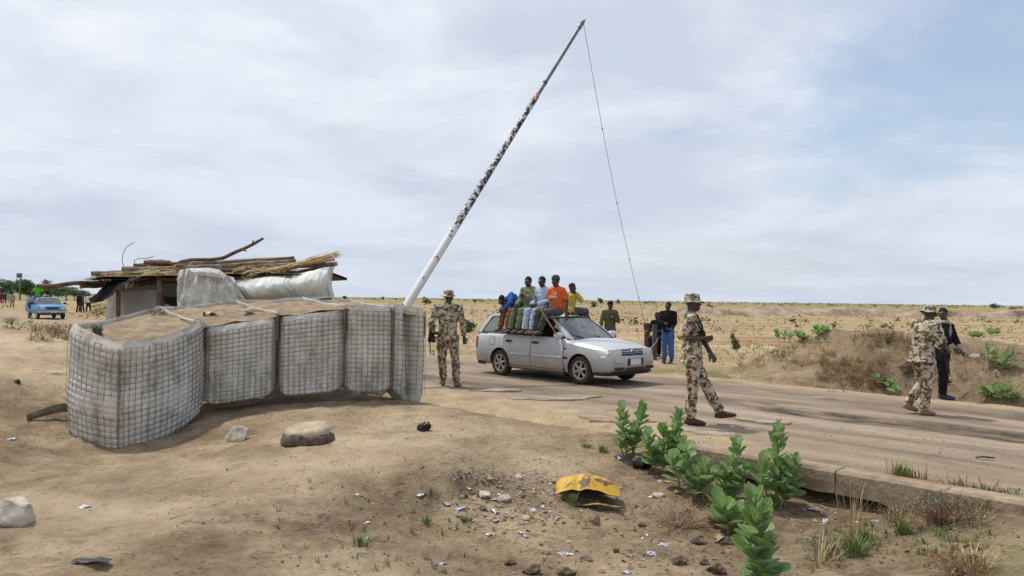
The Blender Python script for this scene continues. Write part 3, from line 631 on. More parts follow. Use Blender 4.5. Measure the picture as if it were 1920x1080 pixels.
local(sh, q.grid(P + P2)).obj('shading_mat', BARK, sh)  # slab added under the logs to keep the shelter interior dark
# logs and planks lying over the roof
LG = [(72,537,13.4,205,528,13.9,.034,BARK,1),(150,538.5,13.6,215,535,14.0,.026,BARK,1),(172,513,14.1,262,510,14.2,.036,WOODG,.55),(228,505,13.9,340,504,14.3,.042,WOODG,.6),(270,491,14.3,322,491,14.4,.036,WOOD,.8),
      (249,497,14.0,283,499,14.2,.028,BARK,1),(246,533,13.5,304,525,14.3,.048,BARK,1),(338,495,14.1,538,485,14.4,.032,WOODG,.7),(404,500,14.0,555,489,14.2,.036,WOOD,.9),(356,500,13.8,386,499,14.1,.036,BARK,1),(588,500,13.9,632,494,13.7,.038,WOODG,.7),
      (526,515,13.7,594,506,13.9,.038,BARK,1),(300,508,14.6,420,500,14.9,.045,WOOD,.8),(420,506,15.2,560,496,15.4,.05,WOODG,.8),(180,519,14.8,330,512,15.2,.04,BARK,1),(470,494,14.9,545,487,15.0,.03,WOOD,.9),(250,514,15.5,430,505,15.7,.05,BARK,1),(328,499,13.9,372,496,14.2,.03,WOOD,.8),(540,500,15.0,612,497,15.2,.04,BARK,1),(410,505,13.6,500,512,13.5,.03,BARK,1),(455,502,13.8,610,492,13.8,.034,WOODG,.8),(345,503,13.7,440,498,13.9,.038,WOODG,.7),(190,516,13.8,300,509,13.9,.034,WOOD,.8),(262,498,14.4,345,493,14.5,.035,BARK,1),(480,490,14.2,552,483,14.3,.028,BARK,1),(500,507,13.6,628,486,13.7,.026,PALE,1)]
for i, (u0, v0, Y0, u1, v1, Y1, r, m, fl) in enumerate(LG): beam('roof_log', *pl(u0, v0, Y0, u1, v1, Y1), r * 1.22, m, seed=i * 3.1, flat=fl, n=8 if fl > .75 else 6)
def straw(u0, v0, Y0, u1, v1, Y1, wid, cnt, seed):
    mb = MB(); rnd = random.Random(seed); a, b = pl(u0, v0, Y0, u1, v1, Y1)
    for i in range(cnt):
        t0 = rnd.random() * .75; L_ = .2 + rnd.random() * .3; o = Vector((0, rnd.uniform(-.2, .2), rnd.gauss(0, wid)))
        p0 = a.lerp(b, t0) + o; p1 = a.lerp(b, min(1.04, t0 + L_)) + o + Vector((0, rnd.uniform(-.1, .1), rnd.gauss(0, wid * .8))); mid = p0.lerp(p1, .5) + Vector((0, 0, rnd.gauss(0, .015)))
        mb.tube([p0, mid, p1], [.007, .008, .004], n=3, caps=None)
    o = local(sh, mb).obj('straw_thatch', STRAW, sh); o['kind'] = 'stuff'
straw(158, 524, 13.7, 268, 516, 14.0, .03, 35, 1); straw(252, 517, 13.6, 340, 513, 13.9, .04, 45, 2); straw(405, 512, 13.7, 560, 506, 13.9, .045, 60, 3); straw(505, 510, 13.6, 632, 477, 13.8, .02, 90, 4); straw(440, 519, 13.5, 520, 512, 13.6, .05, 60, 5); straw(168, 590, 15, 200, 575, 15.3, .06, 60, 6)
# sheets: columns given by photo outline at their depth
def sheet(name, cols, m, bulge=.12, rows=14, seed=0, wr=.03, n_u=30):
    """cols: (u_top, v_top, u_bot, v_bot, Y)"""
    P = []
    for j in range(rows + 1):
        v = j / rows; row = []
        for i in range(n_u + 1):
            t = i / n_u * (len(cols) - 1); k = min(int(t), len(cols) - 2); f = t - k
            A = [cols[k][q] * (1 - f) + cols[k + 1][q] * f for q in range(5)]
            p0, p1 = at(A[0], A[1], A[4]), at(A[2], A[3], A[4] - .1)
            q = p0.lerp(p1, v); q.y -= bulge * math.sin(math.pi * min(1, v * 1.1)) ** .8
            q += Vector((0, -1, 0)) * wr * (noise.fractal(Vector((i * 10.5 / n_u + seed, j * 1.7 / rows + i * 3.0 / n_u, seed)), .8, 2, 5))
            row.append(q)
        P.append(row)
    mb = MB().grid(P); mb.grid([[q + Vector((0, .012, 0)) for q in r_] for r_ in P[::-1]])
    return local(sh, mb).obj(name, m, sh)
sheet('grey_cloth', [(338, 506, 331, 556, 13.5), (352, 503, 338, 571, 13.35), (370, 503, 365, 574, 13.25), (400, 504, 405, 572, 13.2), (424, 516, 440, 568, 13.2), (440, 521, 462, 563, 13.25)], GREYC, .03, seed=2, wr=.10, n_u=60)
sheet('grey_cloth_flap', [(356, 503, 360, 515, 13.15), (392, 502, 396, 518, 13.1), (412, 506, 414, 522, 13.15), (424, 516, 421, 524, 13.2)], GREYC, .04, rows=6, seed=4, wr=.03)
sheet('white_tarpaulin', [(440, 524, 462, 566, 13.6), (470, 522, 480, 566, 13.45), (505, 518, 512, 565, 13.4), (535, 516, 545, 562, 13.5), (548, 514, 562, 560, 13.6)], WHITEP, .26, seed=6, wr=.05, n_u=50, rows=24)
sheet('white_tarpaulin', [(540, 516, 552, 562, 13.6), (570, 511, 575, 562, 13.45), (600, 504, 602, 560, 13.45), (618, 500, 622, 558, 13.6), (626, 499, 626, 557, 14.2), (628, 500, 625, 556, 15.9)], WHITEP, .22, seed=9, wr=.05, n_u=60, rows=24)
sheet('white_tarpaulin_hem', [(332, 560, 336, 585, 13.5), (345, 540, 345, 590, 13.45)], WHITEP, .03, rows=5, seed=11, n_u=6)
def black_sheet():
    P = []; k = 26
    top = [(166, 560), (178, 553), (190, 541), (200, 530), (212, 520), (228, 517), (245, 516), (262, 516)]; bot = [(172, 570), (186, 566), (200, 560), (212, 551), (224, 540), (236, 531), (250, 524), (266, 520)]
    for j in range(9):
        row = []
        for i in range(k + 1):
            t = i / k * 7; a = min(int(t), 6); f = t - a
            T = [top[a][q] * (1 - f) + top[a + 1][q] * f for q in (0, 1)]; B = [bot[a][q] * (1 - f) + bot[a + 1][q] * f for q in (0, 1)]
            q = at(*T, 13.9).lerp(at(*B, 13.15), j / 8); q += Vector((0, -.5, 1)) * .035 * noise.fractal(Vector((i * .3, j * .35, 1)), 1, 2, 3) ; row.append(q)
        P.append(row)
    mb = MB().grid(P); mb.grid([[q + Vector((0, .01, .01)) for q in r_] for r_ in P[::-1]]); local(sh, mb).obj('black_plastic_sheet', BLACKP, sh)
black_sheet()
for pts in ([(233, 502, 14), (229, 488, 14), (231, 474, 14), (238, 462, 14), (252, 454, 14)], [(252, 497, 14), (252, 488, 14), (262, 484, 14), (276, 485, 14), (288, 480, 14.2)]):
    local(sh, MB().tube([at(*q) for q in pts], .006, n=5)).obj('bent_wire', mat('black_wire', (.02, .02, .02), .6), sh)
br = [at(337, 491, 13.9), at(360, 487, 13.9), at(395, 487, 13.9), at(418, 484, 13.9), at(443, 472, 13.9), at(460, 465, 13.9), at(476, 457, 13.9), at(494, 446.5, 13.9)]
t = thing('forked_branch', 'long crooked bare branch lying on the shelter roof, end pointing upward', 'branch', br[0])
mb = MB().tube(br, [.03, .032, .034, .034, .032, .03, .028, .022], n=9, caps='flat'); mb.m[-1] = mb.m[-2] = 1
local(t, mb).obj('branch_wood', [BARK, PALE], t)
for (u0, v0, u1, v1) in ((474, 458, 475, 450), (455, 468, 462, 471), (430, 479, 436, 473)): local(t, MB().tube([at(u0, v0, 13.9), at(u1, v1, 13.85)], [.016, .011], n=6, caps='flat')).obj('twig_stub', BARK, t)
# small things on the baskets
def weed(name, label, p, h, n, m, seed, lw=.012, cat='weed', spread=.5, group=None, leafy=True):
    t = thing(name, label, cat, p, group=group); rnd = random.Random(seed); st, lf = MB(), MB()
    for i in range(n):
        a = rnd.random() * 6.28; r = rnd.random() * spread * h; tip = Vector((math.cos(a) * r, math.sin(a) * r, h * (.5 + .5 * rnd.random()))); base = Vector((math.cos(a), math.sin(a), 0)) * .02 * rnd.random()
        mid = base.lerp(tip, .5) + Vector((0, 0, h * .08)); st.tube([base, mid, tip], [.004, .003, .002], n=4, caps=None)
        for k in range(9 if leafy else 0):
            q = base.lerp(tip, .2 + .8 * k / 8); d = Vector((rnd.uniform(-1, 1), rnd.uniform(-1, 1), rnd.uniform(0, .9))).normalized(); L_ = lw * rnd.uniform(2, 4); w2 = d.orthogonal().normalized() * lw * .5
            lf.add([q, q + d * L_ * .5 + w2, q + d * L_, q + d * L_ * .5 - w2], [(0, 1, 2, 3)])
    st.obj('stem', m[0], t)
    if leafy: o = lf.obj('leaves', m[1], t); o['kind'] = 'stuff'
    return t
STEM = mat('green_stem', (.16, .18, .07), .8, .2, 10, 0)
GREYGREEN = mat('grey_green_leaf', (.15, .18, .10), .8, .3, 10, 0, base2=(.27, .30, .19))
p = at(184, 632, 10.75); weed('small_weed', 'small grey-green weed growing from the sand of the nearest basket', p + Vector((0, 0, .0)), .17, 18, (STEM, GREYGREEN), 3, .02, spread=.7)
mb = MB().tube([at(188, 631, 10.6), at(200, 635, 10.5), at(222, 637, 10.42), at(240, 634, 10.45)], .006, n=5); tag(mb.obj('twine', mat('pale_twine', (.45, .36, .22), .9)), 'pale twine lying across the nearest basket\'s sand top', 'twine')
def root_tuft():
    mb = MB(); rnd = random.Random(5); c = at(292, 585, 12.0)
    for i in range(16):
        p0 = c + Vector((rnd.uniform(-.12, .1), rnd.uniform(-.1, .1), rnd.uniform(-.05, .02))); pts = [p0]
        for k in range(4): pts.append(pts[-1] + Vector((rnd.uniform(-.06, .06), rnd.uniform(-.05, .05), rnd.uniform(-.03, .045))))
        mb.tube(pts, .006, n=4, caps=None)
    tag(mb.obj('dry_root_tangle', mat('dry_root', (.24, .19, .14), .95)), 'tangle of dry roots at the back corner of the nearest basket', 'roots')
root_tuft()
def bottle(name, label, p, ang, L_, r, m, capm, cat='bottle', tilt=0):
    t = thing(name, label, cat, p, ang); prof = [(0, 0), (r * .9, .002), (r, .012), (r, L_ * .55), (r * .8, L_ * .66), (r * .4, L_ * .78), (r * .36, L_ * .95)]
    Mx = Matrix.Rotation(R(90 + tilt), 4, 'Y'); MB().lathe(prof, 14).xf(Mx).obj('bottle_body', m, t); MB().lathe([(r * .42, L_ * .93), (r * .42, L_ * .995), (0, L_)], 12).xf(Mx).obj('cap', capm, t); return t
p = at(396, 594, 11.9); bt = bottle('brown_bottle', 'brown glass bottle lying on the sand of a basket', p + Vector((-.12, 0, .045)), R(-8), .24, .033, mat('brown_glass', (.09, .03, .008), .15, .2, 5, 0), mat('paper_label', (.6, .56, .5), .8))
MB().lathe([(.034, .05), (.034, .12)], 14).xf(Matrix.Rotation(R(90), 4, 'Y')).obj('paper_label', mat('paper_label', (.6, .56, .5), .8), bt)
def rock(name, label, p, dims, seed, m, cat='rock', rot=0, flat=.0, group=None, sub=4):
    bm = bmesh.new(); bmesh.ops.create_icosphere(bm, subdivisions=sub, radius=1.0)
    rnd = random.Random(seed); cuts = [(Vector((rnd.gauss(0, 1), rnd.gauss(0, 1), rnd.gauss(0, .8))).normalized(), rnd.uniform(.55, .85)) for _ in range(12)]
    for v in bm.verts:
        q = v.co.copy()
        for d, l in cuts:
            e = q.dot(d) - l
            if e > 0: q -= d * e * .92
        q *= 1 + .10 * noise.fractal(q * 1.7 + Vector((seed, 0, 0)), 1, 2, 4) + .02 * noise.noise(q * 9)
        v.co = Vector((q.x * dims[0] / 2, q.y * dims[1] / 2, q.z * dims[2] / 2))
    me = bpy.data.meshes.new(name); bm.to_mesh(me); bm.free(); me.materials.append(m)
    me.polygons.foreach_set('use_smooth', [True] * len(me.polygons)); sharp(me, 28)
    o = link(name, me); o.location = p; o.rotation_euler = (0, 0, R(rot)); return tag(o, label, cat, group)
ROCK = mat('pale_rock', (.50, .43, .33), .95, .25, 9, .7, 40, base2=(.68, .60, .48))
ROCKD = mat('brown_rock', (.20, .15, .10), .95, .3, 9, .7, 40, base2=(.33, .26, .19))
rock('small_rock', 'small pale rock on the sand of a middle basket', at(465, 588, 12.0) + Vector((0, 0, .05)), (.2, .15, .1), 4, ROCK)
# ================================================================== PEOPLE
SKIN = mat('dark_skin', (.058, .034, .023), .42, .2, 20, .1, 60, spec=.55)
SKIN2 = mat('brown_skin', (.048, .027, .017), .5, .15, 20, .1, 60, spec=.4)
HAIR = mat('black_hair', (.008, .007, .006), .9, .3, 60, .6, 120)
EYEW = mat('eye_white', (.42, .37, .33), .3, .05, 5, 0); EYEB = mat('eye_dark', (.01, .007, .005), .2, .05, 5, 0)
def camo(name='desert_camouflage', sc_=11.5, seed=0.0):
    m = bpy.data.materials.new(name); nt, N, L, p = _pr(m); tc = N.new('ShaderNodeTexCoord')
    def nz(scale, loc, det=2.5):
        mp = N.new('ShaderNodeMapping'); mp.inputs['Location'].default_value = loc; mp.inputs['Scale'].default_value = (1, 1, 1.25); L.new(tc.outputs['Object'], mp.inputs[0])
        n = N.new('ShaderNodeTexNoise'); n.inputs['Scale'].default_value = scale; n.inputs['Detail'].default_value = det; n.inputs['Roughness'].default_value = .5; n.inputs['Distortion'].default_value = .35; L.new(mp.outputs[0], n.inputs['Vector']); return n.outputs['Fac']
    def step(f, t):
        r = N.new('ShaderNodeValToRGB'); L.new(f, r.inputs[0]); r.color_ramp.elements[0].position = t; r.color_ramp.elements[0].color = (0, 0, 0, 1); r.color_ramp.elements[1].position = t + .012; r.color_ramp.elements[1].color = (1, 1, 1, 1); return r.outputs[0]
    def mix(f, a, b):
        x = N.new('ShaderNodeMixRGB'); L.new(f, x.inputs[0])
        for i, q in ((1, a), (2, b)):
            if isinstance(q, tuple): x.inputs[i].default_value = (*q, 1)
            else: L.new(q, x.inputs[i])
        return x.outputs[0]
    c = mix(step(nz(sc_ * .8, (seed, 3, 1)), .50), (.53, .465, .36), (.42, .345, .25))
    c = mix(step(nz(sc_, (seed + 7, 1, 4)), .555), c, (.125, .125, .055))
    c = mix(step(nz(sc_ * 1.15, (seed + 2, 9, 8)), .565), c, (.135, .083, .052))
    c = mix(step(nz(sc_ * 1.3, (seed + 4, 5, 2)), .625), c, (.045, .035, .024))
    L.new(c, p.inputs['Base Color']); p.inputs['Roughness'].default_value = .92; p.inputs['Specular IOR Level'].default_value = .12
    b = N.new('ShaderNodeBump'); b.inputs['Strength'].default_value = .35; b.inputs['Distance'].default_value = .012; L.new(nz(16, (1, 1, 1), 5), b.inputs['Height']); L.new(b.outputs[0], p.inputs['Normal']); return m
CAMO = camo()
def cloth(name, c, var=.22, sc_=6): return mat(name, c, .92, var, sc_, .35, 22, spec=.12, bdist=.012)
STAND = dict(pelvis=(0, 0, .97), waist=(0, .005, 1.12), chest=(0, .01, 1.31), neck=(0, .015, 1.49), head=(0, -.012, 1.635),
    rsh=(-.185, .015, 1.43), lsh=(.185, .015, 1.43), rel=(-.235, .03, 1.15), lel=(.235, .03, 1.15), rwr=(-.245, -.03, .90), lwr=(.245, -.03, .90),
    rhip=(-.092, 0, .93), lhip=(.092, 0, .93), rkn=(-.10, -.015, .50), lkn=(.10, -.015, .50), ran=(-.105, .02, .085), lan=(.105, .02, .085))
def hand(mb, wr, el, nrm=None, curl=.4, s=1.0, fine=True):
    """palm, four unequal bent fingers and a side thumb"""
    d = (wr - el).normalized(); nrm = Vector(nrm) if nrm is not None else Vector((0, -1, 0)); nrm = (nrm - d * nrm.dot(d)); nrm = nrm.normalized() if nrm.length > 1e-4 else d.orthogonal().normalized()
    sd = d.cross(nrm)                                            # across the palm
    pc = wr + d * .05 * s
    mb.tube([wr, wr + d * .03 * s, wr + d * .085 * s], [(.026 * s, .02 * s), (.036 * s, .017 * s), (.040 * s, .014 * s)], n=10, lat=sd)
    for i, (off, ln) in enumerate(((-.031, .066), (-.0105, .078), (.0105, .074), (.031, .056))):
        p = wr + d * .085 * s + sd * off * s; dd = (d + sd * off * 2.2).normalized(); pts = [p - dd * .015 * s, p]
        for k, f in enumerate((.42, .32, .26)):
            a = curl * (.55 + .5 * k); dd = (dd * math.cos(a) + nrm * math.sin(a)).normalized(); pts.append(pts[-1] + dd * ln * f * s)
        mb.tube(pts, [.0095 * s, .0098 * s, .0090 * s, .0083 * s, .0072 * s], n=7)
    q = wr + d * .028 * s + sd * -.028 * s; t1 = (d * .6 - sd * .75 + nrm * .3).normalized(); t2 = (d * .85 - sd * .25 + nrm * .45).normalized()
    mb.tube([q, q + t1 * .035 * s, q + t1 * .035 * s + t2 * .034 * s, q + t1 * .035 * s + t2 * .058 * s], [.014 * s, .0125 * s, .0105 * s, .0085 * s], n=7)
def head_parts(mb, c, Rm, s=1.0):
    e = lambda p, r, nu=12, nv=8: mb.ell(c + Rm @ (Vector(p) * s), tuple(q * s for q in r), nu, nv, Rm)
    e((0, .014, .028), (.074, .094, .088), 18, 12); e((0, -.022, -.03), (.060, .070, .082), 16, 12); e((0, -.055, -.088), (.033, .030, .026))
    e((0, -.098, -.024), (.0185, .018, .014)); e((0, -.09, -.002), (.010, .014, .028)); e((0, -.078, .022), (.05, .019, .012)); e((0, -.084, -.060), (.027, .016, .0085)); e((0, -.083, -.073), (.024, .015, .008))
    for sx in (-1, 1): e((sx * .078, .012, -.008), (.010, .022, .033)); e((sx * .042, -.066, -.022), (.024, .022, .02))
def rotm(yaw=0, pitch=0, roll=0): return (Matrix.Rotation(R(yaw), 3, 'Z') @ Matrix.Rotation(R(pitch), 3, 'X') @ Matrix.Rotation(R(roll), 3, 'Y'))
def shoe(mb, an, toe, s=1.0, h=.09, w_=.047):
    d = Vector(toe) - an; d.z = 0; d = d.normalized() if d.length > 1e-4 else Vector((0, -1, 0)); sd = Vector((-d.y, d.x, 0)); up = Vector((0, 0, 1))
    return d, sd
def foot(mb, an, d, up=None, s=1.0, grow=0.0, shaft=0.0, shaft_dir=None):
    """a shoe or bare foot: heel, arch, ball, toe, from the ankle"""
    d = Vector(d).normalized(); up = Vector(up).normalized() if up is not None else Vector((0, 0, 1)); up = (up - d * up.dot(d)).normalized(); sd = d.cross(up)
    sole = an - up * .085 * s; g = grow
    secs = [(-.062, .026, .020, .030), (-.05, .035, .036, .042), (0, .038, .050, .048), (.06, .042, .042, .040), (.12, .048, .032, .031), (.165, .047, .026, .026), (.195, .034, .018, .020)]
    pts = [sole + d * x * s + up * (zc + g * .3) * s for x, a, b, zc in secs]; rad = [((a + g) * s, (b + g) * s) for x, a, b, zc in secs]
    mb.tube(pts, rad, n=12, lat=sd)
    sdn = Vector(shaft_dir).normalized() if shaft_dir is not None else up
    mb.tube([sole + up * .045 * s + d * -.005, an + sdn * (.02 + shaft) * s], [(.042 + g) * s, (.040 + g) * s], n=12)
def person(label, loc, J=None, rot=0.0, skin=SKIN, head=(0, 0, 0), hair=HAIR, tops=None, legs=None, shoes=None, bare_feet=False, hat=None, hands=(None, None), curls=(.5, .5), fdir=None, s=1.0, vox=.0075, cvox=.014, group=None, sleeve='long', hem=.0, top_name='shirt', seat=False, thick=0.0, eyes=True, collar=True, hemflare=.0, name='person', cat='person', seed=0.0, wr_amp=.013, legs_name='trousers', hat_tilt=0):
    """J overrides joints of a standing figure that faces -Y; all in metres from loc; rot turns the whole figure"""
    j = {k: Vector(v) for k, v in STAND.items()}
    for k, v in (J or {}).items(): j[k] = Vector(v)
    Rz = Matrix.Rotation(R(rot), 3, 'Z'); j = {k: Rz @ v * s for k, v in j.items()}
    t = thing(name, label, cat, loc, 0, group)
    lat = (j['lsh'] - j['rsh']).normalized(); hl = (j['lhip'] - j['rhip']).normalized(); HM = Rz @ rotm(*head)
    ld = {sd: (fdir[i] if fdir else None) for i, sd in enumerate('rl')}
    fd = {}
    for i, sd in enumerate('rl'):
        v = Vector(ld[sd]) if ld[sd] is not None else Vector((0, -1, 0)); fd[sd] = Rz @ v
    # ---- body
    b = MB(); head_parts(b, j['head'], HM, s)
    nb = j['neck']; b.tube([nb - (nb - j['chest']).normalized() * .05 * s, nb.lerp(j['head'], .35), j['head'] + HM @ Vector((0, .02, -.04)) * s], [.062 * s, .054 * s, .054 * s], n=12)
    def torso(mb, g, z0=True, low=None, flare=0.0):
        pts = [j['pelvis'] - (j['waist'] - j['pelvis']) * .35, j['pelvis'], j['waist'], j['chest'], j['chest'].lerp(j['neck'], .62), j['neck']]
        rad = [(.150 + g, .110 + g), (.158 + g, .115 + g), (.138 + g * 1.25, .100 + g * 1.2), (.160 + g, .112 + g), (.145 + g, .088 + g * .8), (.068 + g * .5, .062 + g * .5)]
        if low is not None: pts = [Vector(low)] + pts[1:]; rad[0] = (.160 + g + flare, .118 + g + flare)
        for k in range(len(pts)):
            l2 = hl.lerp(lat, min(1, k / 3)); rad[k] = (rad[k][0] * s, rad[k][1] * s)
        mb.tube(pts, rad, n=18, lat=hl.lerp(lat, .5), caps='flat')
        mb.tube([j['rsh'], j['chest'].lerp(j['neck'], .7), j['lsh']], [(.052 + g) * s, (.075 + g * .7) * s, (.052 + g) * s], n=12)
    torso(b, 0)
    for i, sd in enumerate('rl'):
        S, E, W = j[sd + 'sh'], j[sd + 'el'], j[sd + 'wr']; H, K, A = j[sd + 'hip'], j[sd + 'kn'], j[sd + 'an']
        b.tube([S, S.lerp(E, .45), E, E.lerp(W, .3), W], [.050 * s, .047 * s, .038 * s, .040 * s, .026 * s], n=10)
        hand(b, W, E, Rz @ Vector(hands[i]) if hands[i] is not None else None, curls[i], s)
        b.tube([H, H.lerp(K, .5), K, K.lerp(A, .3), A], [.085 * s, .074 * s, .054 * s, .056 * s, .037 * s], n=10)
        if bare_feet or not shoes: foot(b, A, fd[sd], s=s, grow=-.006)
    link('body', remesh(b, vox * s, 2, 'body', skin, dec=.5), t)
    if eyes:
        for sx in (-1, 1):
            e = MB().ell(j['head'] + HM @ Vector((sx * .031, -.079, -.001)) * s, (.0115 * s, .0095 * s, .0085 * s), 10, 8, HM); fm = [HM.inverted() @ Vector(np.mean([e.v[q] for q in f], axis=0) - np.array(j['head'])) for f in e.f]
            e.m = [1 if (abs(q.x / s - sx * .031) < .0055 and q.y < -.079 * s) else 0 for q in fm]; e.obj('eye', [EYEW, EYEB], t)
    if hair is not None:
        h = MB(); n0 = 16; Pm = []
        for a in range(9):
            th = R(4 + a * 11.5); row = []
            for k in range(n0 + 1):
                ph = 2 * math.pi * k / n0; front = max(0, -math.sin(ph)); th2 = th * (1 - .36 * front ** 1.5)
                row.append(j['head'] + HM @ (Vector((.080 * math.sin(th2) * math.cos(ph), .014 + .099 * math.sin(th2) * math.sin(ph), .030 + .094 * math.cos(th2))) * s))
            Pm.append(row)
        h.grid(Pm); h.obj('hair', hair, t)
    # ---- clothes
    g = .022 + thick
    if tops is not None:
        c = MB(); low = None
        if hem: low = j['pelvis'] + (j['pelvis'] - j['waist']).normalized() * hem * s if not seat else j['pelvis'] - Vector((0, 0, .06)) * s
        torso(c, g, low=low, flare=hemflare)
        if hem and seat:        # a long tunic lying over the thighs
            for sd in 'rl': c.tube([j[sd + 'hip'], j[sd + 'hip'].lerp(j[sd + 'kn'], min(.9, hem * 2))], [(.105 + thick) * s, (.098 + hemflare + thick) * s], n=12, caps='flat')
        for sd in 'rl':
            S, E, W = j[sd + 'sh'], j[sd + 'el'], j[sd + 'wr']; q = .018 + thick
            if sleeve == 'long': c.tube([S, S.lerp(E, .5), E, E.lerp(W, .5), E.lerp(W, .93)], [(.052 + q) * s, (.047 + q) * s, (.045 + q) * s, (.037 + q) * s, (.032 + q) * s], n=12, caps='flat')
            elif sleeve == 'short': c.tube([S, S.lerp(E, .5), S.lerp(E, .86)], [(.052 + q) * s, (.052 + q) * s, (.056 + q) * s], n=12, caps='flat')
            elif sleeve == 'rolled': c.tube([S, S.lerp(E, .5), E], [(.052 + q) * s, (.05 + q) * s, (.05 + q) * s], n=12, caps='flat')
        if collar: c.tube([j['neck'] - (j['head'] - j['neck']) * .18, j['neck'] + (j['head'] - j['neck']) * .14], [.080 * s, .068 * s], n=14, caps='flat')
        link(top_name, remesh(c, cvox * s, 3, top_name, tops, wr=(wr_amp, 11, seed + 1.3, (1, 1, 1.4))), t)
    if legs is not None:
        c = MB(); q = .020
        pts = [j['pelvis'] - (j['waist'] - j['pelvis']) * .3, j['pelvis'], j['pelvis'].lerp(j['waist'], .5)]
        c.tube(pts, [((.150 + q) * s, (.108 + q) * s), ((.155 + q) * s, (.112 + q) * s), ((.140 + q) * s, (.102 + q) * s)], n=16, lat=hl, caps='flat')
        for sd in 'rl':
            H, K, A = j[sd + 'hip'], j[sd + 'kn'], j[sd + 'an']
            c.tube([H, H.lerp(K, .5), K, K.lerp(A, .45), K.lerp(A, .97)], [(.086 + q) * s, (.076 + q) * s, (.060 + q) * s, (.058 + q) * s, (.050 + q) * s], n=12, caps='flat')
        link(legs_name, remesh(c, cvox * s, 3, legs_name, legs, wr=(wr_amp * 1.2, 9, seed + 4.1, (1, 1, 1.6))), t)
    if shoes is not None:
        for i, sd in enumerate('rl'):
            c = MB(); A, K = j[sd + 'an'], j[sd + 'kn']; sm, boot = shoes
            up = (K - A) * .35 + Vector((0, 0, 1)) * .65 if boot else None
            foot(c, A, fd[sd], up=None, s=s, grow=.006, shaft=.10 if boot else 0.0, shaft_dir=(K - A)); o = link('boot' if boot else 'shoe', remesh(c, .009 * s, 2, 'shoe', sm), t)
    if hat is not None:
        kind, hm = hat; h = MB(); HT = HM @ rotm(0, hat_tilt, 0); c0 = j['head'] + HM @ Vector((0, .012, .045)) * s
        def ring(r, zz, wav=0.0, dr=0.0): return [c0 + HT @ (Vector((math.cos(a) * (r * .86 + dr), math.sin(a) * (r + dr), zz + wav * math.sin(2 * a + .6) + wav * .6 * math.sin(5 * a))) * s) for a in [2 * math.pi * k / 28 for k in range(28)]]
        if kind == 'boonie': rings = [ring(.100, -.006), ring(.128, -.020, .005), ring(.162, -.034, .011), ring(.164, -.039, .011), ring(.130, -.027, .005), ring(.106, -.014), ring(.103, .03), ring(.097, .068), ring(.070, .082), ring(.012, .086)]
        elif kind == 'beanie': rings = [ring(.101, -.018), ring(.106, -.012), ring(.106, .012), ring(.103, .035), ring(.092, .068), ring(.062, .092), ring(.02, .102)]
        else: rings = [ring(.100, -.01), ring(.104, .0), ring(.102, .03), ring(.088, .062), ring(.055, .078), ring(.01, .083)]
        h.grid([r_ + [r_[0]] for r_ in rings])
        if kind == 'cap':
            h.grid([[c0 + HT @ (Vector((x, -.085 - y * (1 - (x / .085) ** 2) ** .5 * .085, .0 - .012 * y)) * s) for x in np.linspace(-.08, .08, 9)] for y in (0, .5, 1)])
        h.obj('hat', hm, t, fix=True)
    return t, j
BOOT = mat('brown_suede_boot', (.075, .042, .024), .85, .25, 15, .4); BOOTT = mat('tan_boot', (.27, .17, .09), .85, .25, 15, .4); SHOEB = mat('black_shoe', (.012, .012, .014), .4, .3, 12, .2); SANDAL = mat('brown_sandal', (.09, .055, .035), .7, .3, 12, .3)
GUNM = mat('gun_steel', (.018, .018, .02), .45, .3, 20, .1, metallic=.6); GUNW = mat('gun_grip', (.035, .02, .013), .55, .3, 15, .2)
def rifle(label, p, d, up, folded=False, s=1.0):
    """p: pistol grip; d: towards the muzzle; up: top of the gun"""
    t = thing('rifle', label, 'rifle', p); d = Vector(d).normalized(); up = Vector(up); up = (up - d * up.dot(d)).normalized(); sd = d.cross(up)
    Mx = Matrix((d, sd, up)).transposed().to_4x4() @ Matrix.Scale(s, 4)
    def part(name, mb, m): return mb.xf(Mx).obj(name, m, t, smooth=False)
    part('receiver', MB().box((.06, 0, .05), (.27, .038, .055)).box((.05, 0, .083), (.22, .03, .016)), GUNM)
    part('pistol_grip', MB().tube([(.0, 0, .03), (-.03, 0, -.06)], [(.018, .014), (.016, .013)], n=8), GUNW)
    part('magazine', MB().tube([(.10, 0, .03), (.115, 0, -.05), (.15, 0, -.12), (.19, 0, -.17)], [(.013, .03)] * 4, n=6, lat=(0, 1, 0), caps='flat'), GUNM)
    part('handguard', MB().tube([(.20, 0, .052), (.30, 0, .054), (.39, 0, .052)], [.023, .026, .02], n=8), GUNW)
    b = part('barrel', MB().tube([(.36, 0, .045), (.63, 0, .045)], .009, n=7).tube([(.36, 0, .075), (.48, 0, .072)], .009, n=6), GUNM)
    part('front_sight', MB().box((.575, 0, .075), (.02, .008, .06)).box((.575, 0, .05), (.03, .02, .02)), GUNM)
    if folded: part('stock', MB().tube([(-.07, .018, .05), (-.30, .018, .01), (-.31, .018, -.07), (-.22, .018, -.03)], .010, n=6).tube([(-.07, -.018, .05), (-.30, -.018, .01), (-.31, -.018, -.07)], .010, n=6), GUNM)
    else: part('stock', MB().tube([(-.06, 0, .045), (-.16, 0, .025), (-.29, 0, .0)], [(.017, .024), (.017, .034), (.019, .055)], n=8, lat=(0, 1, 0), caps='flat'), GUNW)
    return t
def sling(pts, parent_label, r=.009):
    pts = [Vector(p) for p in pts]; o = MB().tube(pts, [(r * 1.6, r * .4)] * len(pts), n=6).obj('rifle_sling', mat('dark_webbing', (.03, .032, .026), .9)); tag(o, parent_label, 'sling')
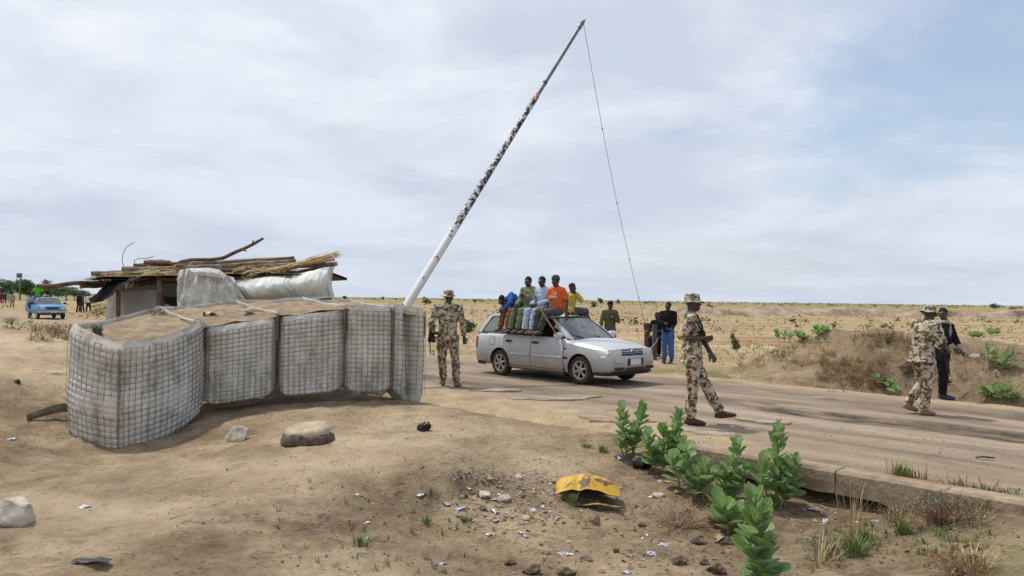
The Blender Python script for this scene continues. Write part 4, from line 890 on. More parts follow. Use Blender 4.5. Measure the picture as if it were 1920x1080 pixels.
# ------------------------------------------------------------------ soldier striding along the road (faces right)
pA = gp(1292, 797, 0.0); z0 = .0
A_J = dict(pelvis=(.045, 0, .955), waist=(.055, 0, 1.10), chest=(.055, 0, 1.30), neck=(.03, 0, 1.49), head=(.06, 0, 1.63),
    rsh=(.0, -.18, 1.43), lsh=(.07, .18, 1.43), rel=(-.16, -.25, 1.16), rwr=(.13, -.30, 1.17), lel=(.22, .20, 1.16), lwr=(.33, .10, .96),
    rhip=(.045, -.09, .92), lhip=(.045, .09, .92), rkn=(.04, -.10, .50), ran=(.01, -.10, .09), lkn=(.26, .09, .53), lan=(.46, .08, .155))
tA, jA = person('soldier in desert camouflage and bush hat striding across the road with a rifle', (pA.x, pA.y + .1, z0), A_J, head=(84, 0, 0), tops=CAMO, legs=CAMO, shoes=(BOOT, True), hat=('boonie', CAMO), hands=((.3, .9, .3), (0, .5, -1)), curls=(.95, .6), fdir=((1, 0, -.02), (1, 0, .12)), sleeve='rolled', hem=.14, seed=1, s=1.06, top_name='camouflage_jacket', hemflare=.03)
rifle('dark rifle held muzzle down across the striding soldier\'s chest', Vector((pA.x + .127, pA.y - .08, z0 + 1.27)), (.34, .55, -.72), (.9, .1, .35), folded=True, s=.85)
sling([Vector((pA.x, pA.y, z0)) + Vector(q) * 1.06 for q in ((.15, -.12, 1.2), (.14, -.09, 1.33), (.07, -.12, 1.47), (-.02, -.08, 1.49), (-.07, .05, 1.45))], 'dark sling over the striding soldier\'s shoulder')
# ------------------------------------------------------------------ soldier seen from behind beside the baskets
pB = gp(838, 724, 0.0)
B_J = dict(rsh=(.20, -.01, 1.43), lsh=(-.20, .01, 1.43), rel=(.27, -.02, 1.17), rwr=(.30, .0, .91), lel=(-.29, -.05, 1.16), lwr=(-.27, .02, .93), rhip=(.095, 0, .93), lhip=(-.095, 0, .93),
    rkn=(.14, .05, .50), ran=(.17, .0, .085), lkn=(-.10, .06, .51), lan=(-.08, .12, .10), head=(.01, .03, 1.635), neck=(0, 0, 1.49), chest=(0, 0, 1.31), waist=(0, 0, 1.12), pelvis=(0, 0, .97))
tB, jB = person('soldier in desert camouflage walking away beside the end earth basket, rifle at his side', (pB.x, pB.y, -.01), B_J, head=(160, 0, 0), tops=CAMO, legs=CAMO, shoes=(BOOTT, True), hat=('boonie', CAMO), hands=((0, -1, 0), (0, -1, 0)), curls=(.7, 1.0), fdir=((.25, 1, 0), (-.2, 1, 0)), hem=.12, seed=3, top_name='camouflage_jacket', s=1.095, hemflare=.02)
rifle('dark rifle with open stock hanging at the side of the soldier seen from behind', Vector((pB.x - .29, pB.y - .06, .94)), (.10, .1, 1), (-1, 0, .1), folded=True)
MB()
# ------------------------------------------------------------------ soldier at the right, back half turned
pC = gp(1726, 777, 0.0)
C_J = dict(pelvis=(.02, 0, .96), waist=(.03, 0, 1.11), chest=(.05, 0, 1.30), neck=(.10, .02, 1.48), head=(.155, .03, 1.60), rsh=(.14, -.17, 1.42), lsh=(.0, .17, 1.43), rel=(.20, -.25, 1.14), rwr=(.36, -.12, 1.03), lel=(.14, .24, 1.15), lwr=(.30, .06, 1.03),
    rhip=(.05, -.085, .92), lhip=(-.01, .085, .92), rkn=(.08, -.09, .50), ran=(-.01, -.09, .09), lkn=(.06, .09, .50), lan=(-.15, .10, .15))
tC, jC = person('soldier in desert camouflage with tilted bush hat standing at the right, arm forward', (pC.x, pC.y, 0), C_J, head=(112, 8, 0), tops=CAMO, legs=CAMO, shoes=(BOOTT, True), hat=('boonie', CAMO), hat_tilt=8, hands=((.3, .8, 0), (0, -1, 0)), curls=(1.0, .8), fdir=((1, .1, -.02), (.95, .1, -.25)), sleeve='rolled', hem=.14, seed=6, top_name='camouflage_jacket', thick=.012, hemflare=.035)
rifle('dark rifle carried muzzle down by the right-hand soldier', Vector((pC.x + .32, pC.y - .04, 1.07)), (.16, .1, -.95), (.9, 0, .2))
# ------------------------------------------------------------------ man behind him
pD = gp(1764, 748, 0.0); k = 1440 / pD.y
D_J = dict(pelvis=(.03, 0, .97), chest=(.06, 0, 1.31), neck=(.07, 0, 1.49), head=(.02, -.02, 1.63), rsh=(-.05, -.13, 1.43), lsh=(.20, .10, 1.42), lel=(.29, .06, 1.15), lwr=(.36, -.05, .92), rel=(-.05, -.26, 1.16), rwr=(.08, -.30, .98),
    rhip=(-.03, -.06, .93), lhip=(.09, .05, .93), rkn=(-.02, -.09, .5), ran=(.0, -.07, .085), lkn=(.08, .03, .5), lan=(.06, .05, .085))
tD, jD = person('man in black jacket over grey shirt standing behind the right-hand soldier', (pD.x, pD.y, 0), D_J, head=(-40, 4, 0), tops=cloth('grey_tshirt', (.36, .30, .27)), legs=cloth('black_trousers', (.012, .012, .014)), shoes=(SHOEB, False), hands=((0, -1, 0), (.3, -.9, 0)), curls=(.6, .9), fdir=((.6, -.8, 0), (.9, -.4, 0)), sleeve='long', hem=.05, seed=8, s=.97)
JACK = cloth('black_jacket', (.014, .015, .016)); c = MB()
for a, b in (('rsh', 'rel'), ('lsh', 'lel')):
    S, E = jD[a], jD[b]; W = jD[a[0] + 'wr']; c.tube([S, S.lerp(E, .5), E, E.lerp(W, .5)], [.082, .076, .07, .062], n=12, caps='flat')
lt = (jD['lsh'] - jD['rsh']).normalized()
c.tube([jD['lsh'] * .6 + jD['neck'] * .4, jD['chest'] + lt * .13, jD['waist'] + lt * .16 + Vector((0, 0, -.02))], [(.07, .13), (.075, .14), (.06, .11)], n=12, lat=lt, caps='flat')
c.tube([jD['rsh'] * .6 + jD['neck'] * .4, jD['chest'] - lt * .13, jD['waist'] - lt * .12], [(.06, .12), (.06, .13), (.05, .11)], n=12, lat=lt, caps='flat')
link('jacket', remesh(c, .014, 3, 'jacket', JACK, wr=(.01, 10, 2.0)), tD)
w_ = jD['lwr'] + Vector((pD.x, pD.y, 0)); bw = bottle('water_bottle', 'clear plastic bottle with red cap in the hand of the man in black jacket', w_ + Vector((.30, -.05, -.07)), R(172), .2, .032, mat('clear_plastic', (.75, .78, .8), .12, .05, 5, 0, alpha=.45), mat('red_cap', (.55, .03, .03), .5), tilt=5)
# ------------------------------------------------------------------ the three men across the road
pG = gp(1143, 676, -.03)
person('man in olive shirt and dark cap standing beyond the silver car', (pG.x, pG.y, -.03), dict(rel=(-.27, -.02, 1.17), rwr=(-.30, -.06, .95), lel=(.25, -.05, 1.15), lwr=(.05, -.22, 1.27)), rot=12, head=(-5, 0, 0), hair=HAIR, tops=cloth('olive_shirt', (.105, .10, .048)), legs=cloth('blue_jeans', (.05, .085, .16)), shoes=(SHOEB, False), hat=('cap', cloth('black_cap', (.012, .012, .013))), hands=(None, (0, .3, -1)), curls=(.4, 1.0), hem=.1, seed=11, vox=.011, cvox=.018)
pE = gp(1252, 680, -.03)
E_J = dict(rel=(-.20, -.12, 1.18), rwr=(-.02, -.28, 1.14), lel=(.22, -.04, 1.15), lwr=(.15, -.2, 1.0))
person('man in black top and blue jeans standing by the barrier posts', (pE.x, pE.y, -.03), E_J, rot=-25, head=(-25, 0, 0), tops=cloth('black_top', (.014, .013, .014)), legs=cloth('bright_jeans', (.06, .13, .30)), shoes=(SHOEB, False), hands=(None, None), curls=(.6, .5), hem=.08, seed=13, vox=.011, cvox=.018)
pF = gp(1236, 672, -.03)
F_J = dict(pelvis=(0, .1, .66), waist=(0, .07, .81), chest=(0, .0, 1.0), neck=(0, -.05, 1.17), head=(0, -.1, 1.305), rsh=(-.18, -.03, 1.12), lsh=(.18, -.03, 1.12), rel=(-.24, -.14, .88), rwr=(-.12, -.32, .86), lel=(.24, -.14, .88), lwr=(.14, -.32, .86),
    rhip=(-.09, .06, .64), lhip=(.09, .06, .64), rkn=(-.13, -.36, .58), ran=(-.12, -.28, .14), lkn=(.13, -.36, .58), lan=(.12, -.28, .14))
person('man in black with a hat sitting on the plank between the barrier posts', (pF.x + .02, pF.y + .25, -.03), F_J, rot=-30, head=(-20, 6, 0), tops=cloth('black_top', (.014, .013, .014)), legs=cloth('black_trousers', (.012, .012, .014)), shoes=(SHOEB, False), hat=('cap', cloth('grey_cap', (.05, .05, .05))), curls=(.6, .6), hem=.0, seat=True, seed=15, vox=.011, cvox=.018)
# ================================================================== SILVER ESTATE CAR
def paint(name, base, dirt=(.27, .19, .12), amt=.8, metallic=.35):
    m = bpy.data.materials.new(name); nt, N, L, p = _pr(m); tc = N.new('ShaderNodeTexCoord'); co = tc.outputs['Object']
    sp = N.new('ShaderNodeSeparateXYZ'); L.new(co, sp.inputs[0])
    n = N.new('ShaderNodeTexNoise'); n.inputs['Scale'].default_value = 2.6; n.inputs['Detail'].default_value = 8; n.inputs['Roughness'].default_value = .68; L.new(co, n.inputs['Vector'])
    a = N.new('ShaderNodeMapRange'); L.new(sp.outputs[2], a.inputs[0]); a.inputs[1].default_value = .72; a.inputs[2].default_value = .18; a.inputs[3].default_value = 0; a.inputs[4].default_value = 1.0     # road dust sticks low down
    s1 = N.new('ShaderNodeMath'); s1.operation = 'MULTIPLY_ADD'; L.new(n.outputs[0], s1.inputs[0]); s1.inputs[1].default_value = 1.3; s1.inputs[2].default_value = -.62
    s2 = N.new('ShaderNodeMath'); s2.operation = 'ADD'; s2.use_clamp = True; L.new(s1.outputs[0], s2.inputs[0]); L.new(a.outputs[0], s2.inputs[1])
    s3 = N.new('ShaderNodeMath'); s3.operation = 'MULTIPLY'; s3.inputs[1].default_value = amt; L.new(s2.outputs[0], s3.inputs[0])
    mx = N.new('ShaderNodeMixRGB'); L.new(s3.outputs[0], mx.inputs[0]); mx.inputs[1].default_value = (*base, 1); mx.inputs[2].default_value = (*dirt, 1); L.new(mx.outputs[0], p.inputs['Base Color'])
    r = N.new('ShaderNodeMapRange'); L.new(s3.outputs[0], r.inputs[0]); r.inputs[3].default_value = .46; r.inputs[4].default_value = .85; L.new(r.outputs[0], p.inputs['Roughness'])
    p.inputs['Metallic'].default_value = metallic; p.inputs['Coat Weight'].default_value = .0; p.inputs['Coat Roughness'].default_value = .2
    n2 = N.new('ShaderNodeTexNoise'); n2.inputs['Scale'].default_value = 3.5; n2.inputs['Detail'].default_value = 2; L.new(co, n2.inputs['Vector'])
    b = N.new('ShaderNodeBump'); b.inputs['Strength'].default_value = .22; b.inputs['Distance'].default_value = .03; L.new(n2.outputs[0], b.inputs['Height']); L.new(b.outputs[0], p.inputs['Normal']); return m
SILVER = paint('silver_paint', (.51, .53, .55), metallic=.12); RUBBER = mat('tyre_rubber', (.022, .02, .018), .9, .3, 14, .3, base2=(.07, .055, .042)); BLACKT = mat('black_trim', (.016, .016, .017), .55, .2, 10, .1)
def rim_mat(): return mat('dusty_alloy', (.40, .36, .30), .45, .25, 12, 0, metallic=.5, base2=(.55, .51, .45))
LENS = mat('cloudy_headlight', (.62, .60, .50), .18, .12, 8, 0, base2=(.74, .72, .64), coat=.6); RED = mat('tail_lamp_red', (.22, .012, .01), .25, .1, 6, 0); AMBER = mat('indicator_lens', (.60, .52, .40), .3, .1, 8, 0); PLATE = mat('number_plate', (.66, .67, .66), .5, .08, 10, 0)
def glass_mat():
    m = bpy.data.materials.new('car_glass'); nt, N, L, p = _pr(m); N.remove(p); out = N['Material Output']
    tr = N.new('ShaderNodeBsdfTransparent'); tr.inputs[0].default_value = (.50, .56, .53, 1); gl = N.new('ShaderNodeBsdfGlossy'); gl.inputs['Roughness'].default_value = .06; gl.inputs[0].default_value = (.9, .95, .93, 1)
    fr = N.new('ShaderNodeFresnel'); fr.inputs[0].default_value = 1.52; ad = N.new('ShaderNodeMath'); ad.operation = 'ADD'; ad.inputs[1].default_value = .13; ad.use_clamp = True; L.new(fr.outputs[0], ad.inputs[0])
    df = N.new('ShaderNodeBsdfDiffuse'); df.inputs[0].default_value = (.42, .40, .34, 1)
    mx = N.new('ShaderNodeMixShader'); L.new(ad.outputs[0], mx.inputs[0]); L.new(tr.outputs[0], mx.inputs[1]); L.new(gl.outputs[0], mx.inputs[2])
    tc = N.new('ShaderNodeTexCoord'); n = N.new('ShaderNodeTexNoise'); n.inputs['Scale'].default_value = 4; n.inputs['Detail'].default_value = 7; L.new(tc.outputs['Object'], n.inputs['Vector'])
    r = N.new('ShaderNodeMapRange'); L.new(n.outputs[0], r.inputs[0]); r.inputs[1].default_value = .35; r.inputs[2].default_value = .8; r.inputs[3].default_value = .06; r.inputs[4].default_value = .30
    m2 = N.new('ShaderNodeMixShader'); L.new(r.outputs[0], m2.inputs[0]); L.new(mx.outputs[0], m2.inputs[1]); L.new(df.outputs[0], m2.inputs[2]); L.new(m2.outputs[0], out.inputs[0]); return m
GLASS = glass_mat()
def wheel(parent, c, R_=.292, w_=.185, spokes=6, side=-1):
    """axle along Y; side -1: outer face towards -Y. tyre and rim are sub-parts of one wheel part"""
    wh = bpy.data.objects.new('wheel', None); COL.objects.link(wh); wh.parent = parent; wh.location = c; wh.empty_display_size = .1
    h = w_ / 2; rr = R_ * .64
    t = MB().lathe([(rr, -h * .75), (rr * 1.05, -h * .95), (R_ * .82, -h), (R_ * .95, -h * .86), (R_, -h * .55), (R_ * 1.003, 0), (R_, h * .55), (R_ * .95, h * .86), (R_ * .82, h), (rr * 1.05, h * .95), (rr, h * .75), (rr, -h * .75)], 36, 'Y'); t.obj('tyre', RUBBER, wh)
    r = MB(); o = side
    r.lathe([(rr * 1.04, o * h * .92), (rr * .99, o * h * .96), (rr * .90, o * h * .80), (rr * .88, o * h * .3), (rr * .87, -o * h * .9)], 36, 'Y')
    r.lathe([(0, o * h * .78), (rr * .16, o * h * .78), (rr * .24, o * h * .66), (rr * .26, o * h * .3)], 18, 'Y')
    for k in range(spokes):
        a = 2 * math.pi * k / spokes + .3; d = Vector((math.cos(a), 0, math.sin(a))); l = Vector((-d.z, 0, d.x))
        P = []
        for f, ww, yy in ((.16, .20, .70), (.45, .13, .76), (.75, .12, .78), (.93, .19, .82)):
            q = d * rr * f + Vector((0, o * h * yy, 0)); P.append([q - l * rr * ww, q - l * rr * ww * .7 + Vector((0, o * .012, 0)), q + l * rr * ww * .7 + Vector((0, o * .012, 0)), q + l * rr * ww, q + Vector((0, -o * .03, 0)), q - l * rr * ww])
        r.grid(P)
    r.obj('rim', rim_mat(), wh)
    MB().lathe([(rr * .87, 0), (0, 0)], 24, 'Y', (0, o * h * .05, 0)).obj('brake_disc', mat('brake_dark', (.02, .018, .016), .7), wh)
    return wh
def loft(stations, mats, top_dark=None):
    """stations: (x, half-section [(y,z)...] bottom centre -> top centre); mirrored, closed"""
    mb = MB(); P = []
    for x, sec in stations:
        full = [Vector((x, -y, z)) for y, z in sec] + [Vector((x, y, z)) for y, z in sec[-2:0:-1]]
        P.append(full + [full[0]])
    mb.grid(P); n = len(P[0]) - 1
    mb.add(P[0][:-1], [tuple(range(n))]); mb.add(P[-1][:-1], [tuple(range(n))[::-1]]); return mb
ST = [ # x, max half width, top z, top half width, crown, bottom z
 (1.962, .735, .70, .60, .012, .27), (1.945, .775, .738, .645, .018, .24), (1.75, .815, .79, .675, .03, .21), (1.45, .832, .832, .695, .035, .20), (1.2375, .838, .858, .70, .036, .20), (.98, .843, .893, .70, .03, .19), (.80, .845, .910, .735, .012, .18),
 (.4, .8475, .918, .765, .0, .18), (0, .8475, .922, .77, .0, .18), (-.5, .8475, .927, .77, .0, .18), (-1.0, .845, .932, .765, .0, .19), (-1.2375, .842, .935, .76, .0, .20), (-1.6, .835, .94, .745, .0, .23), (-1.95, .82, .945, .72, .0, .26), (-2.12, .79, .945, .69, .0, .29), (-2.16, .75, .93, .65, .0, .33)]
def section(x):
    for a, b in zip(ST, ST[1:]):
        if b[0] <= x <= a[0]:
            f = (a[0] - x) / (a[0] - b[0]); return [p_ * (1 - f) + q_ * f for p_, q_ in zip(a, b)]
    return list(ST[0] if x > ST[0][0] else ST[-1])
def side_pts(x):
    _, w_, zt, yt, cr, zb = section(x)
    h = zt - zb
    return [(0, zb), (w_ * .86, zb), (w_ * .955, zb + .05), (w_ * .985, zb + .14), (w_, zb + .30), (w_ * .992, zb + .30 + (h - .30) * .45), (w_ * .965, zt - .075), (yt + (w_ * .965 - yt) * .45, zt - .018), (yt, zt), (yt * .6, zt + cr * .7), (0, zt + cr)]
def side_y(x, z):
    P = side_pts(x)[1:9]
    for (y0, z0_), (y1, z1) in zip(P, P[1:]):
        if z0_ <= z <= z1: f = (z - z0_) / max(1e-6, z1 - z0_); return y0 + (y1 - y0) * f
    return P[-1][0] if z > P[-1][1] else P[0][0]
def skin_panel(name, parent, xa, xb, za, zb_, m, off=.005, nx=14, nz_=10, side=-1, edge=.012):
    """a panel laid over the body side; xa/xb may depend on z"""
    P = []
    fa = xa if callable(xa) else (lambda z: xa); fb = xb if callable(xb) else (lambda z: xb)
    def pt(i, k, o):
        z = za + (zb_ - za) * k / nz_; x = fa(z) + (fb(z) - fa(z)) * i / nx; return Vector((x, side * (side_y(x, z) + o), z))
    mb = MB(); G = [[pt(i, k, off) for i in range(nx + 1)] for k in range(nz_ + 1)]; mb.grid(G, flip=side > 0)
    ring = G[0] + [r_[-1] for r_ in G[1:]] + G[-1][-2::-1] + [r_[0] for r_ in G[-2:0:-1]]
    inn = [q + Vector((0, -side * edge, 0)) for q in ring]; mb.grid([ring + [ring[0]], inn + [inn[0]]], flip=side < 0)
    return mb.obj(name, m, parent, fix=True, auto=50)
def make_car():
    C0 = Vector((1.165, 17.345, 0)); ang = math.atan2(DY, DX)
    t = thing('estate_car', 'dusty silver estate car on the road carrying five people on its roof', 'car', C0, ang)
    # body with cut wheel arches
    stn = []
    for x in sorted(set([s_[0] for s_ in ST] + list(np.arange(-2.1, 1.95, .12).round(3))), reverse=True): stn.append((x, side_pts(x)))
    me = loft(stn, []).mesh('body', [SILVER, DARK, BLACKT], True, fix=True)
    o = bpy.data.objects.new('scratch', me); _tmp.collection.objects.link(o); cut = []
    for wx in (1.2375, -1.2375):
        for sy in (-1, 1):
            c = MB().lathe([(0, -.17), (.335, -.17), (.335, .17), (0, .17)], 40, 'Y', (wx, sy * .76, .30)).mesh('cut', [], False, fix=True); co_ = bpy.data.objects.new('cut', c); _tmp.collection.objects.link(co_); cut.append(co_)
            b = o.modifiers.new('b', 'BOOLEAN'); b.operation = 'DIFFERENCE'; b.object = co_; b.solver = 'EXACT'
    _tmp.view_layers[0].update(); me2 = bpy.data.meshes.new_from_object(o.evaluated_get(_tmp.view_layers[0].depsgraph)); me2.name = 'body'
    bpy.data.objects.remove(o)
    for q in cut: bpy.data.objects.remove(q)
    me2.materials.clear()
    for q in (SILVER, DARK): me2.materials.append(q)
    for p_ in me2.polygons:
        c = p_.center; ins = (p_.normal.z > .7 and -2.1 < c.x < .86 and abs(c.y) < .75 and c.z > .88)  # cabin deck coloured near-black so the inside of the car looks dark
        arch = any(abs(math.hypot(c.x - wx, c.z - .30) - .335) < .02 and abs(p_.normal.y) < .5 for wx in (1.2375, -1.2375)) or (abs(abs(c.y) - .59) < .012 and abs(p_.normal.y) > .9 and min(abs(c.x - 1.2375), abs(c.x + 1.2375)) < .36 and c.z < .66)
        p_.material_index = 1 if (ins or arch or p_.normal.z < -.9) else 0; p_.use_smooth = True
    sharp(me2, 32); body = link('body', me2, t)
    # doors, both sides
    def arch_r(z): return -1.2375 + math.sqrt(max(0, .352 ** 2 - (z - .30) ** 2)) if abs(z - .30) < .352 else -1.3
    for sd in (-1, 1):
        d1 = skin_panel('front_door', t, .775, -.205, .275, .905, SILVER, side=sd); d2 = skin_panel('rear_door', t, -.225, lambda z: max(-1.10, arch_r(z)), .275, .912, SILVER, side=sd)
        for dd, hx in ((d1, -.06), (d2, -.92)):
            h = MB(); y = side_y(hx, .80) + .012; h.box((hx, sd * (y + .012), .80), (.19, .022, .034)); h.box((hx - .03, sd * y, .80), (.12, .012, .05)); h.obj('door_handle', BLACKT, dd, smooth=False)
            a, b = (.74, -.19) if dd is d1 else (-.24, -.86)
            mb = MB(); mb.grid([[Vector((a + (b - a) * i / 10, sd * (side_y(a + (b - a) * i / 10, .53) + oo), zz)) for i in range(11)] for zz, oo in ((.50, .004), (.505, .022), (.545, .022), (.55, .004))], flip=sd < 0); mb.obj('rubbing_strip', mat('strip_grey', (.52, .53, .54), .6, .12, 9, 0), dd, fix=True)
        for x0, x1, za_, zb2 in ((-.2045, -.2255, .28, .905), (.792, .774, .28, .90), (-1.101, -1.115, .60, .905), (.79, -.95, .263, .276)): skin_panel('door_gap', t, x0, x1, za_, zb2, BLACKT, off=.0025, nx=10 if x0 - x1 > .5 else 1, nz_=8 if zb2 - za_ > .1 else 1, side=sd)
        skin_panel('front_wing_strip', t, .90, .79, .505, .55, BLACKT, off=.014, nx=3, nz_=2, side=sd)
        skin_panel('side_indicator', t, .74 + .12, .74 + .05, .705, .735, BLACKT, off=.010, nx=2, nz_=2, side=sd)
    skin_panel('flap_gap', t, -1.41, -1.61, .69, .88, BLACKT, off=.002, side=-1, nx=4, nz_=4); skin_panel('fuel_flap', t, -1.42, -1.60, .70, .87, SILVER, side=-1, nx=4, nz_=4)
    # window frames with openings
    outer = [(.985, .893), (.62, 1.13), (.24, 1.352), (.0, 1.372), (-.9, 1.388), (-1.55, 1.385), (-1.90, 1.372), (-2.04, 1.15), (-2.135, .945), (-1.2, .928), (0, .918)]
    wins = {'front_window': [(.76, .94), (.52, 1.12), (.22, 1.305), (-.15, 1.322), (-.17, .945)], 'rear_door_window': [(-.25, .946), (-.235, 1.324), (-.98, 1.335), (-1.06, 1.30), (-1.09, .953)], 'quarter_window': [(-1.17, .958), (-1.13, 1.30), (-1.10, 1.335), (-1.70, 1.332), (-1.78, 1.30), (-1.98, .99), (-1.95, .967)]}
    def green(x, z, o=0.0):
        w_ = (z - .92) / .45; return side_y(max(-2.12, min(.9, x)), section(x)[2]) * 0 + (.772 - .205 * max(0, w_) ** 1.12 - (.05 if x < -1.7 else 0) * max(0, (-1.7 - x) / .4)) - max(0, (x - .55)) * .14 + o
    for sd in (-1, 1):
        bm = bmesh.new()
        def loop(pts):
            vs = [bm.verts.new((x, 0, z)) for x, z in pts]; return [bm.edges.new((vs[i], vs[(i + 1) % len(vs)])) for i in range(len(vs))]
        E = loop(outer)
        for k in wins: E += loop(wins[k])
        bmesh.ops.triangle_fill(bm, edges=E, use_beauty=True)
        for v in bm.verts: v.co.y = sd * green(v.co.x, v.co.z)
        ext = bmesh.ops.extrude_face_region(bm, geom=bm.faces[:]); 
        for v in [g for g in ext['geom'] if isinstance(g, bmesh.types.BMVert)]: v.co.y -= sd * .035
        bmesh.ops.recalc_face_normals(bm, faces=bm.faces); me = bpy.data.meshes.new('window_frame'); bm.to_mesh(me); bm.free(); me.materials.append(SILVER); link('window_frame', me, t)
        for k, pts in wins.items():
            c = Vector((sum(x for x, z in pts) / len(pts), 0, sum(z for x, z in pts) / len(pts)))
            big = [(c.x + (x - c.x) * 1.03, c.z + (z - c.z) * 1.03) for x, z in pts]
            # black rubber round the opening
            rb = MB(); ring_o = [Vector((x, sd * green(x, z, .004), z)) for x, z in [(c.x + (x - c.x) * 1.03, c.z + (z - c.z) * 1.05) for x, z in pts]]; ring_i = [Vector((x, sd * green(x, z, .002), z)) for x, z in [(c.x + (x - c.x) * .965, c.z + (z - c.z) * .94) for x, z in pts]]
            rb.grid([ring_o + [ring_o[0]], ring_i + [ring_i[0]]]); rb.obj('window_seal', BLACKT, t, smooth=False)
            if k == 'front_window' and sd < 0: continue                # wound down
            g = MB(); g.add([Vector((x, sd * green(x, z, -.012), z)) for x, z in big], [tuple(range(len(big)))]); g.obj(k, GLASS, t, smooth=False)
    # roof, windscreen, tailgate glass
    P = []
    for x, hw, z0_, cr in ((.26, .555, 1.345, .03), (.0, .572, 1.366, .042), (-.5, .578, 1.378, .05), (-1.0, .578, 1.382, .05), (-1.5, .572, 1.378, .045), (-1.88, .56, 1.366, .03), (-1.96, .55, 1.345, .02)):
        P.append([Vector((x, y * hw, z0_ + cr * (1 - y * y))) for y in (-1.0, -.97, -.8, -.5, 0, .5, .8, .97, 1.0)])
    mb = MB().grid(P, flip=True); mb.obj('roof', SILVER, t, fix=False); MB().grid([[q - Vector((0, 0, .035)) for q in r_] for r_ in P]).obj('headliner', DARK, t)  # headliner near-black: cabin shade put into its colour
    def slanted(name, b0, t0, yb, ytp, m, bow=.06, n=10, parent=t, seal=True):
        P = [[Vector((b0[0] + (t0[0] - b0[0]) * k / 6 + bow * (1 - (2 * i / n - 1) ** 2) * (1 - .3 * k / 6) * (1 if b0[0] > 0 else -1), (yb + (ytp - yb) * k / 6) * (2 * i / n - 1), b0[1] + (t0[1] - b0[1]) * k / 6)) for i in range(n + 1)] for k in range(7)]
        o = MB().grid(P).obj(name, m, parent)
        if seal:
            r_ = P[0] + [q[-1] for q in P[1:]] + P[-1][-2::-1] + [q[0] for q in P[-2:0:-1]]; MB().tube(r_ + [r_[0]], .014, n=5, caps=None).obj('screen_seal', BLACKT, parent)
    slanted('windscreen', (.93, .905), (.27, 1.342), .685, .545, GLASS); slanted('rear_window', (-2.12, .96), (-1.95, 1.34), .66, .54, GLASS, .03)
    # interior: dashboard, seats, wheel, driver
    q = MB().tube([(.70, -.62, .93), (.70, .62, .93)], [(.12, .05)] * 2, n=10, lat=(1, 0, 0)); q.obj('dashboard', BLACKT, t)
    seatm = cloth('dark_seat', (.03, .03, .034))
    for x, y in ((-.12, -.36), (-.12, .36), (-.98, -.36), (-.98, .36)):
        MB().tube([(x, y, .80), (x - .06, y, 1.02), (x - .12, y, 1.14)], [(.06, .22), (.055, .21), (.04, .15)], n=10, lat=(1, 0, 0)).tube([(x - .13, y, 1.16), (x - .15, y, 1.26)], [(.035, .12)] * 2, n=8, lat=(1, 0, 0)).obj('seat', seatm, t)
    MB().tube([Vector((.47, .36, .98)) + Vector((.07 * math.sin(a), .18 * math.cos(a), .17 * math.sin(a))) for a in [2 * math.pi * k / 20 for k in range(21)]], .013, n=6, caps=None).obj('steering_wheel', BLACKT, t)
    # mirror, wipers, roof rails
    for sd in (-1, 1):
        m = MB(); m.tube([(.70, sd * .82, .985), (.70, sd * .85, .985), (.705, sd * .99, .99)], [(.05, .055), (.062, .07), (.05, .06)], n=10, lat=(1, 0, 0)); o = m.obj('wing_mirror', mat('pale_mirror', (.66, .65, .62), .5, .1, 8, 0), t); MB().tube([(.66, sd * .74, .94), (.67, sd * .83, .955)], [.035, .03], n=8).obj('mirror_arm', BLACKT, o)
        MB().tube([(.12, sd * .535, 1.40), (.05, sd * .535, 1.435), (-1.55, sd * .53, 1.45), (-1.66, sd * .53, 1.41)], .016, n=7).obj('roof_rail', BLACKT, t)
        MB().tube([(.96, -.1 + sd * .28, .935), (.80, -.3 + sd * .28, .998), (.76, -.38 + sd * .28, 1.02)], .009, n=5).obj('wiper', BLACKT, t)
    # nose
    def nose_x(y): return 1.997 - .035 * (abs(y) / .7) ** 2.4
    def face(name, y0, y1, z0_, z1, dx, m, parent=t, lean=.02, n=10):
        P = []
        for k in range(5):
            z = z0_ + (z1 - z0_) * k / 4; P.append([Vector((nose_x(y0 + (y1 - y0) * i / n) + dx * math.sin(math.pi * (.15 + .7 * k / 4)) ** .5 - lean * k / 4, y0 + (y1 - y0) * i / n, z)) for i in range(n + 1)])
        mb = MB().grid(P); back = [[Vector((q.x - .05, q.y, q.z)) for q in r_] for r_ in (P[0], P[-1])]
        mb.grid([back[0], P[0]]); mb.grid([P[-1], back[1]]); mb.grid([[r_[0] - Vector((.05, 0, 0)) for r_ in P], [r_[0] for r_ in P]]); mb.grid([[r_[-1] for r_ in P], [r_[-1] - Vector((.05, 0, 0)) for r_ in P]]); return mb.obj(name, m, parent, fix=True, auto=40)
    for sd in (-1, 1): face('headlight', sd * .37, sd * .715, .605, .735, .024, LENS)
    g = face('grille', -.36, .36, .625, .725, .008, BLACKT)
    for z in (.652, .688): face('grille_bar', -.355, .355, z, z + .014, .022, SILVER, g, lean=0)
    MB().lathe([(0, .03), (.040, .03), (.045, .018), (.045, .0)], 20, 'X', (1.985, 0, .675)).obj('emblem', BLACKT, g)
    MB().lathe([(.046, .030), (.050, .034), (.054, .028), (.054, .0)], 20, 'X', (1.985, 0, .675)).obj('emblem_ring', rim_mat(), g)
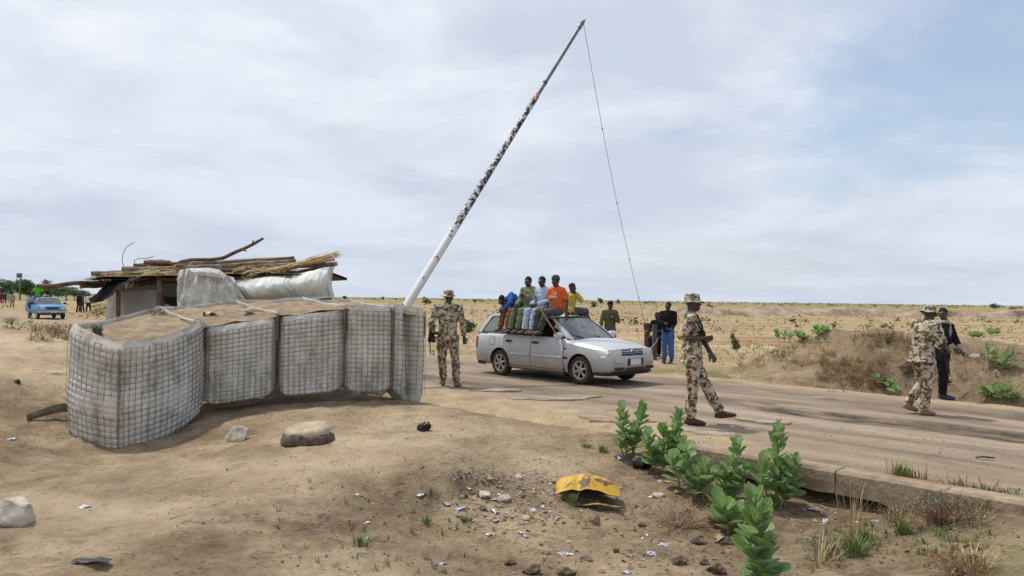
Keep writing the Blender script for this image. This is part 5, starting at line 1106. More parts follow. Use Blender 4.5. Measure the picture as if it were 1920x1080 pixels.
    def bumper(name, xs, z0_, z1, m, prot, wid, sgn=1, parent=t):
        P = []
        for k, (zz, pr) in enumerate(((z0_, .3), (z0_ + .03, .85), ((z0_ + z1) / 2, 1), (z1 - .04, .95), (z1 - .005, .7), (z1, .0))):
            row = []
            for i in range(25):
                a = -1 + 2 * i / 24; y = a * wid; x = xs + sgn * (prot * pr - .13 * abs(a) ** 5) ; row.append(Vector((x, y, zz)))
            row = [Vector((xs - sgn * .38, -wid - .012 * pr, zz))] + row + [Vector((xs - sgn * .38, wid + .012 * pr, zz))]; P.append(row)
        return MB().grid(P, flip=sgn < 0).obj(name, m, parent, fix=True, auto=45)
    bf = bumper('front_bumper', 1.965, .29, .612, SILVER, .115, .80); bumper('front_spoiler', 1.955, .215, .29, BLACKT, .10, .79, parent=bf); bumper('rear_bumper', -2.13, .30, .57, SILVER, .10, .80, -1); bumper('rear_valance', -2.12, .22, .30, BLACKT, .08, .78, -1)
    for sd in (-1, 1):
        MB().box((2.072, sd * .50, .515), (.02, .26, .062)).obj('indicator', AMBER, bf, smooth=False); MB().box((2.066, sd * .50, .355), (.03, .28, .06)).obj('air_slot', BLACKT, bf, smooth=False)
    MB().box((2.074, 0, .345), (.02, .62, .06)).obj('air_slot', BLACKT, bf, smooth=False)
    pl_ = MB().box((2.086, 0, .485), (.012, .36, .125)).obj('number_plate', PLATE, bf, smooth=False); MB().box((2.083, 0, .485), (.012, .52, .135)).obj('plate_holder', BLACKT, bf, smooth=False)
    for sd in (-1, 1):
        P = [[Vector((x, sd * (side_y(x, z) + .008), z)) for x in (-2.04, -2.09, -2.125)] + [Vector((-2.172, sd * yy, z)) for yy in (.70, .58)] for z in (.60, .72, .84, .93)]; MB().grid(P, flip=sd > 0).obj('tail_lamp', RED, t)
        MB().box((.80, sd * .74, .24), (.012, .20, .22)).obj('mud_flap', BLACKT, t, smooth=False)
    skin_panel('bonnet_gap', t, .78, .77, .60, .90, BLACKT, off=.002, nx=1, nz_=6)
    for x, sd in ((1.2375, -1), (1.2375, 1), (-1.2375, -1), (-1.2375, 1)): wheel(t, (x, sd * .735, .292), side=sd, spokes=6)
    t.scale = (.968, 1, 1.01)
    return t, C0, ang
CAR, CC, CANG = make_car()
def carp(x, y, z): c, s_ = math.cos(CANG), math.sin(CANG); return Vector((CC.x + c * x - s_ * y, CC.y + s_ * x + c * y, z))
CROT = math.degrees(CANG)          # a figure facing -Y turned by this looks out over the car's right side
def sitter(label, x, zr, lean=0, hd=(0, 0, 0), arms=None, knees=(0, 0), ank=(0, 0), y=-.50, **kw):
    J = dict(pelvis=(0, .06, .10), waist=(0, .05 + lean * .3, .24), chest=(0, .03 + lean * .6, .42), neck=(0, .01 + lean, .60), head=(0, -.035 + lean, .735), rsh=(-.175, .02 + lean, .54), lsh=(.175, .02 + lean, .54), rel=(-.23, -.06, .30), lel=(.23, -.06, .30), rwr=(-.13, -.26, .20), lwr=(.13, -.26, .20),
        rhip=(-.09, .04, .08), lhip=(.09, .04, .08), rkn=(-.10 + knees[0], -.33, .07), lkn=(.10 + knees[1], -.33, .07), ran=(-.10 + ank[0], -.38, -.34), lan=(.10 + ank[1], -.38, -.34))
    J.update(arms or {})
    return person(label, carp(x, y, zr), J, rot=CROT, head=hd, seat=True, group='people riding on the car roof', vox=.0085, cvox=.013, **kw)
ROOF = 1.415
LB = cloth('pale_blue_kaftan', (.42, .52, .66), .12); GK = cloth('sage_green_kaftan', (.17, .205, .13), .15); OR = cloth('orange_shirt', (.68, .13, .035), .12); YL = cloth('yellow_shirt', (.50, .40, .09), .15); BL = cloth('blue_shirt', (.035, .11, .33), .15)
GP = cloth('grey_trousers', (.085, .085, .08)); BR = cloth('rust_brown_trousers', (.22, .095, .028))
ORM, ORJ = sitter('man in orange football shirt and grey beanie sitting on the car roof', .24, ROOF, hd=(12, 4, 0), tops=OR, legs=GP, hat=('beanie', cloth('grey_beanie', (.06, .06, .065))), shoes=(SANDAL, False), sleeve='short', arms=dict(rel=(-.22, -.06, .30), rwr=(-.14, -.2, .12), lel=(.25, .06, .30), lwr=(.27, .03, .04)), knees=(-.14, -.10), ank=(-.16, -.22), curls=(.5, .1), seed=21, hem=.0)
sitter('young man in pale blue kaftan sitting on the car roof between green and orange', -.17, ROOF, hd=(14, 3, 0), tops=LB, legs=LB, shoes=(SANDAL, False), hem=.18, arms=dict(rel=(-.22, -.06, .30), rwr=(-.08, -.28, .20), lel=(.22, -.06, .30), lwr=(.06, -.28, .22)), knees=(-.06, -.04), ank=(-.08, -.06), seed=23)
sitter('man in sage green kaftan sitting on the car roof holding a staff', -.60, ROOF, hd=(18, 3, 0), tops=GK, legs=GK, shoes=(SANDAL, False), hem=.16, arms=dict(lel=(.22, -.08, .32), lwr=(.12, -.26, .40), rel=(-.22, -.06, .30), rwr=(-.10, -.30, .18)), knees=(-.04, -.02), ank=(-.10, -.06), curls=(.5, 1.0), seed=25, thick=.01)
sitter('boy in blue shirt and rust trousers leaning down at the rear of the roof', -.95, ROOF, hd=(30, 40, 0), tops=BL, legs=BR, shoes=(SANDAL, False), arms=dict(waist=(-.06, .04, .22), chest=(-.16, -.03, .34), neck=(-.27, -.12, .36), head=(-.36, -.2, .33), rsh=(-.30, -.05, .26), lsh=(-.12, -.10, .46), rel=(-.36, -.2, .10), rwr=(-.24, -.34, .08), lel=(.02, -.28, .26), lwr=(-.10, -.36, .12)), knees=(-.06, -.02), ank=(-.10, -.06), seed=27, s=.95)
p5 = sitter('boy in yellow shirt sitting at the far edge of the roof, hand at chin', -.06, ROOF, y=.30, hd=(95, 6, 0), tops=YL, legs=GP, shoes=(SANDAL, False), arms=dict(pelvis=(0, .0, .10), waist=(0, 0, .22), chest=(.02, .01, .37), neck=(.04, .02, .54), head=(.06, .01, .665), rsh=(-.08, -.12, .48), lsh=(.13, .12, .48), rel=(.0, -.16, .24), rwr=(.20, -.14, .05), lel=(.27, .13, .34), lwr=(.17, .0, .54), rhip=(.06, .06, .08), lhip=(-.06, -.02, .08), rkn=(.16, .42, .10), lkn=(-.02, .40, .10), ran=(.16, .52, -.28), lan=(-.02, .50, -.28)), hem=.0, seed=29, s=.92, fdir=((0, 1, 0), (0, 1, 0)))
person('front passenger in dark clothes inside the silver car', carp(-.05, -.34, .52), dict(pelvis=(0, 0, .12), waist=(0, .02, .26), chest=(0, .04, .44), neck=(0, .02, .58), head=(0, 0, .70), rsh=(-.18, .03, .52), lsh=(.18, .03, .52), rel=(-.22, -.1, .3), lel=(.22, -.1, .3), rwr=(-.1, -.3, .2), lwr=(.1, -.3, .2), rhip=(-.09, 0, .1), lhip=(.09, 0, .1), rkn=(-.12, -.36, .12), lkn=(.12, -.36, .12), ran=(-.12, -.45, -.2), lan=(.12, -.45, -.2)), rot=CROT + 90, tops=cloth('maroon_top', (.035, .012, .012)), legs=GP, seat=True, vox=.012, cvox=.018, seed=33)  # invented figure, added to darken the open front window
# driver behind the windscreen
person('driver in pale shirt behind the windscreen', carp(-.05, .36, .52), dict(pelvis=(0, 0, .12), waist=(0, .02, .26), chest=(0, .04, .44), neck=(0, .02, .60), head=(0, 0, .72), rsh=(-.18, .03, .54), lsh=(.18, .03, .54), rel=(-.22, -.14, .38), lel=(.22, -.14, .38), rwr=(-.12, -.38, .42), lwr=(.12, -.38, .42), rhip=(-.09, 0, .1), lhip=(.09, 0, .1), rkn=(-.12, -.36, .12), lkn=(.12, -.36, .12), ran=(-.12, -.45, -.2), lan=(.12, -.45, -.2)), rot=CROT + 90, tops=cloth('driver_shirt', (.40, .40, .42)), legs=GP, seat=True, vox=.012, cvox=.018, seed=31)
bundle = MB().ell(carp(.42, -.50, .95), (.16, .14, .10), 14, 10); me = bundle.mesh('cloth_bundle', mat('red_white_cloth', (.5, .05, .07), .9, .3, 9, .4, base2=(.7, .68, .66), lo=.45, hi=.5)); vary(me, .05, 7); tag(link('cloth_bundle', me), 'red and white cloth bundle in the open front car window', 'bundle')
a, b = at(990, 543, 16.75), at(1043, 626, 16.1); o = MB().tube([a.lerp(b, f) + Vector((0, 0, .012 * math.sin(f * 7))) for f in np.linspace(0, 1, 9)], [.019, .019, .018, .02, .018, .018, .019, .017, .016], n=8).obj('wooden_staff', mat('staff_wood', (.23, .11, .05), .6, .3, 9, .3, base2=(.36, .2, .1))); tag(o, 'polished wooden staff leaning from the roof riders into the car window', 'staff')

def print_on(parent, text, size, M4, m, name):
    cu = bpy.data.curves.new(name, 'FONT'); cu.body = text; cu.size = size; cu.align_x = 'CENTER'; cu.extrude = .002; cu.offset = size * .03
    o = bpy.data.objects.new('scratch', cu); _tmp.collection.objects.link(o); _tmp.view_layers[0].update(); me = bpy.data.meshes.new_from_object(o.evaluated_get(_tmp.view_layers[0].depsgraph)); bpy.data.objects.remove(o)
    me.name = name; me.materials.clear(); me.materials.append(m); me.transform(M4); return link(name, me, parent)
WHITE = mat('white_print', (.75, .73, .7), .8, .05, 8, 0)
lt = (ORJ['lsh'] - ORJ['rsh']).normalized(); up = (ORJ['neck'] - ORJ['waist']).normalized(); fw = lt.cross(up).normalized()
def on_chest(h, o, x=0.0): c = ORJ['waist'].lerp(ORJ['neck'], h) + lt * x + fw * o; return Matrix.Translation(c) @ Matrix((lt, up, fw)).transposed().to_4x4()
print_on(ORM, 'ARWA', .085, on_chest(.40, .155), WHITE, 'shirt_lettering')
MB().tube([(.026 * math.cos(a), .026 * math.sin(a), 0) for a in [2 * math.pi * k / 18 for k in range(19)]], .006, n=5, caps=None).ell((0, 0, 0), (.012, .012, .004), 8, 6).xf(on_chest(.68, .148, .085)).obj('shirt_badge', WHITE, ORM)
# ================================================================== ROAD BARRIER
POLEW = mat('chipped_white_paint', (.72, .71, .68), .6, .06, 3, .15, base2=(.76, .75, .73))
def chipped(name, a, b, t0, scale):
    m = bpy.data.materials.new(name); nt, N, L, p = _pr(m); tc = N.new('ShaderNodeTexCoord'); n = N.new('ShaderNodeTexNoise'); n.inputs['Scale'].default_value = scale; n.inputs['Detail'].default_value = 7; n.inputs['Roughness'].default_value = .7; L.new(tc.outputs['Object'], n.inputs['Vector'])
    r = N.new('ShaderNodeValToRGB'); L.new(n.outputs[0], r.inputs[0]); e = r.color_ramp.elements; e[0].position = t0; e[0].color = (*a, 1); e[1].position = t0 + .015; e[1].color = (*b, 1); L.new(r.outputs[0], p.inputs['Base Color']); p.inputs['Roughness'].default_value = .6; return m
WCHIP = chipped('white_paint_with_rust', (.22, .06, .035), (.74, .73, .70), .385, 4.0); BCHIP = chipped('black_paint_flaking_white', (.022, .022, .024), (.66, .65, .62), .515, 11.0); GALV = mat('grey_pipe', (.20, .21, .22), .5, .2, 6, .1, metallic=.4); RUST = mat('rusty_steel', (.10, .042, .025), .85, .35, 9, .4, base2=(.18, .085, .05))
base = Vector((-2.36, 15.2, 1.13)); tip = at(1092, 42, 19.6)
bar = thing('road_barrier', 'raised road barrier pole, white then flaking black then grey, with rope', 'barrier', (base.x, base.y, 0))
ax = (tip - base).normalized()
def on_pole(u, v):       # nearest pole point to a photo pixel
    d = ray(u, v); best = min(np.linspace(0, 1, 400), key=lambda f: (base.lerp(tip, f) - CAM).normalized().angle(d)); return best
f1, f2, f3 = on_pole(860, 432), on_pole(1008, 190), on_pole(1025, 158)
def seg(name, a, b, ra, rb, m, n=16): return local(bar, MB().tube([base.lerp(tip, a + (b - a) * i / 6) for i in range(7)], [ra + (rb - ra) * i / 6 for i in range(7)], n=n, caps='flat')).obj(name, m, bar, auto=40)
seg('white_pole', -.10, f1, .094, .085, WCHIP); seg('black_pole', f1, f2, .080, .064, BCHIP); seg('grey_pole', f2 - .01, 1.0, .054, .050, GALV)
seg('rust_collar', f2 - .006, f2 + .018, .072, .062, chipped('rust_and_white', (.25, .10, .06), (.62, .5, .45), .5, 12)); seg('rust_ring', f3 - .002, f3 + .003, .060, .060, RUST); seg('top_ring', .975, .985, .062, .062, GALV); seg('tip_cap', .994, 1.004, .062, .055, GALV)
local(bar, MB().tube([tip - ax * .02, tip + ax * .1 + Vector((.03, 0, 0))], .022, n=6)).obj('rope_hook', GALV, bar)
for sg in (-1, 1):
    c = base + Vector((.6, -.6, 0)).normalized() * .16 * sg; local(bar, MB().box((c.x, c.y, .55), (.1, .1, 1.5))).obj('pivot_post', RUST, bar, smooth=False)
local(bar, MB().tube([base + Vector((.17, -.17, 0)), base - Vector((.17, -.17, 0))], .03, n=8)).obj('pivot_pin', RUST, bar)
c = base - ax * .9; local(bar, MB().box(c, (.5, .4, .4), Matrix.Rotation(R(45), 3, 'Z'))).obj('counterweight', CONCD, bar, smooth=False)
pp = Vector((*gp(1213, 668, -.05)[:2], 0)); hook = tip + ax * .05; tie = at(1211, 612, pp.y)
rp = []
for i in range(40):
    f = i / 39; q = hook.lerp(tie, f); q.z -= .32 * math.sin(math.pi * f) * .7; q.x -= .18 * math.sin(math.pi * f) * .3; rp.append(q)
rope = local(bar, MB().tube(rp, .0065, n=5)).obj('rope', mat('grey_rope', (.10, .095, .09), .9), bar)
for f in (.30, .52, .72, .88): i = int(f * 39); local(bar, MB().ell(rp[i], (.02, .02, .025), 8, 6)).obj('rope_knot', mat('grey_rope', (.10, .095, .09), .9), rope)
pt = thing('barrier_post', 'rusty brown steel post where the barrier rope is tied', 'post', (pp.x, pp.y, 0)); top = at(1214, 607, pp.y).z
MB().box((0, 0, top / 2 - .1), (.17, .15, top + .2)).obj('post_shaft', RUST, pt, smooth=False); MB().box((0, 0, top - .08), (.22, .2, .2)).obj('post_head', RUST, pt, smooth=False); MB().tube([(-.12, -.12, top - .28), (.0, -.12, top - .2), (.13, -.1, top - .1)], .014, n=6).obj('tied_rope', mat('pink_rope', (.5, .33, .32), .9), pt)
g2 = gp(1227, 676, -.05); pt = thing('barrier_post', 'dark grey steel post beside the seated man', 'post', (g2.x, g2.y, 0)); top = at(1227, 608, g2.y).z
MB().box((0, 0, top / 2 - .1), (.125, .125, top + .2)).obj('post_shaft', mat('dark_grey_steel', (.075, .075, .08), .6, .3, 7, .2), pt, smooth=False); MB().tube([(.08, -.075, .62), (.03, -.09, .5), (-.1, -.09, .36), (-.2, -.07, .3)], .012, n=6).obj('white_cord', mat('white_cord', (.6, .57, .52), .9), pt)
q = at(1212, 629, pp.y + .2); q2 = at(1246, 630, pp.y + .35); bn = thing('plank_bench', 'weathered plank bench behind the barrier posts', 'bench', (q.x, q.y, 0)); Rb = Matrix.Rotation(math.atan2(q2.y - q.y, q2.x - q.x), 3, 'Z'); L_ = (q2 - q).length + .25
MB().box(Rb @ Vector((L_ / 2, 0, q.z - .02)), (L_, .26, .045), Rb).obj('seat', WOODG, bn, smooth=False)
for x in (.08, L_ - .08): MB().box(Rb @ Vector((x, 0, q.z / 2 - .05)), (.06, .2, q.z + .02), Rb).obj('leg', WOODG, bn, smooth=False)
# ================================================================== FAR LEFT: pick-up and people
BLUE = paint('blue_paint', (.045, .235, .47), amt=.3, metallic=0)
def pickup():
    C0 = gp(86, 597, 0.0); a = math.atan2(DY, DX) - R(3); t = thing('pickup_truck', 'old light blue pick-up truck loaded with people coming down the road', 'truck', (C0.x, C0.y, 0), a)
    def bx_loft(st, name, m, parent=t):
        P = []
        for x, w_, z0_, z1, r in st: P.append([Vector((x, y, z)) for y, z in ((-w_ * .93, z0_), (-w_, z0_ + .12), (-w_, (z0_ + z1) / 2 + .08), (-w_ + r, z1 - r * .3), (-w_ + r * 2.2, z1), (0, z1 + .02), (w_ - r * 2.2, z1), (w_ - r, z1 - r * .3), (w_, (z0_ + z1) / 2 + .08), (w_, z0_ + .12), (w_ * .93, z0_))])
        P = [r_ + [r_[0]] for r_ in P]; mb = MB().grid(P); n = len(P[0]) - 1; mb.add(P[0][:-1], [tuple(range(n))]); mb.add(P[-1][:-1], [tuple(range(n))[::-1]]); return mb.obj(name, m, parent, fix=True, auto=35)
    bx_loft([(2.15, .74, .42, .84, .04), (2.10, .80, .38, .88, .05), (1.5, .84, .36, .93, .06), (.85, .85, .34, .98, .06), (.0, .85, .34, .98, .05), (-.45, .85, .34, .98, .05)], 'body', BLUE)
    bx_loft([(-.47, .86, .42, 1.04, .02), (-2.35, .86, .45, 1.06, .02)], 'load_bed', BLUE)
    r = MB(); P = [[Vector((x, y * hw, z)) for y in (-1, -.9, 0, .9, 1)] for x, hw, z in ((.38, .60, 1.44), (.25, .63, 1.47), (-.35, .64, 1.475), (-.48, .62, 1.45))]; r.grid(P, flip=True); r.grid([[q - Vector((0, 0, .05)) for q in r_] for r_ in P]); r.obj('roof', BLUE, t)
    for sd in (-1, 1):
        MB().tube([(.92, sd * .76, .97), (.40, sd * .61, 1.43)], .035, n=6).obj('pillar', BLUE, t); MB().tube([(-.43, sd * .80, .98), (-.45, sd * .62, 1.44)], .05, n=6).obj('pillar', BLUE, t)
        g = MB(); g.add([(.80, sd * .79, .98), (.36, sd * .63, 1.42), (-.40, sd * .64, 1.43), (-.40, sd * .80, .98)], [(0, 1, 2, 3)]); g.obj('side_window', GLASS, t)
        MB().box((2.14, sd * .60, .73), (.06, .24, .15)).obj('headlight', LENS, t, smooth=False); MB().box((2.135, sd * .41, .73), (.05, .10, .13)).obj('side_light', mat('grey_lens', (.3, .3, .29), .3), t, smooth=False)
        m = MB().ell((.72, sd * 1.0, 1.06), (.05, .11, .08), 10, 8).obj('wing_mirror', BLACKT, t); MB().tube([(.72, sd * .84, 1.0), (.72, sd * .95, 1.04)], .018, n=5).obj('mirror_arm', BLACKT, m)
    MB().add([(.94, -.74, .985), (.94, .74, .985), (.40, .60, 1.43), (.40, -.60, 1.43)], [(0, 1, 2, 3)]).obj('windscreen', GLASS, t); MB().add([(-.44, -.74, 1.0), (-.44, .74, 1.0), (-.46, .60, 1.43), (-.46, -.60, 1.43)], [(0, 1, 2, 3)]).obj('rear_window', GLASS, t)
    g = MB().box((2.13, 0, .735), (.05, .70, .13)).obj('grille', BLACKT, t, smooth=False); MB().box((2.16, 0, .74), (.02, .66, .012)).obj('grille_bar', GALV, g, smooth=False)
    b = MB().box((2.2, 0, .52), (.14, 1.66, .13)).obj('front_bumper', mat('dull_chrome', (.42, .42, .42), .4, .2, 6, .1, metallic=.5), t, smooth=False); MB().box((2.28, .05, .50), (.012, .42, .11)).obj('number_plate', mat('cream_plate', (.62, .58, .45), .6), b, smooth=False)
    MB().box((1.3, 0, .34), (1.2, 1.2, .12)).obj('chassis', BLACKT, t, smooth=False); MB().box((.1, 0, 1.0), (.9, 1.4, .1)).obj('cab_interior', DARK, t)
    for x in (1.45, -1.35):
        for sd in (-1, 1): wheel(t, (x, sd * .74, .33), .33, .19, 5, sd)
    return t, C0, a
PK, PC, PA = pickup()
def pkp(x, y, z): c, s_ = math.cos(PA), math.sin(PA); return Vector((PC.x + c * x - s_ * y, PC.y + s_ * x + c * y, z))
LOW = dict(vox=.022, cvox=.03, eyes=False, wr_amp=.012)
GP_ = 'people riding in the blue pick-up'
person('person in bright green shirt and blue cap standing in the blue pick-up', pkp(-.9, -.35, .62), dict(rel=(-.33, -.05, 1.2), rwr=(-.30, -.2, 1.0), lel=(.33, -.05, 1.2), lwr=(.30, -.2, 1.0)), rot=40, tops=cloth('bright_green_shirt', (.10, .46, .03)), legs=GP, hat=('cap', cloth('royal_blue_cap', (.02, .06, .25))), shoes=(SHOEB, False), sleeve='short', hem=.06, group=GP_, **LOW)
SQ = dict(pelvis=(0, .05, .20), waist=(0, .05, .33), chest=(0, .04, .52), neck=(0, .02, .70), head=(0, -.02, .83), rsh=(-.18, .03, .64), lsh=(.18, .03, .64), rel=(-.24, -.04, .40), lel=(.24, -.04, .40), rwr=(-.15, -.24, .32), lwr=(.15, -.24, .32), rhip=(-.09, .04, .18), lhip=(.09, .04, .18), rkn=(-.14, -.34, .36), lkn=(.14, -.34, .36), ran=(-.12, -.30, .05), lan=(.12, -.30, .05))
for x, y, z, c, lab, h in ((-.85, .42, .75, (.015, .016, .02), 'rider in black with a bare head at the right of the pick-up bed', None), (-.95, -.78, .72, (.45, .43, .45), 'rider in pale striped shirt on the left rim of the pick-up bed', None), (-.75, .08, .60, (.03, .03, .035), 'rider in dark clothes in the middle of the pick-up bed', None), (-1.25, .12, .70, (.5, .48, .46), 'rider with white cap deep in the pick-up bed', ('cap', cloth('white_cap', (.6, .58, .55)))), (-1.6, .35, .62, (.08, .05, .04), 'rider in brown at the back of the pick-up bed', None)):
    person(lab, pkp(x, y, z), SQ, rot=42, tops=cloth('rider_%d' % (x * -100), c), legs=GP, hat=h, shoes=(SHOEB, False), seat=True, group=GP_, **LOW)
def walker(label, u, v, top, leg, rot=0, J=None, skin=SKIN, s=1.0, hat=None, shoes=(SHOEB, False), z=None, **kw):
    p = gp(u, v, 0.0); return person(label, (p.x, p.y, 0), J or dict(rkn=(-.10, -.10, .51), ran=(-.10, -.16, .09), lkn=(.10, .05, .5), lan=(.10, .18, .11)), rot=rot, skin=skin, s=s, tops=top, legs=leg, hat=hat, shoes=shoes, hem=.08, **{**LOW, **kw})
NAVY = cloth('dark_navy', (.016, .017, .024)); WT = cloth('white_tshirt', (.66, .65, .66)); 
walker('man in black walking away beside a man in white, left of the shelter', 148, 586, NAVY, cloth('maroon_trousers', (.06, .03, .03)), 170)
walker('man in white T-shirt walking beside the shelter', 165.5, 585.5, WT, NAVY, 175, sleeve='short')
walker('person in dark clothes half hidden by the man in black', 152.5, 585, cloth('grey_blue', (.07, .08, .12)), NAVY, 165)
walker('distant soldier in pale camouflage walking with a rifle', 22.5, 577.5, CAMO, CAMO, 200)
walker('distant person in dark green at the left edge crowd', 8.5, 569, cloth('dark_green', (.04, .07, .05)), NAVY, 190); walker('distant person in crimson robe at the left edge', 1.5, 569, cloth('crimson_robe', (.22, .02, .045)), cloth('crimson_robe', (.22, .02, .045)), 190); walker('distant person in pale robe between the crimson robe and the soldier', 14, 568, cloth('pale_robe', (.34, .31, .26)), cloth('pale_robe', (.34, .31, .26)), 180)
p = gp(1625.5, 596, -.3); person('distant small figure in ochre cloth standing in the field at the right', (p.x, p.y, -.3), dict(), rot=60, s=.72, tops=cloth('ochre_cloth', (.42, .24, .04)), legs=NAVY, shoes=(SHOEB, False), hem=.2, **LOW)
# ================================================================== TREES, SHRUBS, PLANTS
def leaf_cloud(mb, c, r, n, size, rnd, hollow=.55, lift=0.0):
    for i in range(n):
        d = Vector((rnd.gauss(0, 1), rnd.gauss(0, 1), rnd.gauss(0, 1))).normalized() * (hollow + (1 - hollow) * rnd.random()); q = Vector(c) + Vector((d.x * r[0], d.y * r[1], d.z * r[2])); n1 = Vector((rnd.gauss(0, 1), rnd.gauss(0, 1), rnd.gauss(.4, 1))).normalized(); u = n1.orthogonal().normalized(); v = n1.cross(u); s_ = size * rnd.uniform(.6, 1.3)
        mb.add([q - u * s_, q + v * s_ * .5, q + u * s_, q - v * s_ * .5], [(0, 1, 2, 3)])
TREEL = mat('tree_leaf', (.055, .105, .028), .8, .4, .8, 0, base2=(.12, .185, .05)); TRUNK = mat('tree_trunk', (.10, .075, .055), .95, .3, 5, .4)
def tree(label, p, h, w_, seed):
    t = thing('leafy_tree', label, 'tree', p, group='trees beyond the pick-up'); rnd = random.Random(seed); tr = MB().tube([(0, 0, -.2), (.1, 0, h * .3), (0, .1, h * .6)], [h * .035, h * .028, h * .015], n=7); cr = MB()
    for k in range(9):
        a = rnd.random() * 6.28; rr = rnd.random() * w_ * .34; c = Vector((math.cos(a) * rr, math.sin(a) * rr, h * rnd.uniform(.36, .84))); tr.tube([(0, 0, h * .3), c], [h * .015, h * .006], n=5); leaf_cloud(cr, c, (w_ * rnd.uniform(.18, .28), w_ * .24, h * rnd.uniform(.12, .18)), 210, h * .035, rnd, .35)
    tr.obj('trunk', TRUNK, t); o = cr.obj('crown', TREEL, t, smooth=False); return t
rt = random.Random(3)
for i, (u, h, w_, Y, lab) in enumerate(((3, 5.0, 7.5, 190, 'broad green tree at the left edge of the picture'), (20, 4.4, 5, 215, 'tree between the broad edge tree and the billboard'), (37, 5.6, 6, 190, 'tallest green tree under the billboard'), (52, 3.9, 5, 205, 'low tree right of the billboard'), (62, 3.6, 4.5, 190, 'low tree behind the green-shirted rider'), (77, 5.0, 5, 200, 'pointed tree above the pick-up'), (92, 4.0, 5, 200, 'rounded tree right of the pointed one'), (108, 3.6, 5.5, 190, 'low bushy tree under the projecting roof pole'), (124, 3.4, 5.5, 195, 'bushy tree above the man in black'), (139, 3.3, 5, 190, 'last bushy tree before the black plastic sheet'), (160, 2.6, 3.5, 260, 'small far tree beside the black plastic sheet'))):
    q = at(u, 553, Y); tree(lab, (q.x, q.y, -.15), h * 1.15, w_ * 1.3, i + 40)
q = at(35.5, 553, 185); bb = thing('billboard', 'small dark sign box on a pole above the trees', 'sign', (q.x, q.y, 0)); MB().box((0, 0, at(35, 516.5, 185).z), (1.15, .4, 1.1)).obj('sign_panel', mat('sign_dark', (.05, .045, .045), .7, .5, 2.5, 0, base2=(.2, .18, .17)), bb, smooth=False); MB().tube([(0, .3, -.2), (0, .3, 5.6)], .12, n=8).obj('sign_pole', GALV, bb)
# shrubs of the plain
SHR = [mat('shrub_olive', (.10, .115, .04), .9, .35, 2, 0, base2=(.19, .19, .08)), mat('shrub_dry', (.20, .14, .09), .95, .3, 3, 0, base2=(.34, .26, .17)), mat('shrub_green', (.055, .10, .03), .8, .35, 3, 0, base2=(.12, .19, .06))]
def shrub(name, label, u, v, wpx, hpx, m, seed, n=260, leaf=.09, cat='shrub', group=None, z=None):
    p = hit(u, v); t = thing(name, label, cat, (p.x, p.y, p.z - .02), group=group); rnd = random.Random(seed); d = (p - CAM).length; w_ = wpx * d / F / 2; h = hpx * d / F; lf, st = MB(), MB()
    for k in range(12):
        a = rnd.random() * 6.28; tip_ = Vector((math.cos(a) * w_ * .7 * rnd.random(), math.sin(a) * w_ * .7 * rnd.random(), h * rnd.uniform(.2, .8))); st.tube([(0, 0, -.03), tip_ * .5 + Vector((0, 0, h * .05)), tip_], [.02 * h, .014 * h, .006 * h], n=4); leaf_cloud(lf, tip_, (w_ * .5, w_ * .5, h * .28), n // 6, leaf * h, rnd, .2)
    st.obj('stem', TRUNK, t); lf.obj('foliage', m, t, smooth=False); return t
SH = [('shrub', 'round dry brown shrub right of the striding soldier\'s hat on the plain', 1331, 588, 26, 18, 1), ('shrub', 'olive shrub on the plain beyond the barrier pole foot', 799, 570, 20, 14, 0), ('shrub', 'green bush beside the elbow of the soldier seen from behind', 879, 624, 36, 28, 2), ('shrub', 'olive shrub left of the leaning boy on the car', 938, 571, 16, 11, 0), ('shrub', 'dark green shrub just right of the yellow-shirted boy', 1113, 577, 17, 12, 2), ('shrub', 'small pointed shrub above the olive-shirted man\'s left', 1126, 569, 13, 11, 0), ('shrub', 'small dry shrub above the car bonnet on the skyline', 1159, 569, 10, 8, 1), ('shrub', 'low olive shrub on the skyline right of the hatted soldier', 889, 567, 12, 7, 0),
      ('shrub', 'small shrub on the skyline just right of the shelter', 645, 562, 12, 8, 2), ('shrub', 'dark dot of a shrub on the skyline beyond the baskets', 718, 562, 7, 6, 2), ('shrub', 'second dark dot shrub on the skyline beyond the baskets', 742, 563, 8, 5, 1), ('shrub', 'grey-green bush left of the track over the bank', 1378, 656, 22, 20, 0), ('shrub', 'small green bush on the field near the striding soldier', 1374, 637, 15, 11, 2), ('shrub', 'green bush on the far slope above the soldier at right', 1865, 579, 22, 9, 2), ('shrub', 'pale green bush on the plain at the right edge', 1903, 586, 20, 9, 0), ('shrub', 'wiry dead shrub on top of the spoil bank', 1664, 648, 40, 26, 1), ('shrub', 'second wiry dead shrub low on the spoil bank', 1702, 700, 34, 22, 1), ('shrub', 'dry brown weeds behind the nearest basket\'s left edge', 105, 632, 60, 20, 1), ('shrub', 'green weeds on the berm under the pick-up', 22, 609, 40, 14, 2), ('shrub', 'small green seedling on the left sandy bank', 34, 722, 10, 11, 2)]
for i, (nm, lab, u, v, wp, hp, k) in enumerate(SH): shrub(nm, lab, u, v, wp, hp, SHR[k], 60 + i, n=520 if wp > 20 else 260, leaf=.085 if wp < 40 else .035)
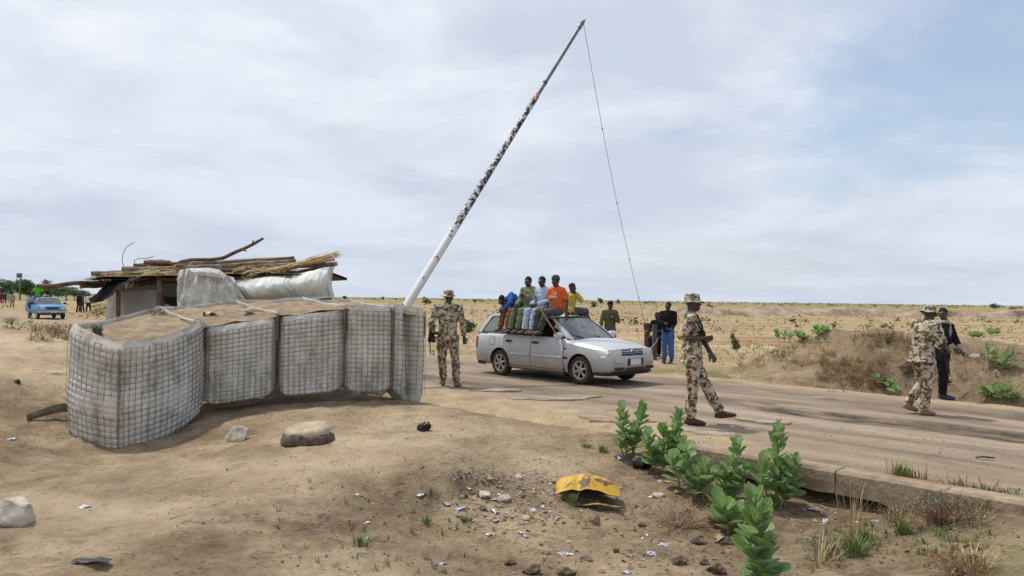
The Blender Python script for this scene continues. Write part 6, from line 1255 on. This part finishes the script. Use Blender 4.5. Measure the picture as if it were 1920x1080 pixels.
# broad-leaved plants
def leaf_mesh(name, m):
    P = []; k = 8
    for i in range(k + 1):
        t = i / k; wv = .385 * (math.sin(math.pi * min(1, t * .93 + .07) ** 1.45) ** .6) * (1.0 if t < 1 else 0.02); z = .20 * t * t - .02
        P.append([Vector((x * wv, t, z + abs(x) * wv * .30)) for x in (-1, -.55, -.06, .06, .55, 1)])
    mb = MB().grid(P); mb.m = [1 if (q % 5) == 2 else 0 for q in range(len(mb.f))]; return mb.mesh(name, [m, MIDRIB])
def leafmat(name, a, b):
    m = mat(name, a, .5, .25, 5, .1, 30, base2=b, spec=.35); nt = m.node_tree; p = nt.nodes['Principled BSDF']; out = nt.nodes['Material Output']; tl = nt.nodes.new('ShaderNodeBsdfTranslucent'); tl.inputs[0].default_value = (*[min(1, c * 1.5) for c in b], 1); mx = nt.nodes.new('ShaderNodeMixShader'); mx.inputs[0].default_value = .3
    nt.links.new(p.outputs[0], mx.inputs[1]); nt.links.new(tl.outputs[0], mx.inputs[2]); nt.links.new(mx.outputs[0], out.inputs[0])
    return m
MIDRIB = mat('pale_midrib', (.32, .40, .22), .6, .1, 5, 0)
CAL = leafmat('waxy_leaf', (.15, .255, .085), (.27, .385, .16)); CALD = leafmat('waxy_leaf_dark', (.10, .215, .05), (.20, .33, .095)); CALS = mat('plant_stem', (.20, .24, .11), .8, .2, 10, 0)
LEAVES = [leaf_mesh('leaf', CAL), leaf_mesh('leaf', CALD), leaf_mesh('leaf', CAL), leaf_mesh('leaf', CALD), leaf_mesh('leaf', CAL), leaf_mesh('leaf', leafmat('yellowing_leaf', (.30, .27, .06), (.42, .36, .12)))]
def leafy_plant(label, stems, leaf0, seed, group='broad-leaved plants in the ditch', pairs=None):
    """stems: (base pixel, top pixel); each big leaf is an object of its own"""
    b0 = hit(*stems[0][0]); t = thing('broadleaf_plant', label, 'plant', b0, group=group); rnd = random.Random(seed)
    for (bu, bv), (tu, tv) in stems:
        B = hit(bu, bv); T = at(tu, tv + 6, B.y - rnd.uniform(-.05, .12)); k = 8; pts = [B.lerp(T, i / k) + Vector((.02 * math.sin(i * .9 + bu), .02 * math.cos(i * .7 + tv), 0)) * (i / k) - b0 for i in range(k + 1)]; pts[0].z -= .05
        st = MB().tube(pts, [.011 - .006 * i / k for i in range(k + 1)], n=7).obj('stem', CALS, t)
        H = (T - B).length; leaf = (min(leaf0, 11 * (B - CAM).length / F) if group != 'broad-leaved plants in the ditch' else leaf0) * 1.28; n = pairs or max(5, int(H / (leaf * .265))); a0 = rnd.random() * 6.28
        for i in range(n):
            f = .12 + .88 * (i + .5) / n; q = pts[0].lerp(pts[-1], f); j_ = min(k - 1, int(f * k)); q = pts[j_].lerp(pts[j_ + 1], f * k - j_)
            up_ = .12 + .85 * f ** 1.7
            for sd in (0, 1):
                if i < 2 and rnd.random() < .35: continue
                a = a0 + i * 1.45 + sd * math.pi + rnd.uniform(-.3, .3); s_ = leaf * (1.05 - .45 * f ** 3) * rnd.uniform(.75, 1.12); o = link('leaf', LEAVES[5 if (f < .3 and rnd.random() < .25) else rnd.randrange(5)], t); o.location = q
                o.rotation_euler = Euler((up_ + rnd.uniform(-.22, .22), rnd.uniform(-.3, .3), a), 'XYZ'); o.scale = (s_ * rnd.uniform(.9, 1.15), s_, s_)
    return t
leafy_plant('pair of slim leafy stems at the left end of the plant row', [((1175, 856), (1165, 754)), ((1184, 856), (1207, 751)), ((1188, 860), (1190, 800)), ((1170, 858), (1160, 815))], .125, 1)
leafy_plant('dark leafy plant behind the tallest bushy one, by the walking boots', [((1232, 884), (1212, 806)), ((1242, 884), (1246, 794)), ((1255, 880), (1276, 764)), ((1222, 880), (1222, 830)), ((1262, 884), (1270, 815))], .125, 2)
leafy_plant('fullest leafy plant in the middle of the plant row', [((1292, 925), (1284, 822)), ((1318, 938), (1327, 862)), ((1275, 915), (1260, 850)), ((1350, 985), (1344, 930)), ((1305, 935), (1310, 880))], .145, 3)
leafy_plant('leafy plant standing just right of the fullest one', [((1366, 938), (1381, 822)), ((1360, 940), (1352, 870)), ((1372, 942), (1398, 872))], .13, 4)
leafy_plant('spreading leafy plant against the concrete culvert wall', [((1457, 940), (1462, 793)), ((1440, 950), (1428, 856)), ((1450, 954), (1462, 868)), ((1470, 952), (1491, 855)), ((1462, 958), (1478, 905))], .14, 5)
leafy_plant('nearest tall leafy plant at the bottom edge of the picture', [((1428, 1150), (1411, 920)), ((1432, 1155), (1432, 945))], .15, 6)
leafy_plant('low leafy plant between the fullest plant and the nearest one', [((1372, 1000), (1345, 935)), ((1380, 1000), (1392, 950)), ((1365, 1004), (1362, 962))], .15, 7)
GF = 'broad-leaved plants on the field'
for i, (lab, st, lf) in enumerate((('dense low leafy plant at the foot of the bank by the right edge', [((1850, 752), (1838, 722)), ((1868, 755), (1866, 720)), ((1885, 757), (1893, 716)), ((1876, 754), (1880, 724)), ((1858, 753), (1850, 728)), ((1900, 757), (1905, 736))], .17), ('leafy plants in the dry grass at the road ditch', [((1650, 735), (1645, 700)), ((1662, 735), (1668, 712)), ((1675, 738), (1682, 722))], .17), ('upright leafy plant on the bank at the right edge', [((1856, 683), (1851, 645)), ((1868, 690), (1866, 655))], .18), ('leaning leafy plant left of the picture\'s right edge', [((1884, 690), (1893, 655)), ((1880, 695), (1880, 670))], .18), ('low leafy clump on the plain behind the man in black jacket', [((1826, 634), (1822, 622)), ((1834, 634), (1838, 621))], .3), ('second low leafy clump on the plain, farther right', [((1860, 628), (1856, 614)), ((1868, 628), (1870, 614))], .3),
    ('leafy clump beside the track over the bank', [((1462, 642), (1455, 616)), ((1470, 643), (1472, 620)), ((1478, 642), (1482, 622))], .24), ('leafy clump right of the one beside the track', [((1500, 640), (1496, 622)), ((1504, 640), (1506, 624))], .24), ('leafy clump on the crest of the track', [((1536, 630), (1530, 612)), ((1542, 630), (1548, 612))], .24), ('slender green plant on the berm in front of the pick-up', [((60, 614), (60, 588)), ((57, 614), (55, 596))], .15))): leafy_plant(lab, st, lf, 20 + i, GF, pairs=5)
# ================================================================== SMALL THINGS ON THE GROUND
q = hit(577, 826); dsk = thing('concrete_disc', 'round flat concrete disc with a dark rim lying before the baskets', 'disc', (q.x, q.y, q.z))
pr = [(0, .115), (.20, .118), (.255, .112), (.285, .085), (.275, .05), (.26, .0)]; me = MB().lathe(pr, 48).mesh('disc_top', mat('sandy_concrete', (.40, .31, .21), .95, .22, 6, .5, 40, base2=(.52, .42, .30))); vary(me, .012, 6, 2.0); o = link('disc_top', me, dsk); o.rotation_euler = (R(5), R(-2), 0)
me = MB().lathe([(.275, .06), (.30, .058), (.318, .035), (.33, .01), (.325, -.02), (.28, -.03), (.26, .02)], 48).mesh('torn_rim', mat('dark_torn_cloth', (.09, .062, .048), .9, .4, 14, .7, 30, base2=(.19, .14, .11))); vary(me, .035, 7, 5.0, (1, 1, 3)); link('torn_rim', me, dsk); dsk.scale = (.98, .98, 1.45)
def put(u, v, dz=0.0): q = hit(u, v); return Vector((q.x, q.y, q.z + dz))
rock('boulder', 'pale angular rock left of the concrete disc', put(445, 826, .05), (.34, .26, .28), 11, ROCK, rot=20)
rock('boulder', 'large pale boulder at the left edge of the sand', put(26, 982, .06), (.40, .34, .32), 23, ROCK, rot=-10)
rock('boulder', 'brown upright stone right of the trash heap', put(1114, 985, .03), (.12, .10, .15), 31, ROCKD)
for i, (u, v, w_, m, lab) in enumerate(((908, 932, .15, ROCK, 'pale stone among the trash'), (944, 940, .17, ROCK, 'light triangular stone in the middle of the trash'), (905, 955, .10, ROCKD, 'brown stone at the left of the trash'), (972, 900, .11, ROCK, 'small pale stone above the trash'), (985, 978, .10, ROCK, 'flat stone below the trash'), (1235, 934, .16, ROCK, 'pale stone between drum and plants'), (1100, 1052, .12, ROCKD, 'dark clod-like stone near the bottom edge'))): rock('stone', lab, put(u, v, .015), (w_, w_ * .8, w_ * .6), 40 + i, m, group='stones in the trash', sub=3)
CLOD = mat('dark_soil_clod', (.07, .05, .035), .98, .45, 18, 1.0, 45, base2=(.17, .12, .08), bdist=.03)
_rk = rock
def rock(*a, **k):
    o = _rk(*a, **k); vary(o.data, .018 if k.get('group') == 'dark soil clods' else .006, 24, 3.0); return o
for i, (u, v, w_, lab) in enumerate(((1307, 1018, .20, 'large dark clod under the plants'), (1275, 1060, .22, 'flat dark clod at the bottom by the nearest plant'), (1322, 1058, .15, 'dark clod left of the nearest plant\'s stem'), (1366, 1022, .18, 'dark clod beside the nearest plant'), (958, 1052, .14, 'dark crumbly clod at the bottom centre'), (1000, 1075, .20, 'dark clod cut by the bottom edge'), (1203, 990, .09, 'small dark clod on the sand'), (1155, 1038, .07, 'tiny dark clod near the bottom centre'), (1060, 1078, .2, 'second dark clod cut by the bottom edge'), (1345, 1075, .2, 'dark clod in the bottom corner by the plant'))): rock('soil_clod', lab, put(u, v, .01), (w_ * .85, w_ * .7, w_ * .4), 70 + i, CLOD, 'clod', group='dark soil clods', sub=4)
# crushed yellow drum
def drum():
    q = put(1102, 938); t = thing('crushed_drum', 'crushed rusty yellow metal drum half open on the sand', 'drum', q, R(-6)); P = []
    for j in range(13):
        v = j / 12; a = math.pi * (.15 + .85 * v); row = []
        for i in range(49):
            u = i / 48; x = (u - .5) * .66; env = math.sin(math.pi * (.08 + .84 * u)) ** .5
            y = -.19 * math.cos(a) * (.8 + .2 * env); z = .29 * math.sin(a) ** .7 * env * (1 - .2 * u) + .01
            n_ = .030 * noise.noise(Vector((u * 3.2, v * 3, 2))); row.append(Vector((x, y + n_, z + n_ - (.05 * math.exp(-((u - .35) / .08) ** 2) if v < .4 else 0) * math.sin(a))))
        P.append(row)
    P[0] = [p_ + Vector((0, -.02, .012 * noise.noise(Vector((i * .16, 3, 1))))) for i, p_ in enumerate(P[0])]
    YEL = chipped('flaking_yellow_paint', (.13, .07, .045), (.58, .34, .025), .44, 6.0); mb = MB().grid(P); mb.grid([[p_ * .965 for p_ in r_] for r_ in P[::-1]], mi=1); mb.obj('drum_shell', [YEL, mat('rusty_inside', (.06, .04, .03), .95)], t)
    L_ = [[Vector((x, -.17 - .10 * k - .04 * math.sin(x * 6), .012 + .05 * k * (x > .0) * x + .012 * math.sin(x * 15))) for x in np.linspace(-.18, .34, 10)] for k in (0, .5, 1)]; MB().grid(L_).grid([[p_ - Vector((0, 0, .008)) for p_ in r_] for r_ in L_]).obj('torn_flap', chipped('flap_paint', (.12, .06, .04), (.50, .30, .05), .5, 12), t)
drum()
# litter, one object each
def scrap_mesh(name, m, w_, h, seed, amp=.2):
    P = [[Vector(((i / 6 - .5) * w_, (j / 5 - .5) * h, amp * w_ * (.5 + noise.noise(Vector((i * .6 + seed, j * .6, seed)))) * (1 if 0 < i < 6 else .5))) for i in range(7)] for j in range(6)]; mb = MB().grid(P); mb.grid([[q - Vector((0, 0, .003)) for q in r_] for r_ in P[::-1]]); return mb.mesh(name, m)
PLC = mat('clear_wrapper', (.36, .36, .39), .3, .4, 30, .3, base2=(.58, .58, .62), spec=.6); PLB = mat('blue_wrapper', (.22, .36, .62), .4, .3, 25, .3, base2=(.6, .68, .8)); PLR = mat('red_white_packet', (.62, .10, .10), .5, .2, 22, .2, base2=(.78, .72, .72), lo=.45, hi=.52); PLV = mat('violet_wrapper', (.28, .25, .42), .4, .4, 40, .3, base2=(.58, .56, .66)); PLK = mat('black_bag', (.010, .010, .011), .45, .3, 9, .5, 22, bdist=.02); LFY = mat('yellow_dry_leaf', (.45, .30, .07), .85, .3, 9, .2, base2=(.58, .44, .14)); LFB = mat('brown_dry_leaf', (.23, .115, .05), .9, .3, 9, .3, base2=(.34, .19, .09)); CARD = mat('cardboard', (.36, .25, .15), .9, .2, 8, .2); PLW = mat('white_scrap', (.68, .67, .66), .6, .1, 12, .2); PLG = mat('lime_leaf', (.36, .42, .12), .8, .2, 9, .1)
LT = [(653,841,.09,PLV,'violet plastic wrapper right of the concrete disc'),(763,822,.07,PLB,'pale blue wrapper on the bare sand'),(790,931,.11,PLC,'clear plastic bag on the dug slope'),(825,1052,.13,PLV,'violet water sachet near the bottom edge'),(864,957,.09,PLB,'white and blue packet left of the trash'),(838,946,.09,PLC,'grey wrapper at the left of the trash'),(920,999,.11,PLR,'red and white carton below the trash'),(976,1004,.11,PLR,'torn red packet beside the carton'),(984,1010,.08,PLV,'violet scrap under the torn red packet'),(1045,981,.08,PLB,'bright blue scrap below the drum'),(1057,1041,.14,PLV,'long violet sachet near the bottom centre'),(1068,1046,.08,PLW,'white scrap at the end of the long sachet'),(868,934,.10,PLC,'clear wrapper among the trash stones'),(925,938,.13,PLC,'crumpled clear bag in the trash centre'),(928,962,.13,PLC,'flattened grey sachet below the trash stones'),(998,960,.10,PLC,'silvery wrapper right of the trash'),(930,978,.10,PLV,'dull violet wrapper under the flattened sachet'),(880,921,.07,PLR,'red-topped wrapper at the trash\'s upper left'),(866,933,.05,PLW,'tiny white scrap at the trash edge'),(965,917,.09,LFY,'yellow scrap in the trash'),(915,897,.14,PLG,'lime green leaf above the trash'),(999,926,.10,LFY,'yellow leaf scrap right of the trash'),(1162,861,.14,PLB,'pale blue sachet by the left plants'),(1224,932,.13,PLC,'clear sachet beside the pale stone'),(1245,1021,.14,PLB,'blue bottle-shaped sachet under the dry tangle'),(1221,1043,.13,PLV,'blue-violet sachet near the bottom'),(1173,1076,.09,PLC,'clear scrap at the bottom edge'),(1250,905,.08,LFY,'yellow dry leaf under the plants'),(1270,925,.13,LFY,'curled yellow leaf below the fullest plant'),(1235,903,.08,PLV,'violet scrap between the plants'),(1524,958,.14,PLV,'violet wrapper in the dark ditch'),(1548,977,.14,PLC,'grey bag in the ditch'),(1528,978,.08,LFY,'yellow scrap by the grey bag'),(1540,941,.10,LFY,'orange leaf at the culvert mouth'),(1644,978,.07,PLB,'small blue scrap in the eroded hole'),(1360,1014,.20,CARD,'piece of brown cardboard under the plants'),(670,929,.05,PLW,'tiny white scrap on the dug slope'),(686,1006,.08,PLB,'little blue scrap among the grass blades'),(688,976,.08,PLC,'clear cup-like scrap on the slope'),(1538,681,.12,PLW,'white scrap on the far bank'),(1815,971,.12,LFY,'yellow leaf litter under the wiry shrub'),(160,952,.12,PLC,'grey plastic strip on the left sand'),(20,822,.14,PLB,'faint blue scrap in the left gully')]
rl = random.Random(12)
for i, (u, v, w_, m, lab) in enumerate(LT):
    q = put(u, v, .004); o = link('litter_scrap', scrap_mesh('litter_scrap', m, w_ * .8, w_ * rl.uniform(.35, .7), i * 1.7, rl.uniform(.1, .28))); o.location = q; o.rotation_euler = (rl.uniform(-.15, .15), rl.uniform(-.15, .15), rl.random() * 6.28); tag(o, lab, 'litter', 'scattered litter')
def bag(label, u, v, w_, h, seed):
    q = put(u, v); me = MB().ell((0, 0, h * .4), (w_ / 2, w_ * .38, h / 2), 20, 14).mesh('plastic_bag', PLK); vary(me, w_ * .34, 3.2 / w_, seed); o = link('plastic_bag', me); o.location = q; tag(o, label, 'bag', 'black plastic bags')
bag('knotted black plastic bag on the bare sand', 796, 808, .17, .11, 1); bag('black plastic bag at the foot of the left plants', 1205, 876, .22, .17, 2); o = link('plastic_sheet', scrap_mesh('plastic_sheet', PLK, .27, .09, 3.3, .07)); o.location = put(170, 1058, .01); tag(o, 'crumpled black plastic lying at the lower left', 'plastic')
q = put(1848, 860, .01); o = MB().tube([Vector((-.09, .03, 0)), Vector((-.02, .0, .012)), Vector((.08, -.03, .006))], [(.022, .008), (.026, .010), (.018, .008)], n=7, lat=(0, 1, 0)).obj('rubber_strip', PLK); o.location = q; tag(o, 'black strip of rubber lying on the road', 'rubber strip')
a = put(50, 792, .06); b = put(150, 775, .1); pk = thing('buried_plank', 'weathered board sticking out of the sandy bank beside the nearest basket', 'plank', a); MB().tube([Vector((0, 0, 0)), (b - a) * .5 + Vector((0, 0, .04)), b - a + Vector((.3, .15, .05))], [(.05, .014), (.07, .016), (.085, .016)], n=4, lat=(.1, -.4, 1), caps='flat').obj('board', WOODG, pk, smooth=False)
# twigs and leaf litter: nobody could count it
def in_tri(rnd, u0, u1, v0, v1): return rnd.uniform(u0, u1), v0 + (v1 - v0) * rnd.random()
def twig_stuff(name, boxes, m, seed, L0=.05, L1=.25, r=.003, kind='twig'):
    mb = MB(); rnd = random.Random(seed)
    for (u0, u1, v0, v1, n) in boxes:
        for _ in range(n):
            q = put(*in_tri(rnd, u0, u1, v0, v1), .006); a = rnd.random() * 6.28; L_ = rnd.uniform(L0, L1)
            if kind == 'twig':
                d = Vector((math.cos(a), math.sin(a), rnd.uniform(-.02, .12))); mb.tube([q, q + d * L_ * .5 + Vector((0, 0, rnd.uniform(0, .02))), q + d * L_], [r, r * .9, r * .5], n=3, caps=None)
            else:
                u = Vector((math.cos(a), math.sin(a), rnd.uniform(-.2, .4))) * L_ * .5; w_ = Vector((-math.sin(a), math.cos(a), rnd.uniform(-.3, .5))) * L_ * .28; mb.add([q - u, q + w_ + Vector((0, 0, .008)), q + u, q - w_ + Vector((0, 0, .01))], [(0, 1, 2, 3)])
    tag(mb.obj(name, m, smooth=False), kind='stuff')
TW = [(860, 1060, 885, 985, 130), (1050, 1250, 890, 1075, 60), (880, 1080, 985, 1078, 70), (1180, 1400, 930, 1078, 90), (1500, 1900, 940, 1078, 90), (600, 860, 800, 900, 14), (200, 600, 860, 1070, 12), (900, 1150, 770, 880, 40), (1400, 1900, 700, 860, 20)]
twig_stuff('twigs', TW, mat('dry_twig', (.24, .155, .085), .95, .3, 20, 0, base2=(.38, .27, .16)), 5)
twig_stuff('leaf_litter', [(850, 1060, 890, 1000, 110), (1180, 1420, 900, 1078, 110), (1000, 1200, 960, 1078, 50), (1480, 1850, 940, 1070, 70)], LFB, 6, .03, .08, kind='leaf')
def pebbles(name, boxes, m, seed, lo=.005, hi=.020):
    mb = MB(); rnd = random.Random(seed); ico = [(0, 0, 1), (.9, 0, .3), (.28, .85, .3), (-.72, .53, .3), (-.72, -.53, .3), (.28, -.85, .3), (0, 0, -.4)]; fs = [(0, 1, 2), (0, 2, 3), (0, 3, 4), (0, 4, 5), (0, 5, 1), (6, 2, 1), (6, 3, 2), (6, 4, 3), (6, 5, 4), (6, 1, 5)]
    for (u0, u1, v0, v1, n) in boxes:
        for _ in range(n):
            q = put(*in_tri(rnd, u0, u1, v0, v1), .002); s_ = lo + (hi - lo) * rnd.random() ** 3; a = rnd.random() * 6.28; ca, sa = math.cos(a), math.sin(a); k = rnd.uniform(.6, 1.1)
            mb.add([q + Vector(((x * ca - y * sa) * s_, (x * sa + y * ca) * s_ * k, z * s_ * .7)) for x, y, z in ico], fs)
    tag(mb.obj(name, m, smooth=False), kind='stuff')
PB = [(860, 1260, 770, 900, 420), (1000, 1240, 880, 1000, 160), (1480, 1900, 800, 880, 420), (1300, 1500, 790, 840, 140), (850, 1120, 740, 790, 120), (620, 860, 760, 860, 90), (150, 620, 860, 1070, 120), (620, 1000, 900, 1078, 160), (1500, 1900, 930, 1078, 160), (1250, 1900, 690, 800, 200), (0, 300, 640, 850, 120)]
pebbles('gravel', PB, mat('gravel_stone', (.24, .19, .14), .95, .4, 6, .3, base2=(.46, .40, .33)), 8); pebbles('soil_crumbs', [(600, 900, 860, 1075, 420), (1180, 1480, 930, 1078, 420), (1480, 1920, 930, 1078, 420), (0, 290, 720, 860, 260), (330, 860, 745, 800, 260), (300, 620, 850, 1070, 220), (1540, 1900, 640, 740, 300)], mat('soil_crumb', (.17, .12, .078), .98, .35, 9, .3, base2=(.30, .22, .145)), 9, .004, .018)
twig_stuff('trash_bits', [(855, 1040, 890, 985, 150), (1000, 1250, 900, 1070, 40), (1480, 1700, 945, 1000, 40)], PLC, 15, .015, .055, kind='leaf'); twig_stuff('pale_chips', [(850, 1060, 885, 1000, 140), (900, 1240, 780, 900, 90)], mat('pale_chip', (.45, .38, .28), .9, .3, 9, 0), 16, .012, .04, kind='leaf')
# grass
GRN = mat('green_grass', (.12, .20, .045), .8, .3, 6, 0, base2=(.24, .31, .09)); DRY = mat('dry_grass_blade', (.42, .30, .135), .9, .3, 6, 0, base2=(.60, .47, .26)); DRYB = mat('brown_grass_blade', (.30, .20, .10), .9, .35, 6, 0, base2=(.48, .35, .19))
def blades(mb, q, n, h, spread, rnd, w_=.006):
    for _ in range(n):
        a = rnd.random() * 6.28; r = rnd.random() * spread * .4; b = q + Vector((math.cos(a) * r, math.sin(a) * r, -.01)); hh = h * rnd.uniform(.5, 1.1); l = rnd.uniform(.1, .75) * spread; a2 = a + rnd.uniform(-.8, .8); tip_ = b + Vector((math.cos(a2) * l, math.sin(a2) * l, hh)); mid = b.lerp(tip_, .5) + Vector((0, 0, hh * .14)); sd = Vector((-math.sin(a2), math.cos(a2), 0)) * w_
        mb.add([b - sd, b + sd, mid + sd * .8, mid - sd * .8, tip_], [(0, 1, 2, 3), (3, 2, 4)])
def tuft(label, u, v, h, n, spread, m, seed, group='grass tufts', w_=.005, name='grass_tuft'):
    q = put(u, v); t = MB(); blades(t, Vector((0, 0, 0)), n, h, spread, random.Random(seed), w_); o = t.obj(name, m, smooth=False); o.location = q; return tag(o, label, 'grass', group)
for i, a in enumerate((('green tuft growing on the concrete culvert wall', 1690, 925, .16, 90, .18, GRN), ('tall dry stalks standing in the ditch at lower right', 1597, 1010, .62, 26, .22, DRY), ('green clump at the foot of the tall dry stalks', 1603, 1040, .20, 130, .22, GRN), ('yellow-green clump right of the tall dry stalks', 1625, 1020, .2, 60, .2, GRN), ('dark green tuft by the eroded hole', 1693, 1000, .17, 70, .16, GRN), ('dry spiky tuft at the lower right corner', 1830, 1070, .2, 40, .25, DRY), ('green tuft left of the plant row', 1130, 848, .12, 60, .12, GRN), ('small green tuft near the sand slope', 1100, 838, .07, 40, .14, GRN), ('dry bent grass at the bottom by the nearest plant', 1535, 1060, .25, 30, .3, DRY), ('weed sprouting at the mouth of the yellow drum', 1072, 952, .13, 60, .09, GRN), ('low green tuft on the lower slope', 672, 1022, .12, 40, .12, GRN), ('green tuft below the litter on the slope', 800, 985, .10, 36, .1, GRN), ('small green tuft left of the trash heap', 870, 978, .07, 34, .1, GRN))): tuft(*a[:7], seed=i + 3)
def grass_stuff(name, boxes, m, seed, h0, h1, nb, spread, w_=.004):
    mb = MB(); rnd = random.Random(seed)
    for (u0, u1, v0, v1, n) in boxes:
        for _ in range(n): u, v = in_tri(rnd, u0, u1, v0, v1); q = put(u, v); d = (q - CAM).length; blades(mb, q, nb, rnd.uniform(h0, h1), spread, rnd, w_ * max(1, d / 14))
    tag(mb.obj(name, m, smooth=False), kind='stuff')
grass_stuff('short_green_grass', [(640, 900, 900, 1078, 46), (500, 700, 880, 1078, 14), (1560, 1860, 985, 1040, 110), (1780, 1915, 915, 960, 50), (1480, 1600, 1000, 1078, 20), (1320, 1480, 652, 668, 120), (840, 900, 622, 640, 70), (0, 140, 604, 620, 150), (1150, 1320, 652, 664, 50)], GRN, 21, .03, .09, 7, .06)
grass_stuff('dry_bank_grass', [(1530, 1660, 680, 735, 150), (1600, 1720, 625, 660, 50), (1700, 1915, 640, 745, 40), (1380, 1560, 640, 690, 90), (60, 135, 612, 640, 80), (1650, 1860, 935, 990, 90)], DRYB, 22, .06, .24, 9, .2)
twig = MB(); rd = random.Random(4); q0 = put(1275, 985)
for _ in range(150):
    a = rd.random() * 6.28; r = rd.random() ** .6; p0 = Vector((math.cos(a) * .05, math.sin(a) * .05, 0)); p1 = Vector((math.cos(a) * r * .34, math.sin(a) * r * .26, rd.uniform(.04, .20))); p2 = p1 + Vector((rd.uniform(-.12, .12), rd.uniform(-.1, .1), rd.uniform(-.1, .03))); twig.tube([p0, p1, p2], [.003, .0028, .0015], n=3, caps=None)
o = twig.obj('dry_twig_tangle', mat('pale_dry_twig', (.33, .24, .15), .95, .2, 20, 0)); o.location = q0; tag(o, 'tangled ball of dry twigs left of the low leafy plant', 'twigs')
def wiry(label, u, v, w_, h, seed, m1, m2):
    q = put(u, v); t = thing('wiry_shrub', label, 'shrub', q); rnd = random.Random(seed); st, lf = MB(), MB()
    for _ in range(70):
        a = rnd.random() * 6.28; r = rnd.random() ** .5; tip_ = Vector((math.cos(a) * r * w_ / 2, math.sin(a) * r * w_ / 2, h * rnd.uniform(.35, 1) * (1.1 - .5 * r))); mid = tip_ * .5 + Vector((rnd.uniform(-.04, .04), rnd.uniform(-.04, .04), h * .1)); st.tube([Vector((0, 0, -.02)), mid, tip_], [.004, .003, .0015], n=3, caps=None); leaf_cloud(lf, tip_, (.05, .05, .04), 12, .010, rnd, .1)
    st.obj('twigs', m1, t); o = lf.obj('leaves', m2, t, smooth=False); o['kind'] = 'stuff'
wiry('wiry reddish shrub with tiny leaves at the end of the culvert wall', 1765, 985, .75, .34, 2, mat('red_twig', (.16, .07, .045), .9), GREYGREEN); wiry('small dull wiry shrub at lower right beside the dry stalks', 1545, 1040, .35, .16, 3, mat('red_twig', (.16, .07, .045), .9), GREYGREEN); wiry('bare dry weed at the bottom right corner', 1795, 1085, .4, .22, 4, mat('pale_dry_twig', (.33, .24, .15), .95), LFB)
# the plain: dry grass, low scrub, a dug bank and the far line of bushes
def field_scatter(name, n, m, seed, d0, d1, a0, a1, h0, h1, nb, spread, dens=1.6, minn=17.0):
    mb = MB(); rnd = random.Random(seed); k = 0
    while k < n:
        d = d0 * (d1 / d0) ** (rnd.random() ** (1 / dens)); a = rnd.uniform(a0, a1); x, y = d * math.sin(a), d * math.cos(a); s_, n_ = sn(x, y)
        if n_ < minn: k += .2; continue
        if noise.noise(Vector((x * .06, y * .12, seed))) < rnd.uniform(-.6, .4): k += .1; continue
        blades(mb, Vector((x, y, float(height(x, y)[0]))), nb, rnd.uniform(h0, h1) * (1 + d / 120), spread * (1 + d / 60), rnd, .004 * (1 + d / 9)); k += 1
    tag(mb.obj(name, m, smooth=False), kind='stuff')
field_scatter('dry_field_grass', 4200, DRY, 31, 17, 120, -.55, .68, .03, .10, 4, .12); field_scatter('brown_field_grass', 900, DRYB, 32, 17, 140, -.55, .68, .04, .14, 4, .14); field_scatter('green_field_grass', 200, mat('olive_field_grass', (.15, .17, .06), .9, .3, 2, 0, base2=(.27, .27, .11)), 33, 24, 200, -.55, .68, .06, .22, 4, .16)
def scrub(name, n, m, seed, d0, d1, h0, h1, nl, minn=18):
    mb = MB(); rnd = random.Random(seed); k = 0
    while k < n:
        d = d0 * (d1 / d0) ** (rnd.random() ** .8); a = rnd.uniform(-.62, .68); x, y = d * math.sin(a), d * math.cos(a)
        if sn(x, y)[1] < minn: k += .1; continue
        h = rnd.uniform(h0, h1); leaf_cloud(mb, Vector((x, y, float(height(x, y)[0]) + h * .4)), (h * rnd.uniform(.7, 1.5), h, h * .55), nl, h * .22, rnd, .1); k += 1
    tag(mb.obj(name, m, smooth=False), kind='stuff')
scrub('low_scrub', 120, SHR[0], 41, 55, 420, .25, .75, 26); scrub('dry_scrub', 140, SHR[1], 42, 45, 300, .2, .6, 24); scrub('far_bushes', 1500, SHR[2], 43, 380, 2600, .9, 2.4, 12); scrub('horizon_bushes', 900, SHR[2], 44, 1500, 3200, 2.0, 4.5, 10)
def dug_bank():
    P = []; S = np.arange(8, 190, .8)
    for x in S:
        y0 = 104 + 5 * noise.noise(Vector((x * .03, 0, 4))); g = float(sst(x, 8, 30)); hh = g * (1.15 + .7 * noise.fractal(Vector((x * .18, 1, 2)), 1, 2, 4)); cutb = .5 + .5 * noise.noise(Vector((x * .12, 5, 3)))
        P.append([Vector((x, y0 + dy, -.35 + hh * f + .12 * noise.noise(Vector((x * .7, dy, 1))))) for dy, f in ((-5, -.3), (-2.2, .05), (-1.4 + cutb, .45), (-.6 + cutb, 1.05), (1.5, 1.15), (4, .7), (8, -.3))])
    o = MB().grid(P).obj('dug_bank', mat('bank_soil', (.20, .125, .075), .97, .35, .35, .8, 2, base2=(.46, .35, .245), bdist=.25)); tag(o, kind='structure')
    if o.data.polygons[0].normal.z < 0: o.data.flip_normals()
dug_bank()
bpy.data.scenes.remove(_tmp)
